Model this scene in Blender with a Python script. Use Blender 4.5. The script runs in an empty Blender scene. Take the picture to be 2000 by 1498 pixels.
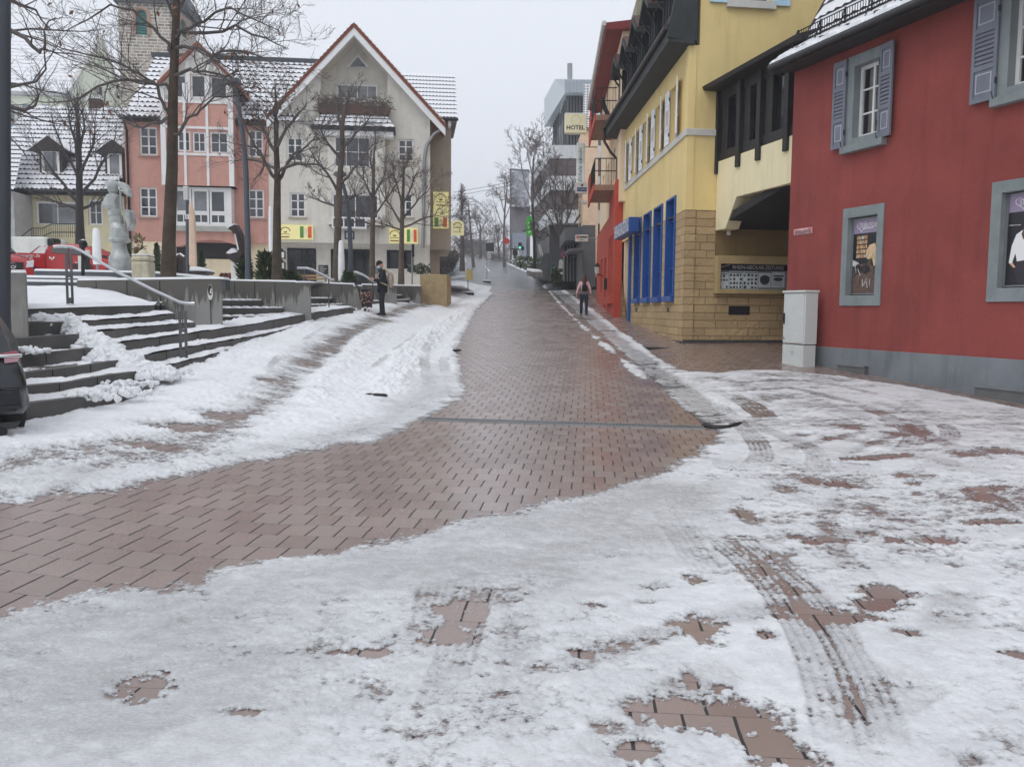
import bpy,math,random
import numpy as np
from mathutils import Vector,Matrix
from mathutils.geometry import tessellate_polygon
SC=bpy.context.scene
COL=SC.collection
FPX,HOR,ROLL,EYE=1650.0,605.0,0.008,1.6
TH=math.atan((749-HOR)/FPX)
FWD=Vector((0,math.cos(TH),-math.sin(TH)))
_u0=Vector((0,math.sin(TH),math.cos(TH)))
RGT=Vector((1,0,0))*math.cos(ROLL)+_u0*math.sin(ROLL)
UPV=_u0*math.cos(ROLL)-Vector((1,0,0))*math.sin(ROLL)
CAM=Vector((0,0,EYE))
cam=bpy.data.objects.new('camera',bpy.data.cameras.new('camera'))
COL.objects.link(cam)
cam.data.sensor_width=36.0
cam.data.lens=36.0*FPX/2000.0
cam.data.clip_start=0.1
cam.data.clip_end=4000
cam.matrix_world=Matrix(((RGT.x,UPV.x,-FWD.x,CAM.x),(RGT.y,UPV.y,-FWD.y,CAM.y),(RGT.z,UPV.z,-FWD.z,CAM.z),(0,0,0,1)))
SC.camera=cam
SUN_EL,SUN_AZ=math.radians(52),math.radians(215)
W=bpy.data.worlds.new('World');SC.world=W;W.use_nodes=True
nt=W.node_tree;nt.nodes.clear()
sky=nt.nodes.new('ShaderNodeTexSky');sky.sky_type='NISHITA';sky.sun_disc=False
sky.sun_elevation=SUN_EL;sky.sun_rotation=SUN_AZ;sky.dust_density=6;sky.air_density=1.2
hs=nt.nodes.new('ShaderNodeHueSaturation');hs.inputs['Saturation'].default_value=0.25
mx=nt.nodes.new('ShaderNodeMix');mx.data_type='RGBA';mx.inputs[0].default_value=0.88
mx.inputs[7].default_value=(7.6,7.98,8.7,1)
bg=nt.nodes.new('ShaderNodeBackground');bg.inputs['Strength'].default_value=0.118
wo=nt.nodes.new('ShaderNodeOutputWorld')
nt.links.new(sky.outputs[0],hs.inputs['Color']);nt.links.new(hs.outputs[0],mx.inputs[6])
nt.links.new(mx.outputs[2],bg.inputs['Color']);nt.links.new(bg.outputs[0],wo.inputs['Surface'])
sl=bpy.data.lights.new('sun','SUN');sl.energy=0.55;sl.angle=math.radians(25);sl.color=(1,0.97,0.93)
sun=bpy.data.objects.new('sun',sl);COL.objects.link(sun)
_sd=Vector((math.sin(SUN_AZ)*math.cos(SUN_EL),math.cos(SUN_AZ)*math.cos(SUN_EL),math.sin(SUN_EL)))
sun.rotation_euler=_sd.to_track_quat('Z','Y').to_euler()
sun.location=_sd*200
vs=SC.view_settings
vs.view_transform='Standard';vs.look='None';vs.exposure=0.1;vs.gamma=1.0;vs.use_curve_mapping=False
SC.cycles.max_bounces=6;SC.cycles.transparent_max_bounces=12
SC.cycles.use_denoising=True
def sst(t):
 t=np.clip(t,0,1);return t*t*(3-2*t)
def zg(x,y):
 x=np.asarray(x,float);y=np.asarray(y,float)
 s=0.0576
 t=y-12.0
 base=np.where(t<-2,0,np.where(t<2,s*(t+2)**2/8,s*t))
 e=y-78.0
 base=base+np.where(e>0,0.062*np.clip(e,0,40)-0.085*np.clip(y-122,0,400),0)
 bank=(0.27+0.23*sst((y-9)/8))*sst((-x-1.6)/3.6)+0.1*sst((x-3)/2.0)
 return base+bank
def gz(x,y):return float(zg(x,y))
def ray(px,py):
 d=RGT*((px-1000)/FPX)+UPV*((749-py)/FPX)+FWD
 return d/d.y
def at(px,py,Y):return CAM+ray(px,py)*Y
def ground(px,py):
 d=ray(px,py);lo,hi=1.0,400.0
 y=lo
 while y<hi:
  p=CAM+d*y
  if p.z<gz(p.x,p.y):break
  y*=1.01
 a,b=y/1.01,y
 for _ in range(30):
  m=(a+b)/2;p=CAM+d*m
  if p.z<gz(p.x,p.y):b=m
  else:a=m
 return CAM+d*b
def onplane(px,py,p0,n):
 d=ray(px,py);return CAM+d*((p0-CAM).dot(n)/d.dot(n))
def onz(px,py,z):
 d=ray(px,py);return CAM+d*((z-EYE)/d.z)
def _hash(ix,iy,seed):
 n=(ix.astype(np.int64)*374761393+iy.astype(np.int64)*668265263+seed*1274126177)&0x7fffffff
 n=((n^(n>>13))*1274126177)&0x7fffffff
 return((n^(n>>16))&0xffff)/65535.0
def vnoise(x,y,seed=0):
 ix,iy=np.floor(x),np.floor(y);fx,fy=x-ix,y-iy
 fx=fx*fx*(3-2*fx);fy=fy*fy*(3-2*fy)
 a=_hash(ix,iy,seed);b=_hash(ix+1,iy,seed);c=_hash(ix,iy+1,seed);d=_hash(ix+1,iy+1,seed)
 return(a*(1-fx)+b*fx)*(1-fy)+(c*(1-fx)+d*fx)*fy
def fbm(x,y,seed=0,octs=4,gain=0.5):
 s=0;a=1;t=0
 for o in range(octs):
  s=s+a*vnoise(x*2**o+17.3*o,y*2**o-9.1*o,seed+o);t+=a;a*=gain
 return s/t*2-1
def lin(r,g,b):
 f=lambda c:((c/255+0.055)/1.055)**2.4 if c>10 else c/255/12.92
 return(f(r),f(g),f(b),1)
def alb(r,g,b,k=1.8):
 return tuple(min(0.9,c*k)for c in lin(r,g,b)[:3])+(1,)
class NT:
 def __init__(s,name):
  s.m=bpy.data.materials.new(name);s.m.use_nodes=True;s.t=s.m.node_tree
  s.b=s.t.nodes['Principled BSDF'];s.out=s.t.nodes['Material Output']
 def n(s,typ,**kw):
  nd=s.t.nodes.new('ShaderNode'+typ)
  for k,v in kw.items():
   if k.startswith('i_'):nd.inputs[k[2:].replace('_',' ')].default_value=v
   else:setattr(nd,k,v)
  return nd
 def l(s,a,b):s.t.links.new(a,b)
 def coord(s,kind='Object'):
  return s.n('TexCoord').outputs[kind]
 def noise(s,vec,scale,detail=4,rough=0.5):
  nd=s.n('TexNoise');nd.inputs['Scale'].default_value=scale;nd.inputs['Detail'].default_value=detail;nd.inputs['Roughness'].default_value=rough
  s.l(vec,nd.inputs['Vector']);return nd.outputs['Fac']
 def ramp(s,fac,stops):
  r=s.n('ValToRGB');e=r.color_ramp.elements
  while len(e)<len(stops):e.new(0.5)
  for i,(p,c)in enumerate(stops):
   e[i].position=p;e[i].color=c if len(c)==4 else tuple(c)+(1,)
  s.l(fac,r.inputs[0]);return r.outputs[0]
 def mix(s,fac,a,b,mode='MIX'):
  m=s.n('Mix',data_type='RGBA',blend_type=mode)
  for v,i in((fac,0),(a,6),(b,7)):
   if hasattr(v,'is_linked'):s.l(v,m.inputs[i])
   else:m.inputs[i].default_value=v
  return m.outputs[2]
 def math(s,op,a,b=0.0,c=None):
  m=s.n('Math',operation=op)
  for v,i in((a,0),(b,1),(c,2)):
   if v is None:continue
   if hasattr(v,'is_linked'):s.l(v,m.inputs[i])
   else:m.inputs[i].default_value=v
  return m.outputs[0]
 def bump(s,h,strength=0.3,dist=0.02):
  b=s.n('Bump');b.inputs['Strength'].default_value=strength;b.inputs['Distance'].default_value=dist
  s.l(h,b.inputs['Height']);s.l(b.outputs[0],s.b.inputs['Normal']);return b
def M(name,col,rough=0.7,metal=0.0,var=0.12,vscale=3.0,bump=0.0,bscale=40.0,spec=0.5,emit=None,stain=0.0):
 t=NT(name);c=t.coord();col=col if len(col)==4 else tuple(col)+(1,)
 f=t.noise(c,vscale,6,0.6)
 lo=tuple(x*(1-var)for x in col[:3])+(1,);hi=tuple(min(0.95,x*(1+var))for x in col[:3])+(1,)
 cc=t.ramp(f,[(0.3,lo),(0.7,hi)])
 if stain:
  mp=t.n('Mapping');mp.inputs['Scale'].default_value=(3,3,0.35);t.l(c,mp.inputs[0])
  g=t.noise(mp.outputs[0],1.2,5,0.65)
  cc=t.mix(t.ramp(g,[(0.5,(0,0,0,1)),(0.75,(stain,stain,stain,1))]),cc,tuple(x*0.35 for x in col[:3])+(1,))
 t.l(cc,t.b.inputs['Base Color'])
 t.b.inputs['Roughness'].default_value=rough;t.b.inputs['Metallic'].default_value=metal
 t.b.inputs['Specular IOR Level'].default_value=spec
 if bump:t.bump(t.noise(c,bscale,5,0.6),bump,0.02)
 if emit:
  t.b.inputs['Emission Color'].default_value=col;t.b.inputs['Emission Strength'].default_value=emit
 return t.m
def glass(name,col,rough=0.04,spec=0.9,alpha=1.0):
 t=NT(name);t.b.inputs['Roughness'].default_value=rough;t.b.inputs['Specular IOR Level'].default_value=spec
 f=t.noise(t.coord(),0.9,3)
 t.l(t.ramp(f,[(0.35,tuple(c*0.5 for c in col[:3])),(0.7,tuple(c*1.5 for c in col[:3]))]),t.b.inputs['Base Color'])
 t.b.inputs['Alpha'].default_value=alpha
 return t.m
ORG={}
class MB:
 def __init__(s):s.v=[];s.f=[];s.mi=[]
 def pv(s,p):s.v.append((p[0],p[1],p[2]));return len(s.v)-1
 def face(s,idx,mi=0):s.f.append(tuple(idx));s.mi.append(mi)
 def poly(s,pts,mi=0):s.face([s.pv(p)for p in pts],mi)
 def hexa(s,b,t,mi=0):
  n=len(b);i=[s.pv(p)for p in b];j=[s.pv(p)for p in t]
  s.face(i[::-1],mi);s.face(j,mi)
  for k in range(n):s.face((i[k],i[(k+1)%n],j[(k+1)%n],j[k]),mi)
 def prism(s,pts,vec,mi=0):
  vec=Vector(vec);s.hexa(pts,[Vector(p)+vec for p in pts],mi)
 def wbox(s,c,sz,rot=0.0,mi=0,tilt=None):
  cx,cy,cz=c;hx,hy=sz[0]/2,sz[1]/2;co,si=math.cos(rot),math.sin(rot)
  pts=[(cx+x*co-y*si,cy+x*si+y*co)for x,y in((-hx,-hy),(hx,-hy),(hx,hy),(-hx,hy))]
  s.hexa([(x,y,cz)for x,y in pts],[(x,y,cz+sz[2])for x,y in pts],mi)
 def fbox(s,F,u0,u1,z0,z1,w0,w1,mi=0):
  if u0>u1:u0,u1=u1,u0
  if z0>z1:z0,z1=z1,z0
  if w0>w1:w0,w1=w1,w0
  r=[(u0,w0),(u1,w0),(u1,w1),(u0,w1)]
  s.hexa([F.P(u,z0,w)for u,w in r],[F.P(u,z1,w)for u,w in r],mi)
 def bar(s,a,b,wd,ht,mi=0):
  a,b=Vector(a),Vector(b);d=(b-a).normalized()
  up=Vector((0,0,1))if abs(d.z)<0.95 else Vector((1,0,0))
  sd=d.cross(up).normalized();up=sd.cross(d)
  q=[sd*x*wd/2+up*y*ht/2 for x,y in((-1,-1),(1,-1),(1,1),(-1,1))]
  s.hexa([a+k for k in q],[b+k for k in q],mi)
 def tube(s,pts,rad,n=8,mi=0,cap=True):
  pts=[Vector(p)for p in pts]
  if not hasattr(rad,'__len__'):rad=[rad]*len(pts)
  rings=[];prev=None
  for i,p in enumerate(pts):
   d=(pts[min(i+1,len(pts)-1)]-pts[max(i-1,0)])
   if d.length<1e-9:d=Vector((0,0,1))
   d.normalize()
   if prev is None:
    a=Vector((1,0,0))if abs(d.x)<0.8 else Vector((0,1,0))
    sd=d.cross(a).normalized()
   else:
    sd=(prev-d*prev.dot(d))
    sd=sd.normalized()if sd.length>1e-6 else d.orthogonal().normalized()
   prev=sd;up=d.cross(sd)
   rings.append([s.pv(p+(sd*math.cos(2*math.pi*k/n)+up*math.sin(2*math.pi*k/n))*rad[i])for k in range(n)])
  for a,b in zip(rings,rings[1:]):
   for k in range(n):s.face((a[k],a[(k+1)%n],b[(k+1)%n],b[k]),mi)
  if cap:s.face(rings[0][::-1],mi);s.face(rings[-1],mi)
 def lathe(s,prof,c=(0,0,0),n=24,mi=0,sx=1.0,sy=1.0,wob=None):
  rings=[]
  for r,z in prof:
   rings.append([s.pv((c[0]+sx*r*math.cos(2*math.pi*k/n)*(1+(wob(k/n,z)if wob else 0)),c[1]+sy*r*math.sin(2*math.pi*k/n)*(1+(wob(k/n,z)if wob else 0)),c[2]+z))for k in range(n)])
  for a,b in zip(rings,rings[1:]):
   for k in range(n):s.face((a[k],a[(k+1)%n],b[(k+1)%n],b[k]),mi)
  s.face(rings[0][::-1],mi);s.face(rings[-1],mi)
 def blob(s,c,r,rng,mi=0,n=8,m=6,amp=0.25,sz=(1,1,1)):
  rings=[]
  for j in range(1,m):
   th=math.pi*j/m
   rings.append([s.pv((c[0]+sz[0]*r*math.sin(th)*math.cos(6.283*k/n)*(q:=1+rng.uniform(-amp,amp)),c[1]+sz[1]*r*math.sin(th)*math.sin(6.283*k/n)*q,c[2]+sz[2]*r*math.cos(th)*q))for k in range(n)])
  t=s.pv((c[0],c[1],c[2]+r*sz[2]));b=s.pv((c[0],c[1],c[2]-r*sz[2]))
  for k in range(n):s.face((t,rings[0][k],rings[0][(k+1)%n]),mi);s.face((b,rings[-1][(k+1)%n],rings[-1][k]),mi)
  for a,q in zip(rings,rings[1:]):
   for k in range(n):s.face((a[k],q[k],q[(k+1)%n],a[(k+1)%n]),mi)
 def wall(s,outer,holes,n,depth,mi=0,mih=None,back=False):
  """front face with openings; reveals go back by depth along -n"""
  mih=mi if mih is None else mih
  loops=[[Vector(p)for p in outer]]+[[Vector(p)for p in h]for h in holes]
  flat=[p for L in loops for p in L]
  idx=[s.pv(p)for p in flat]
  for tri in tessellate_polygon(loops):
   a,b,c=[flat[i]for i in tri]
   if(b-a).cross(c-a).dot(n)<0:tri=tri[::-1]
   s.face([idx[i]for i in tri],mi)
  k0=0
  for li,L in enumerate(loops):
   ids=[s.pv(p)for p in L];bk=[s.pv(p-n*depth)for p in L]
   for k in range(len(L)):
    q=(k+1)%len(L)
    s.face((ids[k],ids[q],bk[q],bk[k]),mih if li else mi)
   if li==0 and back:s.face(bk,mi)
 def build(s,name,mats,parent=None,label=None,smooth=None,bevel=0.0,org=None,seg=1):
  me=bpy.data.meshes.new(name)
  o0=Vector(org)if org is not None else(ORG.get(parent.name,Vector((0,0,0)))if parent else Vector((0,0,0)))
  V=np.array(s.v,dtype=np.float32).reshape(-1,3)-np.array(o0,dtype=np.float32)
  me.from_pydata(V.tolist(),[],s.f)
  if not isinstance(mats,(list,tuple)):mats=[mats]
  for m in mats:me.materials.append(m)
  me.polygons.foreach_set('material_index',s.mi)
  me.validate();me.update()
  boxuv(me)
  if smooth is not None:
   me.polygons.foreach_set('use_smooth',[True]*len(me.polygons))
   me.set_sharp_from_angle(angle=math.radians(smooth))
  o=bpy.data.objects.new(name,me);COL.objects.link(o)
  if parent:o.parent=parent;ORG[o.name]=o0
  else:
   if org is not None:o.location=o0
   ORG[o.name]=o0
  if label:o['label']=label
  if bevel:
   b=o.modifiers.new('bevel','BEVEL');b.width=bevel;b.segments=seg;b.limit_method='ANGLE';b.angle_limit=math.radians(40)
  return o
def boxuv(me):
 if not len(me.polygons):return
 uv=me.uv_layers.new(name='UVMap')
 nl=len(me.loops);li=np.empty(nl,np.int32);me.loops.foreach_get('vertex_index',li)
 co=np.empty(len(me.vertices)*3,np.float32);me.vertices.foreach_get('co',co);co=co.reshape(-1,3)[li]
 nf=len(me.polygons);nn=np.empty(nf*3,np.float32);me.polygons.foreach_get('normal',nn);nn=nn.reshape(-1,3)
 tot=np.empty(nf,np.int32);me.polygons.foreach_get('loop_total',tot)
 N=np.repeat(nn,tot,axis=0)
 T=np.stack([-N[:,1],N[:,0],np.zeros(nl)],1);L=np.linalg.norm(T,axis=1)
 flat=L<0.25;T[flat]=(1,0,0);L[flat]=1;T/=L[:,None]
 S=np.cross(N,T);S[flat]=(0,1,0)
 uv.data.foreach_set('uv',np.stack([(co*T).sum(1),(co*S).sum(1)],1).astype(np.float32).ravel())
class Fr:
 """a facade: origin, unit direction u along it, outward normal n; z is world height"""
 def __init__(s,O,d,n):
  s.O=Vector((O[0],O[1],0));s.d=Vector((d[0],d[1],0)).normalized();s.n=Vector((n[0],n[1],0)).normalized()
 def P(s,u,z,w=0.0):return s.O+s.d*u+s.n*w+Vector((0,0,z))
 def uz(s,px,py,w=0.0):
  p=onplane(px,py,s.O+s.n*w,s.n);return(p-s.O).dot(s.d),p.z
 def pts(s,L,w=0.0):return[s.P(*s.uz(x,y,w),w)for x,y in L]
 def rect(s,x0,y0,x1,y1,w=0.0):
  ym,xm=(y0+y1)/2,(x0+x1)/2
  a,b=s.uz(x0,ym,w)[0],s.uz(x1,ym,w)[0];c,d=s.uz(xm,y0,w)[1],s.uz(xm,y1,w)[1]
  return min(a,b),max(a,b),min(c,d),max(c,d)
 def hole(s,r,w=0.0):return[s.P(r[0],r[2],w),s.P(r[1],r[2],w),s.P(r[1],r[3],w),s.P(r[0],r[3],w)]
def thing(name,label,cat,loc,group=None,rot=0.0):
 o=bpy.data.objects.new(name,None);COL.objects.link(o);o.location=loc;o.rotation_euler=(0,0,rot)
 o.empty_display_size=0.2
 ORG[o.name]=Vector(loc);return tag(o,label,cat,group)
def tag(o,label,cat,group=None,kind=None):
 o['label']=label;o['category']=cat
 if group:o['group']=group
 if kind:o['kind']=kind
 return o
def struct(o,label,cat,kind='structure'):
 return tag(o,label,cat,kind=kind)
def copy_tree(o,parent=None):
 c=o.copy();COL.objects.link(c);c.parent=parent
 for ch in list(o.children):copy_tree(ch,c)
 return c
def text_part(name,s,F,u,z,w,height,width,m,parent,shear=0.0,depth=0.006,vertical=False,label=None,mirror=1,bold=0.0):
 """lettering centred on (u, z) of the facade F"""
 cu=bpy.data.curves.new('lettering','FONT');cu.body=s;cu.size=1;cu.shear=shear;cu.offset=bold
 to=bpy.data.objects.new('lettering_source',cu);COL.objects.link(to)
 dg=bpy.context.evaluated_depsgraph_get();me0=to.evaluated_get(dg).to_mesh()
 V=np.array([v.co[:]for v in me0.vertices]);fs=[tuple(p.vertices)for p in me0.polygons]
 to.to_mesh_clear()if False else None
 bpy.data.objects.remove(to);bpy.data.curves.remove(cu)
 lo,hi=V.min(0),V.max(0);c=(lo+hi)/2;k=hi-lo
 sy=height/k[1];sx=width/k[0]if width else sy
 mb=MB();ids=[]
 for p in V:
  a,b=(p[0]-c[0])*sx*mirror,(p[1]-c[1])*sy
  if vertical:a,b=-b,a
  ids.append(mb.pv(F.P(u+a,z+b,w)))
 for f in fs:mb.face([ids[i]for i in f])
 return mb.build(name,m,parent,label)
def snow_mat(name,cov=False):
 t=NT(name);c=t.coord()
 n1=t.noise(c,2.2,6,0.65);n2=t.noise(c,38,5,0.75);n3=t.noise(c,9,4,0.6)
 white=t.ramp(n1,[(0.3,(0.78,0.795,0.82)),(0.65,(0.90,0.91,0.925))])
 if cov:
  a=t.n('Attribute',attribute_name='cov').outputs['Fac'];w=t.n('Attribute',attribute_name='wet').outputs['Fac']
  mp=t.n('Mapping');mp.inputs['Scale'].default_value=(0.55,1.5,1);mp.inputs['Rotation'].default_value=(0,0,0.12);t.l(c,mp.inputs[0])
  st=t.noise(mp.outputs[0],7,6,0.7);gr=t.noise(mp.outputs[0],95,4,0.75);n0=t.noise(c,0.75,5,0.6)
  slush=t.ramp(n1,[(0.28,(0.43,0.433,0.44)),(0.72,(0.66,0.672,0.685))])
  slush=t.mix(t.ramp(st,[(0.40,(0.55,0.55,0.55,1)),(0.60,(0,0,0,1))]),slush,(0.38,0.37,0.365,1))
  wf=t.math('ADD',w,t.math('MULTIPLY',t.math('SUBTRACT',n0,0.55),1.1))
  wf=t.math('ADD',wf,t.math('MULTIPLY',t.math('SUBTRACT',n3,0.5),0.9));wf=t.math('ADD',wf,t.math('MULTIPLY',t.math('SUBTRACT',st,0.5),0.8))
  thin=t.ramp(a,[(0.05,(0.95,0.95,0.95,1)),(0.35,(0.6,0.6,0.6,1)),(0.8,(0,0,0,1))])
  wf=t.math('MINIMUM',t.math('MAXIMUM',t.math('MAXIMUM',wf,thin),0.0),1.0)
  col=t.mix(wf,white,slush)
  col=t.mix(t.math('MULTIPLY',t.ramp(gr,[(0.52,(0,0,0,1)),(0.68,(1,1,1,1))]),0.6),col,(0.84,0.855,0.87,1))
  col=t.mix(t.math('MULTIPLY',t.ramp(gr,[(0.30,(1,1,1,1)),(0.43,(0,0,0,1))]),0.45),col,(0.27,0.262,0.255,1))
  grit=t.ramp(t.noise(c,140,2,0.5),[(0.70,(0,0,0,1)),(0.76,(1,1,1,1))])
  col=t.mix(t.math('MULTIPLY',grit,0.5),col,(0.10,0.085,0.075,1))
  t.l(col,t.b.inputs['Base Color'])
  al=t.math('ADD',a,t.math('MULTIPLY',t.math('SUBTRACT',gr,0.5),1.1))
  al=t.math('ADD',al,t.math('MULTIPLY',t.math('SUBTRACT',n2,0.5),0.6));al=t.math('ADD',al,t.math('MULTIPLY',t.math('SUBTRACT',st,0.5),0.7))
  t.l(t.ramp(al,[(-0.0,(0,0,0,1)),(0.09,(0.45,0.45,0.45,1)),(0.26,(0.86,0.86,0.86,1)),(0.45,(1,1,1,1))]),t.b.inputs['Alpha'])
  t.l(t.ramp(wf,[(0.2,(0.75,0.75,0.75,1)),(0.9,(0.24,0.24,0.24,1))]),t.b.inputs['Roughness'])
  t.bump(t.math('ADD',t.math('MULTIPLY',n2,0.5),t.math('MULTIPLY',gr,0.8)),0.6,0.011)
 else:
  t.l(white,t.b.inputs['Base Color']);t.b.inputs['Roughness'].default_value=0.7
  t.bump(t.math('ADD',n2,n3),0.5,0.03)
 return t.m
def paver_mat(name,bw,bh,rot,tint):
 t=NT(name);c=t.coord()
 mp=t.n('Mapping');mp.inputs['Rotation'].default_value=(0,0,rot);t.l(c,mp.inputs[0])
 wob=t.n('TexNoise');wob.inputs['Scale'].default_value=3;t.l(c,wob.inputs['Vector'])
 va=t.n('VectorMath',operation='MULTIPLY_ADD');t.l(wob.outputs['Color'],va.inputs[0]);va.inputs[1].default_value=(0.018,0.018,0);t.l(mp.outputs[0],va.inputs[2])
 sx=t.n('SeparateXYZ');t.l(va.outputs[0],sx.inputs[0])
 ry=t.math('DIVIDE',sx.outputs[1],bh);row=t.math('FLOOR',ry);fy=t.math('FRACT',ry)
 ux=t.math('ADD',t.math('DIVIDE',sx.outputs[0],bw),t.math('MULTIPLY',row,0.5));cx=t.math('FLOOR',ux);fx=t.math('FRACT',ux)
 dx=t.math('MULTIPLY',t.math('SUBTRACT',0.5,t.math('ABSOLUTE',t.math('SUBTRACT',fx,0.5))),bw)
 dy=t.math('MULTIPLY',t.math('SUBTRACT',0.5,t.math('ABSOLUTE',t.math('SUBTRACT',fy,0.5))),bh)
 cell=t.n('CombineXYZ');t.l(cx,cell.inputs[0]);t.l(row,cell.inputs[1])
 wn=t.n('TexWhiteNoise',noise_dimensions='2D');t.l(cell.outputs[0],wn.inputs['Vector']);rnd=wn.outputs['Value']
 n1=t.noise(c,0.7,6,0.6);n2=t.noise(c,45,4,0.7);n4=t.noise(c,5,4,.6)
 jw=t.math('ADD',0.0028,t.math('MULTIPLY',n4,0.008))
 jx=t.math('LESS_THAN',dx,jw);jy=t.math('LESS_THAN',dy,t.math('MULTIPLY',jw,0.32))
 joint=t.math('MAXIMUM',jx,t.math('MULTIPLY',jy,0.7))
 a,b,d=tint
 col=t.ramp(rnd,[(0.0,a),(0.5,b),(1.0,d)])
 col=t.mix(t.math('MULTIPLY',t.ramp(n1,[(0.35,(0,0,0,1)),(0.7,(1,1,1,1))]),0.45),col,tuple(x*0.55 for x in b[:3])+(1,))
 rough_t=t.math('GREATER_THAN',rnd,0.72)
 col=t.mix(t.math('MULTIPLY',n2,t.math('ADD',0.25,t.math('MULTIPLY',rough_t,0.45))),col,tuple(x*0.45 for x in b[:3])+(1,))
 col=t.mix(joint,col,(0.012,0.010,0.010,1))
 t.l(col,t.b.inputs['Base Color'])
 r=t.math('ADD',t.math('MULTIPLY',t.ramp(t.noise(c,0.8,5,.65),[(.35,(0,0,0,1)),(.65,(1,1,1,1))]),0.13),t.math('MULTIPLY',n2,0.09))
 r=t.math('ADD',r,t.math('MULTIPLY',rough_t,0.10))
 t.l(t.math('ADD',t.math('ADD',r,0.15),t.math('MULTIPLY',joint,0.6)),t.b.inputs['Roughness'])
 t.b.inputs['Specular IOR Level'].default_value=0.8;t.b.inputs['Coat Weight'].default_value=0.35;t.b.inputs['Coat Roughness'].default_value=0.38;t.b.inputs['Coat IOR'].default_value=1.4
 h=t.math('SUBTRACT',t.math('MULTIPLY',n2,t.math('ADD',0.1,t.math('MULTIPLY',rough_t,0.3))),joint)
 t.bump(h,0.22,0.008)
 return t.m
def ashlar_mat(name,c1,c2,bw,bh,mort=(0.2,0.15,0.09,1),bumpd=0.06,nsc=7,ms=0.012):
 t=NT(name);c=t.coord('UV');co=t.coord()
 br=t.n('TexBrick');br.offset=0.5;br.squash=1.45;br.squash_frequency=3;br.offset_frequency=2;t.l(c,br.inputs['Vector'])
 for k,v in(('Scale',1),('Mortar Size',ms),('Mortar Smooth',0.5),('Brick Width',bw),('Row Height',bh)):br.inputs[k].default_value=v
 br.inputs['Color1'].default_value=c1;br.inputs['Color2'].default_value=c2;br.inputs['Mortar'].default_value=mort
 n=t.noise(co,nsc,8,0.7);n2=t.noise(co,1.1,4)
 col=t.mix(t.math('MULTIPLY',n,0.5),br.outputs['Color'],tuple(x*0.45 for x in c1[:3])+(1,))
 col=t.mix(t.math('MULTIPLY',n2,0.35),col,tuple(x*1.3 for x in c2[:3])+(1,))
 t.l(col,t.b.inputs['Base Color']);t.b.inputs['Roughness'].default_value=0.9
 h=t.math('SUBTRACT',n,t.math('MULTIPLY',br.outputs['Fac'],0.8));t.bump(h,0.9,bumpd)
 return t.m
def tile_mat(name,tile,thr):
 """roof tile courses under patchy snow"""
 t=NT(name);c=t.coord()
 n=t.noise(c,1.1,7,0.7);n2=t.noise(c,9,4,0.7)
 f=t.math('ADD',t.math('MULTIPLY',n,0.75),t.math('MULTIPLY',n2,0.25))
 m=t.ramp(f,[(thr-0.03,(0,0,0,1)),(thr+0.04,(1,1,1,1))])
 t.l(t.mix(m,tile,(0.82,0.83,0.86,1)),t.b.inputs['Base Color']);t.b.inputs['Roughness'].default_value=0.75
 t.bump(n2,0.4,0.02)
 return t.m
SNOW=snow_mat('snow_white');SNOWG=snow_mat('snow_ground',True)
PAVER=paver_mat('red_pavers',0.205,0.30,math.radians(5),((0.27,0.185,0.16,1),(0.33,0.238,0.208,1),(0.40,0.31,0.275,1)))
ASPH=M('asphalt',(0.23,0.235,0.24),0.32,var=0.3,vscale=0.8,bump=0.3,bscale=60)
SLATE=M('gutter_stone',(0.13,0.135,0.14),0.3,var=0.35,vscale=6,bump=0.5,bscale=18)
DARKM=M('dark_metal',(0.022,0.024,0.027),0.45,0.6)
BLACK=M('black',(0.012,0.012,0.013),0.5)
STEEL=M('brushed_steel',(0.62,0.63,0.64),0.28,0.9,var=0.08)
GALV=M('galvanised',(0.33,0.34,0.35),0.45,0.7)
WHITE=M('white_paint',(0.78,0.78,0.77),0.5,var=0.06)
OFFW=M('off_white',(0.62,0.61,0.57),0.6,var=0.08)
GLASS=glass('window_glass',(0.035,0.042,0.052));GLASSD=glass('window_glass_dark',(0.012,0.013,0.016),0.06,0.5)
GLASSC=glass('curtained_glass',(0.16,0.17,0.18),0.05)
CONC=M('concrete',(0.26,0.255,0.24),0.85,var=0.3,vscale=1.5,bump=0.35,bscale=35,stain=0.95)
def wall_conc(name,lev):
 t=NT(name);c=t.coord();mp=t.n('Mapping');mp.inputs['Scale'].default_value=(9,9,0.5);t.l(c,mp.inputs[0])
 drip=t.noise(mp.outputs[0],1,4,.6);s=t.n('SeparateXYZ');t.l(c,s.inputs[0]);big=t.noise(c,2,6,.65)
 d=t.math('ADD',t.math('SUBTRACT',s.outputs[2],lev),t.math('MULTIPLY',t.math('SUBTRACT',drip,.5),1.5));d=t.math('ADD',d,t.math('MULTIPLY',t.math('SUBTRACT',big,.5),.5))
 col=t.mix(t.ramp(d,[(.0,(0,0,0,1)),(.10,(1,1,1,1))]),(0.30,0.30,0.285,1),(0.105,0.098,0.088,1));col=t.mix(t.math('MULTIPLY',big,.5),col,(0.13,0.12,0.105,1));t.l(col,t.b.inputs['Base Color'])
 t.b.inputs['Roughness'].default_value=.85;t.bump(t.noise(c,35,5,.6),.35,.02);return t.m
CONCW=wall_conc('stained_concrete_wall',.42);CONCP=wall_conc('stained_concrete_pier',.58)
STEPM=M('dark_step_stone',(0.085,0.083,0.078),0.55,var=0.35,vscale=1.5,bump=0.35,bscale=45)
def alpha_mat(name,col,a):return glass(name,col,alpha=a)
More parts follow.
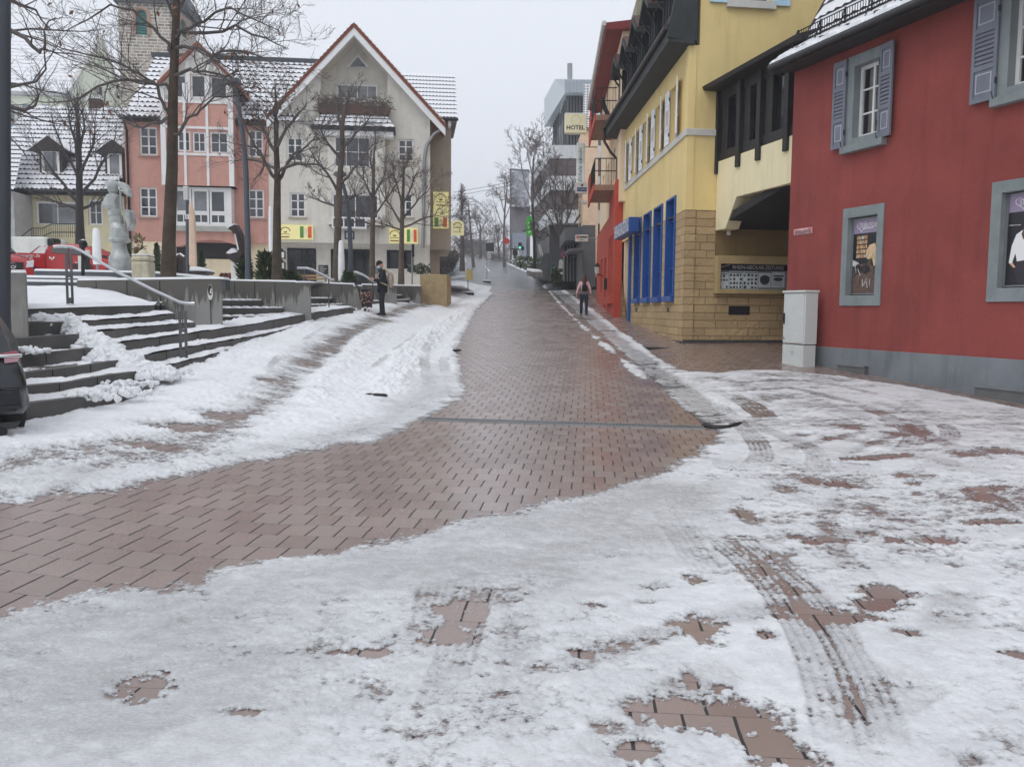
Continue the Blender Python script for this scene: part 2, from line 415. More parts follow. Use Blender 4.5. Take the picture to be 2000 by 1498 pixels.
def grid_sheet(name,xs,ys,dz,mat,fn=None):
 X,Y=np.meshgrid(xs,ys);Z=(fn or zg)(X,Y)+dz
 me=bpy.data.meshes.new(name);nx,ny=len(xs),len(ys)
 co=np.stack([X,Y,Z],-1).reshape(-1,3)
 i=np.arange(nx*ny).reshape(ny,nx)
 F=np.stack([i[:-1,:-1],i[:-1,1:],i[1:,1:],i[1:,:-1]],-1).reshape(-1,4)
 return np_mesh(name,co,F,mat)
def np_mesh(name,co,F,mat,smooth=True,attrs=None):
 me=bpy.data.meshes.new(name)
 me.vertices.add(len(co));me.vertices.foreach_set('co',co.astype(np.float32).ravel())
 me.loops.add(F.size);me.loops.foreach_set('vertex_index',F.astype(np.int32).ravel())
 me.polygons.add(len(F));me.polygons.foreach_set('loop_start',np.arange(0,F.size,F.shape[1],dtype=np.int32))
 me.update(calc_edges=True)
 me.polygons.foreach_set('use_smooth',np.ones(len(F),bool)if smooth else np.zeros(len(F),bool))
 for k,v in(attrs or{}).items():
  a=me.attributes.new(k,'FLOAT','POINT');a.data.foreach_set('value',v.astype(np.float32).ravel())
 me.materials.append(mat);o=bpy.data.objects.new(name,me);COL.objects.link(o);return o
far=np.concatenate([np.arange(-420,-30,30),np.arange(-30,30,1.0),np.arange(30,430,30)])
fy=np.concatenate([np.arange(-60,0,10),np.arange(0,130,1.0),np.arange(130,700,25)])
struct(grid_sheet('ground',far,fy,-0.07,M('ground_earth',(0.16,0.15,0.14),0.9)),'flat ground under the town square and streets','ground')
struct(grid_sheet('pavement',np.arange(-16,14.1,0.2),np.arange(-4,70.1,0.25),0,PAVER),'wet red brick paving of the sloping street','pavement')
struct(grid_sheet('road',np.arange(-14,14.1,0.4),np.arange(66,136,0.5),0.004,ASPH),'wet grey asphalt road climbing over the hilltop','road')
def ground_strip(name,L,R,dz,mat,n=60,dip=0.0):
 def along(P):
  P=[ground(*p)for p in P];d=[0]
  for a,b in zip(P,P[1:]):d.append(d[-1]+(b-a).length)
  return[(np.interp(t*d[-1],d,[p.x for p in P]),np.interp(t*d[-1],d,[p.y for p in P]))for t in np.linspace(0,1,n)]
 A,B=along(L),along(R);m=MB()
 for a,b,c,d in zip(A,A[1:],B[1:],B):
  q=[]
  for k in range(5):
   s=k/4
   q.append([((1-s)*p[0]+s*r[0],(1-s)*p[1]+s*r[1])for p,r in((a,d),(b,c))])
  for k in range(4):
   z=lambda p,s:(p[0],p[1],gz(*p)+dz-dip*(1-(2*s-1)**2))
   m.poly([z(q[k][0],k/4),z(q[k+1][0],(k+1)/4),z(q[k+1][1],(k+1)/4),z(q[k][1],k/4)])
 return m.build(name,mat,smooth=60)
GUT_L=[(1372,826),(1300,763),(1230,700),(1120,605),(1075,565),(1064,553)]
GUT_R=[(1440,828),(1370,768),(1290,706),(1150,602),(1092,562),(1078,552)]
struct(ground_strip('gutter',GUT_L,GUT_R,0.008,SLATE),'grey stone gutter beside the brick street full of slush','gutter')
dr=thing('drain_grate','long slotted iron drain grate laid across the brick street','drain',tuple(ground(1105,828)))
a,b=ground(828,819),ground(1376,836)
_d=(b-a).normalized();_s=Vector((-_d.y,_d.x,0));N=125
m=MB()
for off in(-0.115,0.115):m.bar(a+_s*off+Vector((0,0,0.006)),b+_s*off+Vector((0,0,0.006)),0.02,0.02)
m.build('frame',GALV,dr)
m=MB()
for i in range(N):
 p=a+(b-a)*((i+0.5)/N);m.bar(p-_s*0.105+Vector((0,0,0.006)),p+_s*0.105+Vector((0,0,0.006)),0.013,0.012)
m.build('slotted_cover',GALV,dr)
m=MB();m.hexa([a-_s*0.105+Vector((0,0,0.001)),b-_s*0.105+Vector((0,0,0.001)),b+_s*0.105+Vector((0,0,0.001)),a+_s*0.105+Vector((0,0,0.001))],[a-_s*0.105+Vector((0,0,0.0035)),b-_s*0.105+Vector((0,0,0.0035)),b+_s*0.105+Vector((0,0,0.0035)),a+_s*0.105+Vector((0,0,0.0035))])
m.build('channel',BLACK,dr)
kb=MB();pk=[ground(*p)for p in((1374,832),(1395,838),(1420,838),(1446,829))]
kb.tube([p+Vector((0,0,0.012))for p in pk],[0.035,0.045,0.045,0.03],8)
tag(kb.build('gutter_lip',BLACK,smooth=60),'curved dark lip closing the stone gutter at the drain grate','kerb')
NR,NC=1450,1050
Yr=1.7*(130/1.7)**(np.linspace(0,1,NR)**1.0)
tt=np.linspace(-1,1,NC)
X=tt[None,:]*(0.68*Yr[:,None]+1.2);Y=np.repeat(Yr[:,None],NC,1)
Xf,Yf=X.ravel(),Y.ravel()
def wpoly(L):return np.array([tuple(ground(*p))[:2]for p in L])
def wdist(P,closed=True):
 """distance to the outline, and inside mask"""
 D=np.full(Xf.shape,1e9,np.float32);ins=np.zeros(Xf.shape,bool);n=len(P)
 for i in range(n if closed else n-1):
  (ax,ay),(bx,by)=P[i],P[(i+1)%n];vx,vy=bx-ax,by-ay;L2=vx*vx+vy*vy+1e-12
  t=np.clip(((Xf-ax)*vx+(Yf-ay)*vy)/L2,0,1)
  D=np.minimum(D,(Xf-ax-t*vx)**2+(Yf-ay-t*vy)**2)
  if closed:
   c=((ay>Yf)!=(by>Yf))&(Xf<(bx-ax)*(Yf-ay)/((by-ay)+1e-12)+ax);ins^=c
 return np.sqrt(D),ins
cov=np.full(Xf.shape,0.64);wet=np.full(Xf.shape,0.45);thick=np.full(Xf.shape,0.009);lump=np.full(Xf.shape,0.006)
wobx=fbm(Xf*1.3,Yf*1.3,91,4)*0.16
def lerp(A,v,k):return A+(v-A)*k
def region(L,c=None,w=None,th=None,lu=None,soft=0.25,wob=1.0):
 global cov,wet,thick,lump
 D,ins=wdist(wpoly(L));k=sst((np.where(ins,D,-D)+wobx*wob)/soft*0.5+0.5)
 if c is not None:cov=lerp(cov,c,k)
 if w is not None:wet=lerp(wet,w,k)
 if th is not None:thick=lerp(thick,th,k)
 if lu is not None:lump=lerp(lump,lu,k)
def band(L,half,c=None,w=None,th=None,lu=None,soft=0.3):
 global cov,wet,thick,lump
 D,_=wdist(wpoly(L),False);k=1-sst((D+wobx-half)/soft+0.5)
 if c is not None:cov=lerp(cov,c,k)
 if w is not None:wet=lerp(wet,w,k)
 if th is not None:thick=lerp(thick,th,k)
 if lu is not None:lump=lerp(lump,lu,k)
region([(-400,960),(200,945),(450,905),(720,865),(830,820),(920,770),(895,690),(960,570),(860,560),(600,560),(-400,760)],1.1,-0.45,0.032,0.026,0.4)
region([(-400,990),(200,958),(450,908),(720,868),(830,825),(920,770),(860,700),(700,820),(400,880),(-400,900)],0.6,0.75,0.010,0.009,0.5)
region([(-400,1230),(200,1160),(700,1066),(1250,935),(1500,960),(1300,1100),(1080,1180),(760,1240),(560,1498),(-400,1600)],0.80,0.95,0.006,0.003,0.6)
region([(600,1200),(1000,1160),(1100,1498),(600,1498)],0.45,0.62,0.008,0.006,0.5)
region([(1330,730),(1600,730),(2100,820),(2100,930),(1700,880),(1480,830)],0.42,0.3,0.008,0.008,0.3)
region([(1500,900),(2100,930),(2100,1100),(1700,1080),(1400,1000)],0.5,0.4,0.007,0.006,0.5)
region([(1420,1180),(2100,1180),(2100,1498),(1700,1498)],0.74,0.32,0.008,0.004,0.5)
region([(968,556),(1062,552),(1120,605),(1230,700),(1372,826),(1405,848),(1345,880),(1290,905),(1230,938),(1130,965),(1070,976),(1000,990),(900,1010),(800,1040),(700,1062),(600,1080),(480,1092),(350,1122),(200,1154),(60,1180),(-300,1235),(-300,1010),(0,985),(200,962),(330,935),(450,912),(600,890),(720,868),(800,846),(825,828),(870,803),(925,775),(908,745),(897,690),(907,655),(932,610)],-1.1,None,None,None,0.42,0.7)
region([(1086,548),(1165,556),(1340,640),(1540,650),(1640,690),(1560,722),(1525,722),(1400,727),(1330,722),(1296,706),(1236,668),(1160,604),(1110,570)],-1.1,None,None,None,0.2,0.5)
region([(1515,690),(1640,690),(2400,800),(2400,862),(2000,797),(1800,759),(1640,734),(1527,724)],-1.1,None,None,None,0.12,0.25)
region(GUT_L+GUT_R[::-1],0.40,1.1,0.006,0.014,0.12,0.2)
band([(1064,556),(1090,590),(1140,640),(1200,690),(1260,740)],0.10,0.45,0.4,0.014,0.022,0.2)
band([(1100,568),(1165,615),(1250,680),(1330,735),(1400,780),(1440,815)],0.12,0.5,0.3,0.014,0.022,0.25)
band([(1060,556),(1078,566)],0.5,0.9,0.0,0.12,0.08,0.5)
band([(1110,575),(1150,572)],0.35,0.3,0.1,0.01,0.01,0.5)
band([(250,892),(330,880),(420,848),(510,795),(560,742),(640,682),(700,642),(780,606),(850,590)],0.42,0.08,0.3,0.015,0.015,0.9)
band([(0,905),(150,880),(250,868)],0.25,0.12,0.2,0.02,0.02,0.6)
band([(870,604),(905,585),(940,562)],0.25,0.4,0.5,0.02,0.02,0.6)
band([(955,575),(915,605),(880,630),(850,652),(815,685),(785,722),(750,765)],0.30,1.2,-0.4,0.06,0.09,0.35)
band([(730,650),(690,690),(640,740),(600,790)],0.15,0.9,0.0,0.06,0.06,0.4)
band([(330,735),(420,705),(520,668),(610,640),(700,618)],0.22,0.95,0.0,0.06,0.05,0.3)
far_k=sst((Yf-74)/2);cov=lerp(cov,-1.2,far_k)
band([(862,538),(882,524),(900,513)],0.9,0.95,0.0,0.35,0.3,1.2)
band([(880,545),(905,540)],0.9,0.4,0.3,0.1,0.1,1.2)
band([(985,514),(1005,522),(1030,533),(1060,540),(1090,545)],0.25,0.8,0.0,0.12,0.1,0.5)
band([(942,517),(950,524),(957,532)],0.10,0.8,0.0,0.08,0.02,0.15)
big=fbm(Xf*0.9,Yf*0.9,3,5);mid=fbm(Xf*3.1,Yf*3.1,11,5,0.6);fine=fbm(Xf*14,Yf*14,23,4,0.6)
fade=1-sst((Yf-25)/40)*0.5
grain=fbm(Xf*34,Yf*30,37,3,0.6)*(1-sst((Yf-7)/6));streak=fbm(Xf*1.1,Yf*6.5,63,4,0.6)
cov=cov+(0.34*big+0.34*mid+0.34*fine+0.26*streak)*np.clip(fade,0,1)+0.42*grain
SP=[(280,1348,42,17),(1360,1226,36,18),(1355,1136,22,8),(1450,1002,18,15),(1462,1022,14,6),(1560,1050,30,7),(1590,1063,18,5),(1697,1044,34,6),(1750,1056,26,6),(1820,1052,30,11),(1738,1162,38,14),(1712,1182,48,9),(1655,1207,58,10),(1497,1243,20,9),(1862,1106,20,7),(1770,1236,26,6),(1522,1090,30,8),(1632,948,30,9),(1538,955,30,10),(1985,1280,22,8),(1762,930,20,6),(1782,944,26,6),(1792,966,20,4),(1582,941,26,6),(1890,889,34,5),(1955,882,40,6),(1722,894,60,4),(1435,1405,62,30),(1500,1450,42,24),(1330,1395,46,24),(1235,1385,30,18),(1250,1470,40,18),(1890,1490,34,16),(1540,1478,44,22),(1180,1420,30,12),(880,1245,36,13),(1130,1278,26,8),(720,1278,40,6),(945,1325,26,8),(470,1392,26,7),(1280,1150,30,8),(860,1190,14,6),(1160,1185,20,6),(1350,1330,14,16),(1410,1345,20,6),(1270,1180,20,5),(1930,955,40,5),(1850,1010,26,4),(1930,1020,40,6),(1560,850,16,6),(1620,858,26,5),(1750,848,26,5),(370,838,60,8),(300,872,70,7),(440,815,50,7),(530,745,24,5),(600,712,20,4)]
for px,py,rx,ry in SP:
 g=ground(px,py);g1=ground(px+rx,py);g2=ground(px,py+ry)
 ax=abs(g1.x-g.x);ay=abs(g2.y-g.y);s=np.where((np.abs(Xf-g.x)<4*ax)&(np.abs(Yf-g.y)<4*ay))[0]
 d=np.sqrt(((Xf[s]-g.x)/ax)**2+((Yf[s]-g.y)/ay)**2)+0.8*mid[s]+0.75*fine[s]+0.9*grain[s]+0.5*streak[s]
 cov[s]=np.minimum(cov[s],(-0.5 if rx>34 else-0.02-0.3*((px*7+py*13)%10)/10)+1.5*sst((d-0.25)/2.3));wet[s]=np.maximum(wet[s],0.95*(1-sst((d-0.8)/1.6)))
rid=np.zeros_like(Xf)
TR=[([(1380,1040),(1450,1090),(1520,1160),(1580,1250),(1625,1360),(1660,1498)],0.10,0.45),([(1425,1035),(1500,1100),(1580,1170),(1650,1270),(1700,1370),(1740,1498)],0.09,0.4),([(935,1130),(915,1200),(880,1320),(835,1498)],0.09,0.45),([(1400,790),(1460,845),(1487,880),(1480,905),(1430,935),(1370,965),(1300,1000)],0.12,0.5),([(1440,820),(1520,850),(1580,875),(1598,900),(1585,930)],0.11,0.3),([(1350,735),(1560,762),(1700,800),(1775,840),(1780,870),(1720,905)],0.12,0.35),([(1390,725),(1620,752),(1780,792),(1850,838),(1850,870)],0.1,0.25),([(1420,770),(1470,795),(1500,820)],0.16,0.6),([(815,655),(770,690),(720,730),(690,760)],0.05,0.35),([(640,640),(560,690),(520,730)],0.06,0.25),([(1290,985),(1340,1060),(1390,1130)],0.1,0.25),([(1850,1310),(1740,1370),(1690,1420)],0.12,0.22),([(870,1120),(850,1180),(855,1230)],0.1,0.25),([(905,650),(870,700),(880,750),(900,790)],0.1,0.3),([(850,660),(830,700),(840,760)],0.1,0.25)]
rg=np.random.RandomState(8);XT=[]
for i in range(46):
 x0_,y0_=rg.uniform(-3.4,5.5),rg.uniform(2.2,10.5);th=rg.normal(1.25,0.5);L_=rg.uniform(0.8,3.2);cv=rg.normal(0,.25)
 XT.append((np.array([(x0_+L_*f*math.cos(th+cv*f),y0_+L_*f*math.sin(th+cv*f))for f in(0,.33,.66,1)]),rg.uniform(.03,.10),rg.uniform(.10,.34)))
for L,hw,dep in TR+XT:
 soft=isinstance(L,np.ndarray);P=L if soft else wpoly(L);Q=[]
 for i in range(len(P)-1):
  p0,p1,p2,p3=P[max(i-1,0)],P[i],P[i+1],P[min(i+2,len(P)-1)]
  for t in np.linspace(0,1,7)[:-1]:Q.append(0.5*(2*p1+(p2-p0)*t+(2*p0-5*p1+4*p2-p3)*t*t+(3*p1-p0-3*p2+p3)*t**3))
 Q=np.array(Q+[P[-1]])
 s=np.where((Xf>Q[:,0].min()-0.4)&(Xf<Q[:,0].max()+0.4)&(Yf>Q[:,1].min()-0.4)&(Yf<Q[:,1].max()+0.4))[0]
 D=np.full(s.shape,1e9);A=np.zeros(s.shape);SD=np.zeros(s.shape);acc=0
 for(ax,ay),(bx,by)in zip(Q,Q[1:]):
  vx,vy=bx-ax,by-ay;L_=math.hypot(vx,vy)+1e-9
  t=np.clip(((Xf[s]-ax)*vx+(Yf[s]-ay)*vy)/L_**2,0,1);ex,ey=Xf[s]-ax-t*vx,Yf[s]-ay-t*vy
  d=np.hypot(ex,ey);k=d<D;D=np.where(k,d,D);A=np.where(k,acc+t*L_,A);SD=np.where(k,(vx*ey-vy*ex)/L_,SD);acc+=L_
 ends=sst(A/0.5)*sst((acc-A)/0.5);inn=(1-sst((D-hw+0.03*mid[s])/(0.09 if soft else 0.035)))*ends;lip=np.exp(-((D-hw-0.02)/0.022)**2)*ends*(0.25 if soft else 1)
 tread=0.5+0.5*np.sin(A*6.283/0.055+np.abs(SD)/hw*3+3*mid[s]);rib=(0.5+0.5*np.cos(SD/hw*12.5+0.4*np.sin(A*5)))**1.5
 grit=1.35*sst((vnoise(Xf[s]*1.3,Yf[s]*1.3,77)-0.15)/0.7)
 cov[s]-=inn*dep*grit*(1.0 if soft else 0.45+0.7*rib*(0.4+0.6*tread));wet[s]=lerp(wet[s],0.95,inn*0.75*np.minimum(grit+.35,1))
 rid[s]+=lip*0.009*(0.2+vnoise(Xf[s]*9,Yf[s]*9,5))+inn*((1-rib)*(0.5+0.5*tread)-0.5)*(0.003 if soft else 0.009)*grit*(0.3+vnoise(Xf[s]*5,Yf[s]*5,15))
kk=sst(cov/0.8)
chunk=np.abs(fbm(Xf*3.4,Yf*3.4,41,4,0.55));chunk2=np.abs(fbm(Xf*9,Yf*9,55,3,0.55))
hgt=np.where(cov>0,kk*(thick+lump*(1.6*chunk+1.0*chunk2+0.5*fine))+np.minimum(cov,1)*0.006+rid*kk,np.clip(cov,-0.5,0)*0.06)
Zs=zg(Xf,Yf)+0.004+hgt
co=np.stack([Xf,Yf,Zs],1);idx=np.arange(NR*NC).reshape(NR,NC)
F=np.stack([idx[:-1,:-1],idx[:-1,1:],idx[1:,1:],idx[1:,:-1]],-1).reshape(-1,4)
keep=(cov[F].max(1)>-0.12)
keep&=(Xf[F].mean(1)<np.maximum(9.2-0.35*(Yf[F].mean(1)-10),4.6))|(Yf[F].mean(1)<9)
F=F[keep];used=np.unique(F);rm=np.full(NR*NC,-1);rm[used]=np.arange(len(used))
so=np_mesh('snow',co[used],rm[F],SNOWG,True,{'cov':cov[used],'wet':wet[used]})
struct(so,'trodden snow and grey slush over the brick paving','snow','stuff')
#  helpers for buildings
def window(F,bld,r,w=-0.1,frame=WHITE,pane=None,nx=2,nz=3,fw=0.055,sill=None,mw=0.028,sash=True,curtain=None,dp=0.06):
 """window set into a wall opening r=(u0,u1,z0,z1): frame > pane, sill"""
 u0,u1,z0,z1=r;m=MB()
 m.fbox(F,u0,u0+fw,z0,z1,w-dp,w);m.fbox(F,u1-fw,u1,z0,z1,w-dp,w)
 m.fbox(F,u0+fw,u1-fw,z0,z0+fw,w-dp,w-0.002);m.fbox(F,u0+fw,u1-fw,z1-fw,z1,w-dp,w-0.002)
 for i in range(1,nx):
  u=u0+(u1-u0)*i/nx;k=mw*(1.6 if(sash and nx%2==0 and i==nx//2)else 1)/2
  m.fbox(F,u-k,u+k,z0+fw,z1-fw,w-dp*0.8,w-0.006)
 for j in range(1,nz):
  z=z0+(z1-z0)*j/nz;m.fbox(F,u0+fw,u1-fw,z-mw/2,z+mw/2,w-dp*0.75,w-0.01)
 o=m.build('window',frame,bld)
 p=MB();p.poly(F.hole((u0+0.01,u1-0.01,z0+0.01,z1-0.01),w-dp*0.7));p.build('pane',pane or GLASS,o)
 if curtain:
  c=MB();n=24;us=[u0+0.06+(u1-u0-0.12)*i/n for i in range(n+1)]
  for i in range(n):
   if abs(i-n/2)<curtain[1]*n/2:continue
   a=w-0.17-0.03*(i%2);b=w-0.17-0.03*((i+1)%2)
   c.poly([F.P(us[i],z0+0.05,a),F.P(us[i+1],z0+0.05,b),F.P(us[i+1],z1-0.05,b),F.P(us[i],z1-0.05,a)])
  if c.f:c.build('curtain',curtain[0],o)
  bk=MB();bk.fbox(F,u0,u1,z0,z1,w-0.5,w-0.48);bk.build('room',BLACK,o)
 if sill:
  s=MB();s.fbox(F,u0-0.08,u1+0.08,z0-0.07,z0-0.001,-0.05,0.1);s.build('sill',sill,o)
 return o
def roof_rows(m,P,rows,cols,lift=0.05,wave=0.02,mt=0,mr=1,jit=0.0,seed=1):
 """tile courses: P = lower-a, lower-b, upper-b, upper-a; tops material mt, course edges mr"""
 P=[Vector(p)for p in P];n=(P[1]-P[0]).cross(P[3]-P[0]).normalized();rng=random.Random(seed)
 if n.z<0:n=-n
 nu=cols*4
 def bl(s,t):return(P[0]*(1-s)+P[1]*s)*(1-t)+(P[3]*(1-s)+P[2]*s)*t
 for r in range(rows):
  t0,t1=r/rows,(r+1.12)/rows;lo=[];hi=[];ba=[]
  jl=[rng.uniform(-jit,jit)for _ in range(cols+1)]
  for i in range(nu+1):
   s=i/nu;h=lift+wave*math.sin(2*math.pi*i/4)+(jl[min(i//4,cols)])
   lo.append(m.pv(bl(s,t0)+n*h));hi.append(m.pv(bl(s,min(t1,1))+n*0.0));ba.append(m.pv(bl(s,t0)-n*0.01))
  for i in range(nu):
   m.face((lo[i],lo[i+1],hi[i+1],hi[i]),mt);m.face((ba[i],ba[i+1],lo[i+1],lo[i]),mr)
TILE_D=(0.055,0.035,0.030,1);TILE_R=(0.22,0.075,0.045,1)
RT_SNOW=tile_mat('snowy_dark_tiles',TILE_D,0.33);RT_SNOW2=tile_mat('snowy_red_tiles',(0.10,0.05,0.042,1),0.37)
EDGE_D=M('tile_edge_dark',(0.045,0.034,0.032),0.8);EDGE_R=M('tile_edge_red',(0.25,0.085,0.05),0.8,var=0.3,vscale=8)
TILE_BR=M('brown_tiles',(0.10,0.055,0.042),0.8,var=0.4,vscale=7,bump=0.5,bscale=14)
#  red house
RED=M('red_render',alb(124,58,53,1.42),0.88,var=0.16,vscale=0.9,bump=0.8,bscale=20,stain=0.3)
GREYP=M('grey_surround',alb(112,119,120,1.5),0.85,var=0.14,vscale=2.5,bump=0.25,bscale=60,stain=0.35)
PLINTH=M('grey_plinth',alb(104,109,113,1.4),0.85,var=0.2,vscale=1.1,bump=0.35,bscale=30,stain=0.5)
SHUT=M('grey_shutter',alb(98,102,112,1.5),0.6,var=0.1);SHUTP=M('pale_shutter_panel',alb(150,152,162,1.4),0.6)
g0=ground(2000,787)
FR_=Fr(g0,(-0.333,1),(-1,-0.333))
uC=FR_.uz(1534,640)[0];uN=-7.0
zEave=FR_.uz(1548,140)[1];zPl=FR_.uz(1800,690)[1]
def zgF(F,u,w=0):p=F.P(u,0,w);return gz(p.x,p.y)
red=thing('red_house','dark red rendered house with grey shutters and snowy tiled eaves','house',FR_.P(uC/2,zgF(FR_,uC/2)))
F=FR_;holes=[]
R1=F.rect(1645,403.5,1724,597.5);R2=(0,0,0,0)
u1l=F.uz(1934,470)[0];wR=R1[1]-R1[0]
z2t=F.uz(1937,358)[1];z2b=F.uz(1931,590)[1]
R2=(u1l-1.35,u1l,z2b,z2t)
I1=F.rect(1655.5,423,1712,577)
u2l=F.uz(1954,470)[0];I2=(u2l-0.98,u2l,F.uz(1951,563)[1],F.uz(1956,378)[1])
W1=F.rect(1666,112,1728,272)
WO1=F.rect(1680,108,1735,268,-0.12)
S1=F.rect(1656,100,1734,284)
O1=(S1[0]+0.16,S1[1]-0.20,S1[2]+0.20,S1[3]-0.22)
u3l=F.uz(1953,100)[0];S2=(u3l-1.35,u3l,F.uz(1935,205)[1],F.uz(1955,-20)[1]);O2=(S2[0]+0.16,S2[1]-0.20,S2[2]+0.20,S2[3]-0.22)
holes=[O1,O2,I1,I2]
m=MB();m.wall([F.P(uN,zgF(F,uN)-0.3),F.P(uC,zgF(F,uC)-0.3),F.P(uC,zEave),F.P(uN,zEave)],[F.hole(h)for h in holes],F.n,0.18,0,1)
m.fbox(F,uN,uC,zgF(F,0)-0.5,zEave,-0.45,-0.42,0)
m.fbox(F,uC-0.3,uC,zgF(F,0)-0.5,zEave,-9,-0.2,0)
m.build('wall',[RED,GREYP],red)
m=MB();m.fbox(F,uN,uC-0.002,zgF(F,uN)-0.3,zPl,-0.05,0.025);m.build('plinth',PLINTH,red,bevel=0.01)
def surround(F,bld,S,O,w1=0.035,sill=True,name='window_surround'):
 m=MB()
 m.fbox(F,S[0],O[0],S[2],S[3],-0.01,w1);m.fbox(F,O[1],S[1],S[2],S[3],-0.01,w1)
 m.fbox(F,O[0],O[1],O[3],S[3],-0.01,w1);m.fbox(F,O[0],O[1],S[2],O[2],-0.01,w1)
 if sill:m.fbox(F,S[0]-0.03,S[1]+0.03,S[2]-0.08,S[2]+0.06,-0.01,0.14)
 return m.build(name,GREYP,bld,bevel=0.006)
surround(F,red,R1,I1,0.03,False);surround(F,red,R2,I2,0.03,False)
for i,(S,O)in enumerate(((S1,O1),(S2,O2))):
 surround(F,red,S,O)
 window(F,red,O,-0.13,WHITE,alpha_mat('clear_glass_%d'%i,(0.03,0.035,0.04),0.55),2,3,0.07,mw=0.032,curtain=(OFFW,0.0))
def shutter(F,bld,u0,u1,z0,z1,w=0.06,m0=None,m1=None,nsl=7,tilt=0.0,swing=0.0,hinge=0):
 """panelled shutter with slats; swing opens it about the hinge side"""
 u_h=u0 if hinge==0 else u1
 ca,sa=math.cos(swing),math.sin(swing)
 class G:pass
 G_=Fr(F.P(u_h,0,w),F.d*ca+F.n*sa*(1 if hinge==0 else-1),F.n*ca-F.d*sa*(1 if hinge==0 else-1))
 a,b=(0,u1-u0)if hinge==0 else(u0-u1,0)
 m=MB();H=z1-z0;f=0.06
 m.fbox(G_,a,a+f,z0,z1,0,0.04);m.fbox(G_,b-f,b,z0,z1,0,0.04)
 for zz,hh in((0,.055),(.30,.05),(.655,.05),(.945,.055)):m.fbox(G_,a+f,b-f,z0+H*zz,z0+H*(zz+hh),0,0.039)
 for q0,q1 in((.055,.30),(.705,.945)):m.fbox(G_,a+f,b-f,z0+H*q0,z0+H*q1,0.008,0.02)
 for k in range(nsl):
  zc=z0+H*(.355+(.30)*(k+.5)/nsl);hh=H*.30/nsl*.42
  m.hexa([G_.P(a+f,zc-hh,0.034),G_.P(b-f,zc-hh,0.034),G_.P(b-f,zc-hh+.012,0.038),G_.P(a+f,zc-hh+.012,0.038)],[G_.P(a+f,zc+hh,0.004),G_.P(b-f,zc+hh,0.004),G_.P(b-f,zc+hh+.012,0.01),G_.P(a+f,zc+hh+.012,0.01)])
 o=m.build('shutter',m0 or SHUT,bld)
 for q0,q1 in((.085,.27),(.735,.915)):
  p=MB();x0,x1,y0,y1,t=a+f+.03,b-f-.03,z0+H*q0,z0+H*q1,.022
  for r in((x0,x1,y0,y0+t),(x0,x1,y1-t,y1),(x0,x0+t,y0+t,y1-t),(x1-t,x1,y0+t,y1-t)):p.fbox(G_,r[0],r[1],r[2],r[3],0.02,0.026)
  p.build('panel_moulding',m1 or SHUTP,o)
 for zz in(.17,.83):h=MB();h.tube([G_.P(0,z0+H*zz-.05,0.03),G_.P(0,z0+H*zz+.05,0.03)],0.018,6);h.build('hinge',DARKM,o)
 return o
for S,O in((S1,O1),(S2,O2)):
 wd=(O[1]-O[0])/2*1.0
 shutter(F,red,S[1]-0.02,S[1]-0.02+wd,S[2]+0.06,S[3]-0.03,0.05)
 shutter(F,red,S[0]+0.16-wd,S[0]+0.16,S[2]+0.06,S[3]-0.03,0.05,swing=0.10,hinge=1)
 for uu in(S[0]+0.08,S[1]-0.05):c=MB();c.tube([F.P(uu,S[2]+0.02,0.05),F.P(uu,S[2]+0.06,0.16),F.P(uu+0.02,S[2]+0.16,0.17)],0.008,5);c.build('shutter_catch',DARKM,red)
for(xa,ya,xb,yb)in((1633,711,1703,722),(1944,758,2030,778)):
 a,b=ground(xa,ya+12),ground(xb,yb+10);ua,ub=(a-F.O).dot(F.d),(b-F.O).dot(F.d);m=MB()
 zz=F.uz(xa,ya)[1];zb=zgF(F,ub)
 m.fbox(F,ua,ub,zz-0.03,zz,0.025,0.13);m.fbox(F,ub,ub+0.02,zb-.05,zz,0.025,0.125);m.fbox(F,ua-0.02,ua,zb-0.1,zz,0.025,0.125)
 m.fbox(F,ua,ub,zb-0.1,zz-0.03,0.10,0.12)
 hd0=m.build('cellar_window_hood',M('hood_grey',(.16,.165,.165),.6,.3),red,bevel=0.004);m=MB();m.fbox(F,ua-.02,ub+.02,zz,zz+.02,.025,.14);m.build('lid',GALV,hd0)
eW=0.55;zE=F.uz(1512,130,eW)[1];uE=F.uz(1508,132,eW)[0]
m=MB();m.hexa([F.P(uN,zEave-.03,-.1),F.P(uE,zEave-.03,-.1),F.P(uE,zE-.12,eW),F.P(uN,zE-.12,eW)],[F.P(uN,zEave+.15,-.1),F.P(uE,zEave+.15,-.1),F.P(uE,zE-.02,eW),F.P(uN,zE-.02,eW)])
m.build('soffit',M('dark_soffit',(0.03,0.028,0.028),0.8),red)
m=MB();m.tube([F.P(uN,zE-0.02,eW+0.06),F.P(uE,zE-0.02,eW+0.06)],0.065,10)
for i in range(14):u=uN+(uE-uN)*(i+.5)/14;m.tube([F.P(u,zE-.09,eW+.06),F.P(u,zE-.02,eW+.13),F.P(u,zE+.05,eW+.06)],0.012,4)
m.build('gutter',M('dark_zinc',(0.06,0.062,0.066),0.5,0.5),red,smooth=60)
kW,kZ=-0.25,zE+0.72;tW,tZ=-3.4,zE+6.2;uV=uE-0.02
m=MB();roof_rows(m,[F.P(uN,zE+.03,eW+.02),F.P(uV,zE+.03,eW+.02),F.P(uV-0.12,kZ,kW),F.P(uN,kZ,kW)],3,50,0.05,0.012)
roof_rows(m,[F.P(uN,kZ,kW),F.P(uV-0.12,kZ,kW),F.P(uV-0.35,tZ,tW),F.P(uN,tZ,tW)],16,50,0.055,0.02,jit=0.012)
